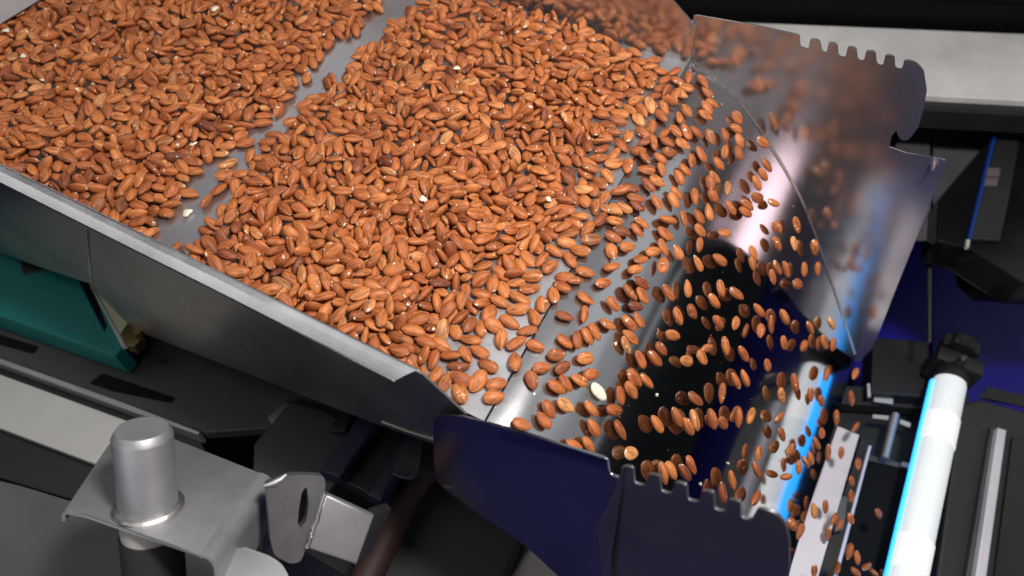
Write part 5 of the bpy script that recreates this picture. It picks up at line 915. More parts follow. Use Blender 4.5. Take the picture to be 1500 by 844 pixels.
-3788,6490,194,90,32,20,-24,-4669,6017,199,88,25,-24,-33,-2972,6828,127,0,6,8,99,-2343,7153,128,9,51,-86,-6,-9124,3630,196,74,-42,3,-52,-6127,5161,150,89,0,-25,-38,
-6733,4939,200,26,29,10,92,-7443,4581,208,70,-19,11,68,-6250,5170,182,93,21,8,28,-3136,6740,127,81,51,-19,22,-8080,4234,211,76,2,9,-64,-2060,7241,64,3,-25,-1,97,
-2556,7104,143,12,-8,88,45,-2690,7050,153,1,-12,-59,-80,-6923,4828,182,21,-5,8,-97,-3282,6797,195,73,46,-15,-48,-6093,5048,40,76,-10,-8,64,-4389,6180,177,30,37,10,87,
-1549,7480,45,80,-7,13,-58,-5688,5277,42,50,-7,-10,86,-8314,4184,238,45,89,1,1,-4803,6031,206,12,-25,-16,95,-2196,7258,100,31,22,54,75,-2757,6988,118,28,-4,6,96,
-7125,4797,207,69,-13,16,69,-3989,6373,148,13,6,-31,94,-6048,5204,105,85,-10,-18,48,-6411,5093,160,92,-1,-24,32,-4913,5921,173,88,-44,3,15,-5273,5534,44,61,-9,-11,78,
-3619,6641,183,30,17,-14,93,-3378,6747,172,84,-51,17,5,-2975,7019,193,17,-35,-12,91,-1969,7308,41,37,-11,-10,92,-8228,4267,241,93,-21,8,-30,-9275,3670,205,1,62,78,9,
-3081,6954,184,41,69,54,25,-8662,3939,169,73,13,12,66,-7486,4719,268,89,17,4,-43,-7633,4591,231,4,4,24,-97,-4011,6473,200,94,34,0,-5,-2451,7123,85,51,32,-45,-66,
-4159,6330,153,30,32,26,86,-8033,4412,253,95,1,8,29,-5238,5661,97,9,2,27,-96,-8612,4053,220,97,6,19,15,-2360,7123,45,73,-16,-5,66,-7775,4526,228,18,69,-16,-69,
-3233,6810,136,22,36,-3,-91,-7322,4675,168,87,5,21,45,-5956,5200,46,95,-12,-6,30,-4619,6121,167,84,47,17,-22,-6602,5104,202,98,2,-19,-5,-9184,3802,238,34,34,-22,-85,
-4536,6255,209,18,52,83,4,-6322,5272,197,12,1,-3,-99,-7375,4828,277,74,6,-8,-67,-7364,4740,219,61,-8,-28,-74,-2884,7040,145,2,-29,64,71,-3441,6837,206,20,6,-34,-91,
-4750,5993,118,11,-11,-10,-98,-7853,4448,185,55,3,2,84,-7024,4910,194,4,33,-22,-92,-7196,4745,148,28,5,43,86,-3780,6659,205,38,0,-20,90,-6832,5006,197,46,-9,-6,-88,
-8877,3947,222,97,-11,0,-23,-5134,5779,100,19,62,-6,-76,-6134,5296,139,90,41,13,-5,-1886,7431,50,93,-9,14,32,-3246,6934,194,80,57,-2,-19,-2612,7212,155,93,8,6,36,
-9097,3778,174,48,1,-18,86,-3576,6764,191,6,14,26,95,-1740,7503,47,57,9,-12,-81,-6500,5312,256,1,1,43,90,-9518,3535,157,10,4,19,98,-2462,7245,125,82,-52,-22,11,
-7139,4919,221,37,-13,23,89,-9394,3615,174,96,15,-7,-22,-4391,6299,172,25,-10,10,-96,-7027,5011,251,99,1,-2,11,-9478,3693,236,12,-44,-21,87,-7687,4498,154,62,-8,-20,-75,
-9544,3602,205,10,9,97,-19,-3942,6632,229,32,-24,7,-91,-2877,7141,188,33,-9,6,-94,-4131,6573,245,76,-6,2,64,-6539,5232,207,2,3,-19,-98,-7244,4821,194,73,-8,-34,-59,
-4284,6397,173,83,-8,46,31,-8742,4197,282,46,-66,-38,45,-4448,6388,218,9,-98,-10,11,-6539,5146,137,17,27,60,-74,-5984,5308,61,98,-5,-17,10,-8160,4365,184,59,-43,39,56,
-2718,7281,190,94,5,26,20,-4969,5902,80,80,-30,29,44,-6755,5152,208,25,8,-30,-92,-6735,5034,130,62,-9,-34,70,-2375,7375,136,11,-96,-24,-9,-8113,4546,290,20,-66,70,-18,
-3357,6848,132,27,-1,12,-96,-5851,5373,43,7,5,14,-99,-6052,5392,115,40,-5,22,89,-4780,6121,151,16,14,-11,97,-3993,6576,177,95,-12,15,-25,-7667,4730,249,18,-51,84,-1,
-7583,4688,186,19,-8,-13,97,-8939,3919,155,95,-1,18,27,-9071,3951,217,7,93,34,9,-4950,6043,151,77,-38,-33,40,-2817,7102,92,26,24,21,-91,-2167,7350,40,97,-12,6,-22,
-7292,4895,218,9,-42,85,-30,-2306,7300,55,58,-32,37,-65,-6966,4999,166,30,3,-32,90,-8827,4105,237,51,-29,6,-80,-8543,4223,207,63,7,-16,75,-7477,4806,217,82,10,-18,53,
-8426,4369,252,20,31,-9,-93,-4671,6248,184,93,-21,8,-28,-3121,7101,189,10,7,-55,82,-7835,4629,218,43,18,20,-86,-3419,6961,198,79,52,13,29,-3195,7023,160,42,16,4,89,
-8354,4319,192,47,43,44,64,-2042,7456,42,34,5,-11,-93,-5272,5736,45,4,-1,-14,99,-8217,4444,227,47,-20,46,-72,-8439,4259,170,44,59,59,34,-9268,3904,226,82,20,29,46,
-8665,4182,199,1,-39,-82,41,-9394,3796,206,83,29,2,47,-4249,6508,169,46,-38,19,78,-6656,5320,237,75,19,9,63,-6290,5376,153,99,17,1,0,-3875,6786,214,13,24,48,-83,
-6207,5502,195,36,3,7,-93,-4872,6234,200,6,-4,-6,100,-3614,6928,210,16,-2,22,96,-4142,6559,168,84,2,-3,-55,-6384,5434,204,24,93,28,0,-2751,7230,118,99,3,7,-8,
-6056,5514,146,79,59,9,17,-8099,4534,209,63,-14,-23,72,-2920,7245,173,36,-5,17,-92,-3732,6847,188,74,-24,-3,63,-8007,4559,185,15,28,18,-93,-8956,4111,229,3,-25,-15,-95,
-9721,3786,275,1,2,-20,98,-8333,4491,257,77,19,-19,-57,-5986,5437,59,62,25,10,-73,-9677,3680,197,88,7,-21,43,-5789,5535,48,35,0,-15,93,-6573,5242,126,3,-4,-19,-98,
-2504,7416,119,90,18,39,-11,-3592,6867,143,85,-48,0,-19,-3053,7267,204,49,1,-1,-87,-2205,7481,44,19,-9,14,97,-5152,5940,80,66,47,-52,-27,-5229,5873,57,14,79,-50,-33,
-6576,5452,232,38,2,15,91,-9281,4021,258,85,-46,7,-22,-7200,5038,195,99,-12,-8,-7,-7543,4910,225,15,-61,76,13,-4153,6716,219,22,-85,44,18,-7120,5123,214,88,41,8,-21,
-7309,5077,238,45,-60,-14,65,-9594,3700,158,86,16,-47,13,-3997,6816,228,43,-37,43,-70,-9143,4063,223,54,6,30,-78,-3018,7186,123,95,22,22,6,-6881,5310,247,1,29,-92,28,
-8232,4566,227,79,31,30,-43,-7445,4994,229,40,-15,-33,84,-6235,5442,106,32,14,3,-94,-3219,7151,161,39,15,44,-80,-7792,4753,189,20,3,-25,-95,-2061,7588,44,22,9,-11,-96,
-2666,7401,131,15,-19,-23,-94,-4673,6401,185,93,-5,-27,-25,-7953,4719,224,5,79,-60,-10,-7091,5234,245,5,-21,-7,97,-4382,6554,159,36,-25,21,87,-9617,3840,223,64,60,-6,-47,
-3439,7116,200,68,-33,-12,64,-7005,5112,138,13,-17,-26,94,-6049,5615,134,30,94,13,-9,-4945,6186,119,43,-9,-30,85,-5920,5524,39,93,15,1,-33,-5043,6137,117,54,33,31,71,
-2344,7490,57,56,16,50,64,-6149,5686,208,15,-50,84,13,-9514,3765,137,71,38,-26,53,-8555,4432,216,54,-11,48,69,-4622,6511,202,71,57,39,-15,-6744,5321,163,36,21,41,81,
-8828,4281,210,32,1,-19,93,-6856,5250,162,62,-3,9,-78,-3629,7056,208,6,-30,95,10,-6277,5588,177,54,-25,43,-68,-2841,7436,168,46,-23,13,85,-8453,4510,221,31,31,37,82,
-9498,3891,193,98,4,-3,-19,-3500,7043,144,81,-4,38,44,-5156,6116,120,5,54,76,35,-3876,6835,141,42,20,38,-80,-4852,6298,131,21,10,4,-97,-8739,4335,199,15,4,66,74,
-9068,4176,213,54,16,32,-76,-6995,5233,186,94,-25,-13,21,-2956,7345,151,79,16,22,-55,-8566,4370,163,16,14,23,95,-5341,5908,44,16,89,43,-5,-5787,5677,56,37,77,-42,-30,
-3356,7102,136,95,-14,-2,-28,-4081,6854,213,72,38,12,57,-4806,6426,196,91,12,-16,-37,-4284,6638,141,33,22,10,-91,-7649,4960,219,92,-20,26,22,-4421,6748,250,5,-19,24,95,
-6475,5527,182,94,29,8,-15,-8098,4815,273,77,-33,-5,54,-5944,5705,103,1,12,-39,-91,-8959,4253,207,12,86,36,34,-4938,6350,171,40,39,-48,-68,-7780,4885,198,25,-27,-2,93,
-7866,4919,245,48,-11,51,71,-7387,5028,167,87,8,-3,-49,-4496,6578,152,50,48,72,-6,-5252,6056,90,46,-49,-74,2,-4311,6758,210,81,-18,-32,46,-8190,4653,189,98,-1,14,-16,
-8677,4442,207,31,81,43,-24,-7415,5198,270,65,-12,2,-75,-3146,7370,191,27,24,11,92,-8081,4718,193,83,39,-30,-27,-3923,6939,185,94,23,-15,20,-6384,5639,188,37,22,-6,-90,
-9209,4141,196,49,0,14,-86,-5929,5805,132,81,36,37,-26,-4423,6665,171,86,47,-8,-17,-9452,4015,189,16,23,-42,-86,-5936,5660,41,1,0,13,99,-9783,3908,230,78,-10,-2,61,
-9583,3999,230,86,-41,7,-30,-9486,4075,241,98,-8,-15,-6,-2958,7501,192,14,31,-90,-27,-5157,6250,139,19,17,27,-93,-6074,5733,130,99,-13,-2,10,-3831,6937,130,90,19,-3,-39,
-2452,7534,43,78,-10,8,-61,-6916,5425,211,59,-10,33,-73,-7029,5340,189,22,94,13,-22,-2573,7576,92,58,-6,21,79,-4176,6891,203,91,-2,40,-14,-8569,4535,202,87,-43,17,20,
-2319,7625,44,99,-13,8,-2,-3840,7068,206,87,-32,-36,-8,-7883,4865,168,31,-56,-52,57,-3984,7038,218,78,43,37,26,-6254,5732,165,33,1,40,-85,-9871,3955,259,73,-22,6,64,
-4759,6537,171,72,-63,29,-2,-3385,7235,135,12,-25,-3,96,-7809,4992,220,15,5,-63,76,-9117,4283,220,18,40,-84,32,-6122,5896,223,100,-1,-3,6,-3512,7165,142,2,48,-32,82,
-8482,4650,224,25,78,-35,-46,-2679,7555,94,72,-9,56,41,-8817,4442,212,36,-20,24,-88,-7875,5073,284,97,5,15,20,-3745,7009,120,87,-31,18,-35,-6657,5649,227,47,-23,-9,85,
-3391,7325,186,9,-2,4,-99,-5365,6032,44,39,-5,14,-91,-4716,6654,210,79,60,14,6,-4614,6604,149,99,-3,6,15,-3634,7146,156,88,11,-7,45,-3252,7333,146,53,12,-13,-83,
-8212,4785,196,58,-28,29,71,-4575,6797,245,17,-15,28,-93,-7718,5134,249,39,13,0,91,-8010,4862,184,35,-21,6,-91,-7170,5319,183,3,26,0,96,-7595,5098,177,42,-24,27,83,
-9333,4167,180,32,48,26,77,-7399,5184,180,92,-35,-10,-14,-6548,5653,186,96,9,-17,-18,-9690,3961,180,97,6,-15,-19,-7073,5547,275,19,61,65,-40,-9441,4183,233,13,89,-34,27,
-7118,5457,237,15,6,-5,99,-6837,5533,184,11,-37,-15,91,-5014,6398,129,58,-41,27,-66,-2841,7572,123,8,-1,99,10,-8247,4866,235,33,-9,94,0,-4338,6923,215,4,-21,-98,5,
-7582,5188,214,92,-1,37,16,-5295,6157,53,9,0,87,49,-9021,4376,181,8,46,28,-84,-6002,5897,125,14,21,17,-95,-7502,5237,226,63,-30,6,-72,-6466,5761,203,95,-26,12,-11,
-3798,7243,228,59,-37,-33,64,-3044,7591,197,5,83,-48,-29,-6132,5847,143,99,-3,-11,5,-3762,7169,162,53,-25,-5,81,-4964,6507,150,14,25,17,94,-8025,4977,211,18,-16,24,94,
-9270,4306,209,17,16,-27,-93,-5819,5916,57,65,29,39,58,-5130,6347,108,97,-5,3,-25,-6373,5825,187,9,-11,-32,94,-4441,6849,179,17,-5,-15,97,-8375,4744,189,99,16,-3,-1,
-9999,3998,260,97,13,22,-1,-7379,5293,183,28,43,17,-84,-8559,4657,184,94,8,28,17,-3143,7457,118,6,20,-20,-96,-5106,6453,158,64,18,-75,0,-8140,4901,197,83,-10,12,-53,
-4073,7063,178,90,-15,13,39,-6883,5631,219,87,-5,26,41,-3387,7446,188,98,17,5,1,-8858,4591,226,84,11,15,51,-6759,5609,172,84,-2,-18,-52,-4666,6753,181,98,2,-1,-19,
-6959,5557,188,80,23,34,43,-9666,4156,224,82,-14,-29,47,-7284,5436,217,11,7,28,95,-3731,7297,191,38,-17,-15,90,-10002,3913,170,5,-37,-5,93,-3601,7321,164,10,4,35,-93,
-6254,5977,218,25,-53,79,-18,-3894,7200,185,37,21,9,90,-8716,4664,213,97,-1,24,-7,-6077,5973,147,27,-13,86,-42,-8970,4464,164,2,28,-17,-94,-6141,6024,198,48,7,6,-87,
-9776,4093,198,68,44,49,31,-4908,6594,138,41,84,-11,-33,-5924,5894,47,86,-12,8,-48,-9137,4386,176,14,65,-32,67,-2720,7649,61,79,-60,6,8,-4895,6691,177,21,-36,-29,86,
-7877,5138,205,8,2,30,-95,-8022,5072,224,81,-31,-26,-42,-8018,5164,262,9,-14,90,40,-8589,4765,201,4,3,-41,-91,-7310,5360,146,4,-5,-6,100,-8129,5056,241,57,-56,40,-44,
-9628,4335,289,85,-6,2,-53,-3651,7399,191,3,41,-47,-78,-7732,5193,178,84,21,18,-47,-9935,4112,232,14,8,15,98,-9190,4485,217,24,-66,60,39,-8359,4935,215,13,21,-6,-97,
-9085,4513,198,40,-67,63,4,-4064,7166,178,40,84,-20,31,-3232,7564,136,28,-47,-53,64,-5988,6039,101,40,-16,-10,90,-9378,4363,187,94,-6,22,26,-3136,7610,123,35,2,15,93,
-7462,5370,173,26,70,-35,-57,-6459,5973,207,22,-3,5,97,-7211,5572,206,19,11,75,62,-9810,4225,229,4,49,-2,-87,-7002,5675,204,93,-4,-18,33,-7589,5395,214,7,-47,-69,54,
-9533,4378,241,85,-10,-3,-51,-8622,4862,222,2,-39,-2,92,-8769,4637,142,100,-2,1,-6,-3559,7432,132,22,-11,17,95,-6563,5817,135,82,58,1,2,-4305,7149,205,37,-38,-44,72,
-7173,5655,232,14,94,-6,-32,-3866,7324,172,73,23,-12,64,-9719,4287,237,77,1,-11,-63,-9624,4297,200,46,-17,-14,86,-4169,7092,128,94,-20,13,25,-4502,6996,178,17,96,19,12,
-6692,5872,205,5,-82,-53,-20,-9292,4465,197,59,-26,35,-68,-6698,5747,134,94,-26,-18,-10,-8722,4850,245,16,87,-47,-6,-8524,4911,205,50,3,4,86,-5121,6587,114,9,-17,-8,98,
-4211,7170,170,23,42,86,-20,-6592,5919,187,18,18,96,13,-9528,4325,169,30,-12,-11,94,-4836,6844,182,60,-4,-17,-78,-9010,4576,160,94,2,-27,19,-7936,5259,216,76,60,22,-4,
-5932,6054,41,15,-8,-11,98,-3326,7590,127,43,50,-24,-71,-8281,5037,189,71,13,11,-68,-9065,4656,218,55,-72,-28,-30,-7723,5432,237,18,45,65,59,-5844,6150,64,95,2,29,-9,
-4231,7256,214,80,59,2,-6,-7350,5611,233,81,-6,3,-58,-3448,7614,168,46,78,-1,-43,-4078,7300,181,5,-41,-89,16,-9797,4387,277,98,4,11,18,-8765,4809,189,86,9,30,41,
-6372,6023,148,19,-3,1,98,-9150,4714,261,86,43,15,24,-4370,7101,150,35,20,23,88,-6817,5812,165,62,-27,-30,67,-3653,7553,191,47,5,-2,88,-4966,6801,159,36,-78,-2,52,
-5037,6696,123,5,19,-7,98,-4750,6957,192,82,37,-9,-43,-5744,6215,59,67,49,-16,-53,-3962,7327,154,79,-9,47,-38,-8925,4693,169,89,42,-4,19,-8428,5023,206,87,-40,5,28,
-6083,6160,130,11,-8,9,-99,-6251,6167,183,59,29,33,68,-6921,5733,147,93,-7,12,-34,-4643,7020,176,76,-29,-14,57,-3839,7437,165,63,59,1,-50,-3537,7585,149,67,28,55,42,
-9468,4462,190,78,8,-17,60,-6501,6093,213,11,-5,-52,85,-7439,5477,142,66,66,-13,-33,-9214,4607,192,84,-51,16,6,-9010,4787,227,5,-11,97,22,-7120,5746,197,83,23,16,-49,
-10179,4117,187,47,-4,16,87,-7535,5576,218,61,-39,-28,62,-9914,4210,166,62,-52,-57,14,-3728,7466,126,66,5,7,-75,-4530,7173,205,0,-95,-29,-8,-7053,5815,191,26,-43,-30,81,
-7091,5883,245,6,32,-39,-86,-7418,5562,170,55,-70,16,-42,-7830,5409,199,96,-5,24,12,-9983,4299,225,44,3,25,-86,-6701,6039,213,66,37,-13,-64,-7634,5569,232,16,77,-52,-33,
-8685,4972,201,38,11,15,-91,-6105,6270,145,88,47,9,-7,-5301,6538,43,89,-12,-5,43,-6893,5918,178,52,-29,10,80,-5981,6168,42,99,14,6,-4,-5694,6329,46,89,15,1,-43,
-9562,4545,216,55,17,21,-79,-4937,6905,138,68,48,38,-40,-8008,5333,190,95,18,-10,24,-8511,5109,214,89,-5,44,-14,-10105,4244,201,83,-3,47,30,-4235,7325,171,92,35,2,-16,
-9650,4473,196,66,42,-44,-44,-8371,5117,164,82,40,15,-39,-8182,5274,201,50,2,-16,-85,-9792,4484,243,98,18,9,-5,-5080,6813,124,10,33,-93,-13,-6633,6073,169,38,-38,-31,78,
-6913,6004,227,38,-11,27,-88,-4695,7155,206,88,23,-13,-39,-7847,5551,251,51,17,-3,-84,-5914,6266,49,11,4,-15,98,-7376,5781,230,8,1,3,100,-7709,5531,190,91,0,25,-32,
-9407,4651,208,97,-25,6,3,-6812,5993,165,28,-23,-22,91,-4846,6973,127,89,17,23,-34,-8898,4914,186,67,18,39,61,-6442,6140,143,93,7,-35,10,-6076,6408,182,5,28,-95,8,
-8589,5081,192,83,-23,20,-46,-6397,6256,179,14,16,9,-97,-8324,5307,240,83,-39,31,-25,-9291,4703,174,14,3,75,64,-4464,7266,163,32,13,1,-94,-7845,5385,126,77,-26,-5,-57,
-5822,6395,73,59,-33,67,-31,-9022,4882,196,83,49,1,-25,-4142,7363,113,85,18,-9,49,-8013,5470,221,79,26,-18,53,-8325,5214,160,12,-7,27,-95,-8790,5021,191,86,8,-2,50,
-8101,5515,267,63,-43,-40,51,-7458,5721,175,69,-29,-1,66,-10190,4249,171,94,-1,34,1,-5324,6660,54,87,49,3,3,-9926,4438,201,65,-71,5,27,-6553,6152,139,26,38,-1,-89,
-3872,7487,86,72,27,-24,60,-7035,5945,178,74,26,-22,-58,-7231,5917,213,57,1,46,68,-3992,7491,120,91,-13,1,40,-6224,6392,177,69,20,20,-66,-4828,7124,164,94,1,22,24,
-9262,4785,174,49,43,17,-74,-9686,4691,255,23,-10,-13,96,-7133,5988,219,59,-18,52,-60,-7614,5694,188,27,-1,9,-96,-8189,5429,220,88,-35,12,-30,-6978,5903,112,87,-3,-8,-48,
-4973,7001,119,92,6,-2,38,-5172,6884,113,68,-15,42,-58,-10117,4394,200,57,-6,9,81,-8478,5190,154,63,7,45,-63,-6074,6380,94,89,-36,5,28,-9897,4633,281,10,-99,1,-3,
-8666,5075,147,78,-15,33,-50,-4587,7293,163,78,1,39,-49,-5950,6374,42,25,3,15,-96,-10333,4300,217,82,-19,19,-50,-8894,5078,218,48,-59,62,-21,-9815,4543,185,21,4,18,-96,
-5915,6517,118,98,12,9,8,-9387,4890,252,9,-70,-66,25,-9404,4791,198,32,-22,3,-92,-7528,5824,212,8,-17,7,-98,-7687,5803,242,29,13,50,80,-6970,6080,183,92,-32,21,13,
-4402,7428,164,77,-50,0,39,-3779,7643,81,32,-27,46,78,-5756,6499,43,92,-10,11,-36,-5249,6780,42,13,-90,-41,0,-6788,6112,142,13,96,-23,0,-6732,6207,181,75,40,-18,-50,
-4247,7456,121,18,-21,13,95,-7380,5874,180,32,31,2,-90,-7738,5738,215,93,-10,24,27,-6119,6537,178,99,-6,9,0,-9014,5038,203,89,15,15,39,-7817,5651,185,1,-8,-8,-99,
-8289,5394,192,94,-1,-16,-32,-6377,6319,117,0,-16,-16,97,-9270,4961,232,49,-14,19,84,-4864,7233,188,96,-22,11,13,-8454,5328,202,98,-7,0,-18,-6646,6219,155,81,37,-42,-19,
-8000,5577,189,10,-13,11,98,-6879,6194,206,39,-14,9,-90,-10414,4253,179,68,-17,17,-70,-9656,4659,176,94,1,-14,31,-7432,5963,237,81,34,24,42,-4293,7546,171,65,-8,9,75,
-10086,4573,251,15,7,-36,-92,-3970,7625,106,46,37,79,-18,-8563,5228,149,87,30,39,-4,-8414,5434,238,2,-36,85,-38,-4950,7135,135,88,-24,-2,41,-4477,7476,193,72,-66,-20,6,
-8822,5155,190,72,-8,26,-64,-7298,5907,134,43,-19,28,84,-9173,5060,232,10,-23,81,53,-7128,6173,236,27,45,84,14,-6487,6377,148,62,36,52,46,-5104,7047,112,26,-4,-14,-96,
-4097,7537,79,14,60,51,60,-6402,6418,159,72,-21,-12,-65,-8753,5265,205,42,0,51,76,-8064,5738,271,16,72,67,1,-10071,4502,174,43,-10,-28,85,-9840,4647,189,53,82,2,18,
-9868,4728,252,47,-37,-64,-49,-7194,6088,192,59,67,34,-30,-6313,6468,149,48,-56,30,-60,-5954,6496,41,98,-14,5,11,-6563,6444,207,96,-2,15,22,-9986,4593,187,47,-27,-2,84,
-4191,7579,130,85,4,-17,-50,-9329,4929,171,32,-5,17,93,-9702,4770,201,32,6,25,-91,-8642,5332,191,13,25,9,-96,-7999,5688,213,94,-19,-17,-24,-7342,5999,172,26,37,8,-89,
-9210,4966,148,3,-42,-30,85,-6575,6351,148,36,-47,-1,-81,-5935,6661,117,49,-11,6,-86,-9485,4894,196,44,-1,1,-90,-9498,4992,256,16,-1,-12,-98,-8150,5630,209,93,-35,8,2,
-6930,6322,231,98,-9,16,-1,-4639,7398,134,94,8,6,32,-6090,6641,144,74,3,53,-41,-8292,5561,206,29,-61,-73,-11,-7903,5745,182,28,-19,72,61,-5168,7127,133,9,10,-44,-89,
-9686,4898,257,99,-8,1,-8,-6411,6555,194,97,17,10,13,-7827,5859,228,95,3,26,18,-8520,5470,221,32,-48,74,-34,-9812,4849,250,47,32,57,59,-7549,5969,206,84,0,-34,42,
-4795,7377,149,8,82,48,-30,-9255,5135,246,89,-11,-7,44,-5861,6638,45,16,85,50,2,-10531,4343,182,1,41,-34,85,-8635,5441,218,11,-40,44,80,-8975,5185,175,19,12,-3,-97,
-9118,5125,188,87,48,2,-13,-10270,4453,158,58,62,-48,-23,-6327,6669,211,87,-16,21,43,-9029,5241,232,97,-20,-10,-9,-7716,5937,213,38,11,4,92,-8754,5382,211,7,-84,-27,46,
-5039,7226,129,71,-4,14,-69,-10362,4434,153,14,40,68,60,-4934,7297,128,70,21,10,-67,-7102,6160,147,85,47,-23,5,-9609,4916,196,86,9,-7,49,-10215,4549,155,29,-38,-2,88,
-6590,6615,235,5,2,-35,-93,-8858,5351,212,35,-39,53,-67,-4137,7638,53,6,-1,91,42,-6189,6773,199,75,-48,-28,37,-10186,4697,232,29,-4,-16,94,-5807,6785,70,69,-10,35,62,
-8153,5739,208,44,-9,-29,-85,-6886,6413,204,84,-46,27,7,-7226,6219,191,44,-70,-49,27,-6778,6477,205,93,34,7,-9,-6285,6631,137,97,-20,-14,1,-7541,6094,215,97,21,13,0,
-9011,5361,237,14,-4,19,97,-8414,5597,187,79,-7,1,61,-5307,7010,41,84,-8,6,-53,-7410,6256,257,14,12,90,-40,-6608,6548,178,99,-7,2,11,-6081,6785,150,89,-18,-15,-39,
-9614,5048,236,32,5,-32,-89,-9893,4869,211,48,48,44,59,-7989,5833,181,91,-2,34,-22,-6739,6415,129,10,80,-56,18,-6052,6727,79,14,30,-21,-92,-6037,6916,194,90,-2,-1,43,
-7427,6186,210,84,-54,-7,-3,-8609,5524,182,78,39,24,-43,-8291,5739,206,13,-69,-70,14,-10274,4630,185,83,-8,-25,-50,-6681,6694,261,47,21,-13,-85,-7918,5905,182,67,-27,68,-9,
-5715,6870,48,97,-12,16,-14,-9136,5204,145,39,19,-22,88,-4561,7638,135,87,49,9,6,-4810,7513,132,37,-1,35,86,-10415,4579,185,99,-6,9,-6,-7094,6422,215,72,-34,-1,60,
-7258,6396,250,40,88,24,-10,-7794,5961,162,96,1,21,-19,-7690,6014,156,48,-6,-33,81,-7132,6308,149,59,18,6,78,-4674,7547,89,59,-50,3,64,-9489,5098,182,94,-15,-19,-23,
-9435,5177,195,38,-9,48,79,-4989,7448,136,94,-5,-5,33,-6530,6760,209,28,48,83,0,-6011,6870,108,40,23,9,-88,-9427,5272,249,19,23,6,-95,-6366,6773,163,95,18,13,22,
-8082,6062,286,15,-5,-14,98,-9163,5364,212,56,-37,-21,71,-6754,6603,179,91,-5,34,22,-10145,4798,186,34,10,-12,-93,-9827,4992,192,29,-28,47,79,-7352,6257,165,92,28,0,-28,
-8155,5923,223,92,-38,6,12,-8402,5739,186,84,-44,26,18,-8174,5854,176,76,-47,3,45,-10333,4738,200,78,-30,-3,54,-8890,5447,158,89,4,44,11,-9336,5268,206,93,-15,-33,4,
-8740,5487,141,65,-75,12,3,-6809,6726,260,30,8,-26,-91,-6987,6552,208,44,1,-3,90,-6295,6885,192,38,-92,3,-4,-9728,5096,218,97,2,20,-11,-4780,7618,140,100,-4,2,-8,
-7603,6161,171,88,45,-1,-13,-9043,5477,218,1,-97,-2,23,-5872,6908,52,92,-18,11,34,-5140,7377,94,8,-10,2,-99,-7760,6177,214,23,-46,-65,56,-9655,5203,237,60,10,17,77,
-7609,6271,221,20,4,4,98,-8690,5696,231,92,-27,-15,24,-8800,5585,201,98,-15,4,-11,-7119,6536,228,89,-23,-13,38,-7273,6368,175,90,-41,7,13,-10551,4500,94,61,-8,68,39,
-8025,6002,186,7,-1,-29,-96,-6661,6708,181,96,16,-19,-10,-9254,5428,236,27,74,-28,-55,-8511,5675,145,66,-31,-41,55,-7958,6082,221,95,-22,2,-24,-7435,6363,215,82,-51,-10,25,
-10553,4624,165,37,67,-39,-50,-8975,5581,238,90,41,-15,1,-8314,5934,222,8,-44,20,87,-6498,6874,206,2,-4,-63,-78,-10023,5006,212,64,-6,18,75,-8182,6010,228,73,68,7,1,
-8592,5711,173,62,42,43,51,-6128,7033,173,42,-14,17,-88,-9926,5055,211,61,-36,-3,-71,-6860,6822,275,5,-94,-34,7,-6049,6991,116,25,-30,91,-16,-9550,5319,236,81,16,7,56,
-5109,7489,109,87,45,11,-16,-7804,6121,154,42,-37,-70,45,-4996,7549,101,84,9,21,-50,-6824,6700,181,91,-26,-9,32,-10145,4948,190,8,7,23,97,-7350,6507,229,83,2,24,51,
-6696,6822,211,26,-11,83,-48,-10257,4826,150,31,40,-23,-83,-6336,7000,191,5,9,43,89,-6965,6724,238,91,-7,9,-39,-7636,6384,239,7,-9,90,41,-9322,5402,181,89,10,39,21,
-8820,5722,223,52,-26,11,-81,-6518,6972,224,5,2,-35,94,-8958,5543,145,20,5,2,-98,-5831,7045,39,12,91,-39,-6,-9738,5194,179,82,26,5,-51,-7908,6113,137,46,15,-25,84,
-9588,5241,162,88,-19,-5,-44,-10367,4853,166,89,4,44,14,-7287,6472,142,22,33,7,-91,-10160,5057,218,15,13,-3,-98,-8388,6018,220,49,51,19,-68,-8974,5688,210,10,-6,8,99,
-9410,5484,230,90,15,7,39,-7423,6588,254,42,9,-17,-88,-8424,5876,144,63,18,-30,-69,-10487,4770,140,98,14,3,12,-7765,6326,196,95,-23,19,-11,-6812,6840,195,46,13,-24,-84,
-8498,5944,202,32,35,-85,-23,-8107,6219,236,16,-7,-13,-98,-9912,5186,199,84,-53,10,-10,-6285,7089,166,35,-43,79,24,-5986,7040,44,97,13,-2,-21,-7552,6465,201,45,2,19,-87,
-9878,5263,220,42,75,4,-51,-8714,5806,167,30,38,65,-59,-9269,5552,206,96,-2,-20,22,-5205,7471,46,91,-10,12,-39,-8308,6073,204,72,16,6,-67,-7078,6686,179,24,-46,63,-57,
-7938,6354,245,1,16,-7,-98,-7315,6655,220,44,-13,88,-11,-7202,6701,206,22,-17,68,68,-8988,5790,228,20,-7,88,-42,-9089,5632,161,72,44,25,-48,-6084,7157,104,19,-9,5,98,
-7693,6467,214,34,-7,24,-91,-7915,6312,182,40,-15,7,90,-8573,5871,139,93,-33,-8,13,-7244,6602,150,97,17,-8,15,-6198,7142,139,97,10,-19,8,-5831,7211,51,21,9,-16,96,
-6706,6916,158,24,-40,88,9,-7124,6781,204,8,-28,76,59,-6526,7062,183,1,-3,84,-54,-9644,5463,229,97,-16,7,-19,-10550,4883,154,25,56,-8,-79,-6732,7015,210,34,86,36,11,
-10084,5168,183,51,-80,32,-9,-10458,4963,170,6,39,30,87,-8706,5906,157,75,24,52,-33,-6371,7169,164,72,37,26,53,-9710,5349,148,90,-2,37,-21,-9239,5652,183,90,27,-9,-33,
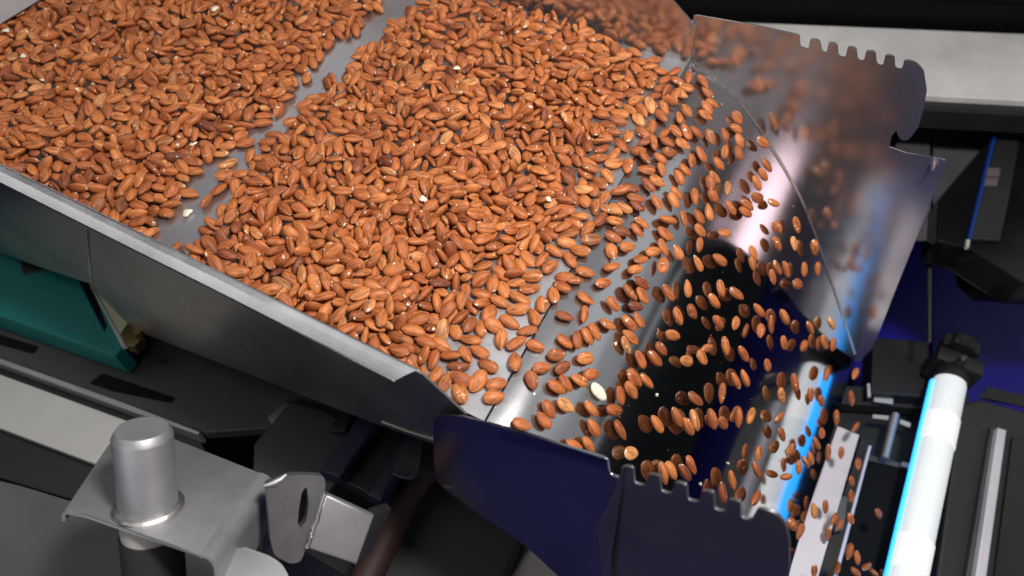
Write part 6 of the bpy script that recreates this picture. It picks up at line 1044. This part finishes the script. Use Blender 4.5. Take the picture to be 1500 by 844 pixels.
-8620,5997,181,53,-23,-21,79,-10003,5322,224,73,-12,-13,66,-8864,5903,200,13,-12,38,91,-9485,5526,184,99,2,8,-15,-5750,7315,49,2,-13,97,21,-6263,7238,174,34,-43,69,-47,
-10282,5105,177,34,-85,-27,-30,-9130,5769,195,63,11,66,-39,-7005,6836,156,72,-21,60,-28,-8506,6072,175,24,17,-23,-93,-10344,5001,117,46,-2,16,87,-9844,5333,154,31,60,20,-71,
-8166,6331,208,33,43,80,-25,-6179,7251,121,3,32,-49,-81,-10233,5178,176,55,31,37,-68,-7789,6541,212,30,4,13,-94,-7602,6589,185,97,20,-4,-14,-6039,7319,118,40,-45,66,-45,
-9411,5627,184,99,-3,10,-8,-9369,5710,212,82,-30,-6,-48,-8064,6304,141,42,-11,-20,-88,-9012,5903,207,98,4,-21,2,-9612,5594,201,17,29,-52,-79,-7937,6453,173,19,-8,40,90,
-7219,6864,189,6,6,41,91,-5947,7290,40,99,11,6,-10,-8055,6403,183,76,-53,24,27,-9814,5457,179,58,17,34,-72,-8375,6240,181,56,-26,14,77,-8733,6046,177,82,-7,25,51,
-5885,7380,64,7,26,-14,95,-6564,7139,140,93,36,0,9,-10425,5105,159,77,-10,2,-62,-6928,7028,180,34,56,34,67,-9229,5816,188,98,4,5,18,-6828,7063,168,43,-30,8,-85,
-6289,7366,148,90,26,30,17,-10545,5096,161,73,11,-45,-51,-6716,7138,145,21,69,47,51,-6398,7267,118,98,9,20,1,-6113,7355,65,96,-2,26,-3,-6217,7468,149,15,-2,49,86,
-9787,5580,159,28,-9,67,69,-6573,7227,125,92,36,0,-14,-6538,7334,154,64,-15,33,68,-5981,7429,42,88,-8,12,-45,-5871,7523,50,16,32,93,9,-6390,7408,126,47,20,-7,-85,
-6746,7248,128,16,-33,63,-69,-5823,7628,54,51,-84,18,-2,-6082,7550,64,12,-8,-49,-86,-5996,7633,71,33,-4,67,67,-6119,7619,116,24,95,-16,7,-6498,7426,72,76,11,-29,56,
]).reshape(-1, 7)
pos = PILE[:, :3] * 1e-4; qt = PILE[:, 3:] * .01
sr = np.random.default_rng(8)
sca = sr.uniform(.94, 1.07, (n_pile, 1)) * np.stack([sr.uniform(.95, 1.05, n_pile), sr.uniform(.92, 1.08, n_pile), sr.uniform(.92, 1.08, n_pile)], 1)
GR = 'loose almonds'
# the kernels are stored nearest the camera first: the nearest ones are objects, the rest of the heap is one mass
N_IND = 85
def pile_rot(i): return BASIS @ Quaternion(qt[i]).normalized().to_matrix()
for i in range(N_IND):
    o = place(PMESH[(i * 5) % 14], W(*pos[i]), pile_rot(i), sca[i])
    o['tone'] = tr.random(); tw = tone_word(o['tone']); v_ = pos[i][1]
    meta(o, (tw + ' almond at the front of the heap beside the slanted end of the rim' if v_ < .285 and pos[i][0] > -.29 else tw + ' almond at the front of the heap close along the bright rim' if v_ < .285 else
             tw + ' almond at the front of the heap beside the dark gap' if pos[i][0] > -.215 else tw + ' almond inside the front of the heap, between rim and gap'), 'almond', 'almonds at the front of the heap')
Vs, Fs, Us, Rs = [], [], [], []; base = 0
B3 = np.array(BASIS)
rs = np.random.default_rng(3)
loops = [[tuple(f) for f in F] for V, F, U in LOW]
for i in range(N_IND, n_pile):
    V, F, U = LOW[(i * 5) % 14]; Rm = np.array(pile_rot(i)); P = (V * sca[i]) @ Rm.T + np.array(W(*pos[i]))
    Vs.append(P); Fs += [tuple(x + base for x in f) for f in F]; Us.append(U); Rs.append(np.full(len(V), rs.random())); base += len(V)
me = make_mesh('almond_heap', np.concatenate(Vs), Fs, np.concatenate(Us), np.concatenate(Rs), M['almond'])
heap = bpy.data.objects.new('almond_heap', me); COL.objects.link(heap)
meta(heap, 'heaps of brown almonds covering most of the feeder pan', 'almonds', None, 'stuff')

# loose kernels on the slide: (picture spot, angle, length, width) read off, then set on the slide's own surface
CROPS = {
'A': (900, 80, [(525,130,50,110,65),(570,200,35,120,65),(555,255,15,90,60),(515,300,35,120,40),(465,345,45,140,75),(440,400,10,110,60),(390,435,50,110,55),(375,500,40,80,60),(500,485,80,80,60),(560,435,50,110,75),(685,205,55,120,60),(718,292,45,110,60),(758,378,35,115,45),(720,412,55,130,65),(705,470,35,130,60),(470,590,45,130,70),(555,595,65,140,70),(637,600,40,140,55),(740,635,65,130,70),(378,610,-40,90,60),(410,675,30,120,50),(530,692,35,135,70),(425,755,15,125,75),(360,805,40,100,60),(300,685,80,120,55),(670,770,60,145,65),(598,820,90,80,40),(852,620,75,120,55),(855,750,100,100,50),(948,490,60,120,75),(942,572,20,95,65),(968,665,70,95,60),(957,760,70,125,65)]),
'B': (1000, 180, [(20,365,50,110,60),(280,318,50,120,65),(622,155,35,105,75),(652,330,55,120,60),(622,400,55,110,60),(572,465,60,130,60),(575,575,40,95,80),(500,635,40,110,60),(487,690,20,100,70),(705,618,20,80,60),(370,655,50,130,60),(350,505,100,105,55),(250,420,50,100,55),(217,465,75,115,70),(240,568,55,120,70),(95,570,85,135,60),(205,690,80,145,65),(125,725,55,135,65),(10,740,75,130,60),(880,790,80,130,60),(727,805,60,80,70)]),
'C': (820, 220, [(555,290,15,140,65),(590,370,15,150,70),(600,430,30,130,60),(430,460,35,130,85),(500,445,30,120,75),(430,545,10,140,70),(480,630,15,145,85),(635,565,35,115,65),(600,620,50,140,60),(415,670,30,145,80),(525,745,-10,120,85),(400,780,75,110,90),(670,150,10,140,75),(650,45,55,130,60),(785,70,20,100,70),(787,150,75,110,55),(685,270,50,140,75),(755,240,30,140,75),(750,405,60,145,60),(945,145,40,140,65),(920,210,65,135,75),(900,330,45,120,65),(880,390,60,140,75),(930,515,60,140,75),(830,540,15,140,65),(815,645,40,150,75),(800,750,65,150,70),(725,785,-10,115,85),(915,790,60,130,75)]),
'D': (820, 360, [(630,105,-10,105,75),(585,180,-20,115,75),(795,150,100,125,90),(400,165,-15,130,60),(335,285,-5,120,85),(200,205,15,165,80),(115,265,5,115,70),(200,405,35,160,50),(190,530,100,110,70),(410,450,50,140,85),(545,360,50,165,60),(635,290,35,150,80),(640,385,60,150,75),(590,470,15,115,80),(540,600,45,160,75),(610,575,60,140,75),(545,705,40,150,75),(515,770,65,150,55),(375,610,30,140,55),(270,665,60,165,80),(215,700,60,160,70),(135,725,85,150,75),(40,740,40,140,80),(40,545,20,150,70),(840,365,55,150,70),(988,330,85,145,45),(915,545,70,150,55),(875,690,20,105,90),(785,800,50,125,80),(1025,510,60,130,70)]),
'E': (1000, 320, [(138,95,45,120,70),(325,112,0,85,80),(130,205,100,105,60),(120,345,60,140,45),(285,320,35,120,70),(545,270,70,125,60),(540,350,75,100,55),(728,195,65,115,40),(860,195,85,115,50),(1020,225,80,125,60),(732,380,60,125,60),(800,395,75,130,50),(695,455,75,125,55),(940,395,88,120,50),(1045,390,88,110,50),(890,510,25,95,80),(40,540,85,145,50),(298,540,75,140,55),(245,640,55,130,70),(420,585,35,140,75),(92,725,60,150,75),(275,800,60,100,75)]),
'F': (1060, 440, [(272,75,55,110,60),(472,130,70,130,50),(92,178,115,105,50),(367,190,85,145,55),(285,235,100,105,70),(670,215,70,130,50),(835,180,70,110,50),(780,325,75,140,55),(845,340,95,110,45),(465,328,80,110,50),(620,355,-50,100,60),(337,500,75,100,55),(155,415,60,130,65),(15,350,80,150,60),(95,620,65,160,60),(165,600,70,150,55),(550,635,85,150,50),(450,735,70,120,70),(795,575,110,125,45),(672,730,80,110,55),(755,780,80,75,40),(1015,570,115,130,45),(988,760,85,120,45)]),
'G': (760, 500, [(515,135,-5,130,105),(290,105,0,130,95),(340,200,-30,130,95),(180,205,-5,140,90),(100,300,70,150,100),(295,355,35,165,90),(365,325,55,140,75),(470,300,25,150,80),(565,258,-5,125,95),(365,495,35,155,95),(235,525,60,170,90),(195,610,50,140,85),(565,525,45,155,80),(580,665,55,155,90),(740,530,5,125,100),(787,420,80,155,60),(870,380,55,155,90),(895,285,50,160,95),(990,310,50,140,65),(940,140,60,155,75),(785,690,60,170,70),(540,800,50,140,80),(430,800,20,110,50),(25,640,20,120,90),(130,35,20,140,90)]),
'H': (900, 460, [(315,345,45,150,75),(360,275,45,130,80),(555,365,20,95,90),(680,335,65,115,75),(715,270,-5,90,75),(630,660,40,125,80),(832,615,92,165,50)]),
'I': (900, 580, [(330,215,55,150,75),(487,165,65,165,70),(570,235,60,150,60),(622,190,75,180,70),(757,180,78,175,60),(840,210,60,100,80),(960,170,88,165,50),(132,445,0,110,105),(380,600,75,185,70),(440,580,60,150,75),(545,595,55,140,75),(595,535,70,150,70),(910,650,80,165,60),(835,745,85,180,60)]),
'J': (1060, 580, [(210,155,-65,130,50),(430,170,-30,100,60),(450,300,70,100,60),(513,410,-55,105,45),(270,445,100,120,55),(255,575,75,145,55),(485,625,-5,85,45),(580,555,90,115,55),(638,515,60,100,50),(672,480,75,100,45),(720,365,70,125,45),(757,288,80,70,45),(872,170,88,135,45),(808,440,88,140,50),(250,785,-65,130,55),(908,440,90,80,35),(1020,240,-60,130,40),(1040,530,90,80,45),(990,660,80,75,40)]),
'K': (1120, 684, [(215,445,60,110,70),(275,500,110,180,60),(383,340,88,120,40),(470,310,92,110,45),(535,405,-60,90,40),(490,520,90,110,45),(383,805,88,90,45),(670,225,85,100,50),(665,400,75,80,40),(655,655,105,130,50),(715,705,85,110,40),(560,780,100,90,50),(880,365,60,80,60),(580,440,-65,100,35),(790,770,-40,75,40),(845,820,30,90,50),(915,825,60,80,45),(705,815,50,80,45)]),
}
def spot(px, py, h, rel=0.0):
    """point on the ray through the spot that lies h above the slide"""
    r = ray(px, py).normalized(); lo, hi = .45, 1.9
    def f(s):
        P = CC + r * s; u = P.dot(FU); return (P.z - slide_z(u)) * math.cos(slide_a(max(u, -.166) if u > -.17 else -.3)) - h
    for _ in range(48):
        mid = (lo + hi) / 2
        if f(mid) > 0: lo = mid
        else: hi = mid
    return CC + r * lo
seen = []; cnt = {}
rp = random.Random(4)
LABELS = {
 'grey': ('brown almond lying loose on the grey upper slide just past the gap', 'almonds on the upper slide'),
 'black': ('brown almond skimming down the steep lower slide beside its own mirror image', 'almonds on the lower slide'),
 'fall': ('brown almond falling through the air past the lower end of the slide', 'almonds falling past the slide'),
}
special = {(825, 538): ('short dark reddish almond lying across the flow on the pale slide', .855),
 (909, 580): ('narrow reddish brown almond standing on its edge, right of the white blanched one', .22),
 (925, 664): ('round pale almond just above the left end of the notches of the near plate', .94),
 (1061, 341): ('small round almond on the dark slide beside the pink glow', .36),
 (917, 506): ('pale tan narrow almond on the slide, left of the black reflection', .95),
 (940, 415): ('dark reddish almond on the slide beside two lighter ones', .86)}
spot_dots = []
for key, (x0, y0, lst) in CROPS.items():
    for cx, cy, ang, ln, wd in lst:
        px, py = x0 + cx / 5.275, y0 + cy / 5.275; ln /= 5.275; wd /= 5.275
        if any((px - a) ** 2 + (py - b) ** 2 < 49 for a, b in seen): continue
        seen.append((px, py))
        P = spot(px, py, .0045); u = P.dot(FU)
        if u < -.153 + .0 * P.dot(FV): continue
        k = min(1, max(0, (u + .13) / .16)); fall = u > .203
        h = .0046 + .0042 * k + (rp.uniform(.004, .02) if fall else rp.uniform(-.0006, .0016))
        if key == 'K' and cx > 600: h = .06
        P = spot(px, py, h); u = P.dot(FU)
        a = slide_a(u) if u > -.166 else 0.0
        e1 = FU * math.cos(a) - FZ * math.sin(a); e2 = FV; nrm = FU * math.sin(a) + FZ * math.cos(a)
        q0, _ = project(P); j1 = (project(P + e1 * .001)[0] - q0) * 1000; j2 = (project(P + e2 * .001)[0] - q0) * 1000
        tx, ty = math.cos(R_(ang)), math.sin(R_(ang)); det = j1.x * j2.y - j1.y * j2.x
        ca = (tx * j2.y - ty * j2.x) / det; cb = (j1.x * ty - j1.y * tx) / det
        d = e1 * ca + e2 * cb; ppm = 1 / d.length; d.normalize()
        Lm = max(.0190, min(.0250, ln / ppm)); 
        if rp.random() < .25: d = -d
        ratio = wd / ln
        d = (d + nrm * rp.uniform(-.06, .08) * (.3 + k)).normalized()
        e_ = (CC - P); dist = e_.dot(-CF); e_ = (e_ - d * e_.dot(d)).normalized(); f_ = d.cross(e_)
        mpp = dist / FPX; wm = min(.0150, max(.0088, wd * mpp)); s0 = Lm / AL; W1 = AW * s0 * rp.uniform(.96, 1.06); T1 = AT * s0 * rp.uniform(.94, 1.08)
        if wm > W1: W1 = wm
        c2 = min(1, max(0, (wm * wm - T1 * T1) / (W1 * W1 - T1 * T1))); ph = math.acos(math.sqrt(c2))
        z2 = max((e_ * math.cos(ph) + f_ * math.sin(ph), e_ * math.cos(ph) - f_ * math.sin(ph)), key=lambda q: q.dot(nrm))
        y2 = z2.cross(d)
        ext = math.sqrt((W1 / 2 * y2.dot(nrm)) ** 2 + (T1 / 2 * z2.dot(nrm)) ** 2 + (Lm / 2 * d.dot(nrm)) ** 2)
        if ext + .0003 > h: P = P + nrm * (ext + .0003 - h)
        Rm = Matrix((d, y2, z2)).transposed();         o = place(PMESH[rp.randrange(14)], P, Rm, (s0, W1 / AW, T1 / AT))
        reg = 'fall' if (fall or key == 'K' and cx > 330) else ('grey' if u < -.045 else 'black')
        lab, gr = LABELS[reg]; vv = P.dot(FV)
        o['tone'] = tr.random(); tw = tone_word(o['tone']); shape = 'narrow' if ratio < .48 else 'broad'
        if reg == 'grey': lab = '%s %s almond on the grey upper slide, %s' % (shape, tw, 'beside the dark gap' if u < -.135 else 'at the near plate end' if vv < .36 else 'toward the far curved weld line' if vv > .60 else 'midway across it')
        elif reg == 'black': lab = '%s %s almond skimming down the steep slide %s' % (shape, tw, 'just above the notched near plate' if vv < .36 else 'near the far curved weld line' if vv > .62 else 'in front of the blue lit reflection' if u > .12 else 'in the middle of the black reflection')
        else: lab = '%s %s almond falling %s' % (shape, tw, 'over the pale guide bar' if px < 1245 and not (key == 'K' and cx > 600) else 'in front of the dark glass cover')
        for (sx, sy), val in special.items():
            if (sx - px) ** 2 + (sy - py) ** 2 < 40: lab, o['tone'] = val; gr = None
        meta(o, lab, 'almond', gr); cnt[reg] = cnt.get(reg, 0) + 1
print('slide almonds', cnt, 'individuals', N_IND + len(seen))
# the blanched kernel and small chips of white flesh
def blanched(px, py, h, ang, label, group=None, cat='almond', scl=(1.0, 1.0, .8), name='blanched_almond', mesh=None, P=None):
    P = spot(px, py, h) if P is None else P; a = slide_a(P.dot(FU)) if P.dot(FU) > -.166 else 0
    e1 = FU * math.cos(a) - FZ * math.sin(a); nrm = FU * math.sin(a) + FZ * math.cos(a)
    d = e1 * math.cos(ang) + FV * math.sin(ang); y_ = nrm.cross(d); Rm = Matrix((d, y_, nrm)).transposed()
    o = place(mesh or FM, P, Rm, scl, name); return meta(o, label, cat, group)
V, F, U = PROTO[3]; FM = make_mesh('blanched_almond', V, F, U, [.5] * len(V), M['flesh'])
blanched(877.5, 574, .0042, R_(-5), 'white blanched almond lying alone on the pale slide', scl=(1.02, 1.04, .7))
rq = random.Random(9); V2, F2 = [], []
Vc, Fc, Uc = almond_arrays(6, 8, 21); Vc = Vc * np.array([.42, .6, .5]); Vc = Vc * (1 + .22 * np.sin(Vc[:, :1] * 900 + Vc[:, 1:2] * 700))
CM = make_mesh('almond_fragment', Vc, Fc, Uc, [.5] * len(Vc), M['flesh'])
for (x, y), uvz, s, lab in (((310, 330), (-.5470, .2925, .0035), 1.25, 'white almond fragment on the bare steel strip near the rim'), ((285, 213), (-.60896, .37215, .0075), 1.0, 'white almond fragment on the edge of the left heap by the bare strip'),
    ((670, 103), (-.39564, .6013, .0315), .9, 'white almond fragment high on the middle heap'), ((620, 294), (-.325386, .411778, .0245), 1.0, 'white almond fragment in the middle of the front heap'),
    ((803, 295), (-.214886, .482999, .0115), .95, 'white almond fragment at the thin right side of the heap'), ((316, 16), (-.72935, .55699, .0305), 1.1, 'white almond fragment at the top of the left heap'),
    ((36, 85), (-.87563, .37754, .0265), .9, 'white almond fragment at the far left below the gate plate'), ((12, 48), (-.92398, .39847, .0325), 1.0, 'white almond fragment touching the grey gate plate')):
    blanched(x, y, 0, rq.uniform(0, 3), lab, 'white almond fragments', 'fragment', (s, s, s * .8), 'almond_fragment', CM, W(*uvz))
for x, y, s, lab in ((963, 578, .42, 'tiny white crumb on the black reflection of the slide'), (902, 503, .45, 'tiny white crumb beside the pale narrow almond'), (1067, 679, .4, 'tiny white crumb on the slide above the notches'), (783, 577, .35, 'tiny white crumb on the pale slide near the pan corner'), (1027, 709, .4, 'tiny white crumb in the glow between two notch teeth')):
    blanched(x, y, .0008, rq.uniform(0, 3), lab, 'crumbs on the slide', 'crumb', (s, s, s), 'crumb', CM)

# thin skin flakes and dust grains left on the bare steel: one mass nobody could count
rf = random.Random(31); bm = bmesh.new()
for k in range(520):
    t = rf.random()
    if t < .45: u, v = rf.uniform(-.60, -.50), rf.uniform(.245, .765)
    elif t < .65: u, v = rf.uniform(-.26, -.155), rf.uniform(.245, .765)
    else: u, v = -.145 + .33 * rf.random() ** 1.7, rf.uniform(.235, .765)
    P = W(u, v, slide_z(u) if u > -.147 else 0) ; a = slide_a(u) if u > -.147 else 0
    nrm = FU * math.sin(a) + FZ * math.cos(a); e1 = FU * math.cos(a) - FZ * math.sin(a); P = P + nrm * .0004
    r = rf.uniform(.0003, .0008) if rf.random() < .85 else rf.uniform(.0009, .0018); t0 = rf.uniform(0, 6.28)
    vs = [bm.verts.new(P + (e1 * math.cos(t0 + j * 1.2566) + FV * math.sin(t0 + j * 1.2566)) * r * rf.uniform(.5, 1.3) + nrm * rf.uniform(0, .0005)) for j in range(5)]
    tip = bm.verts.new(P + nrm * r * .5)
    for j in range(5): bm.faces.new((vs[j], vs[(j + 1) % 5], tip))
fk_ = obj('skin_flakes', bm, M['flake'], None, True, loc=(0, 0, 0)); meta(fk_, 'fine brown skin flakes and dust on the bare steel', 'dust', None, 'stuff')
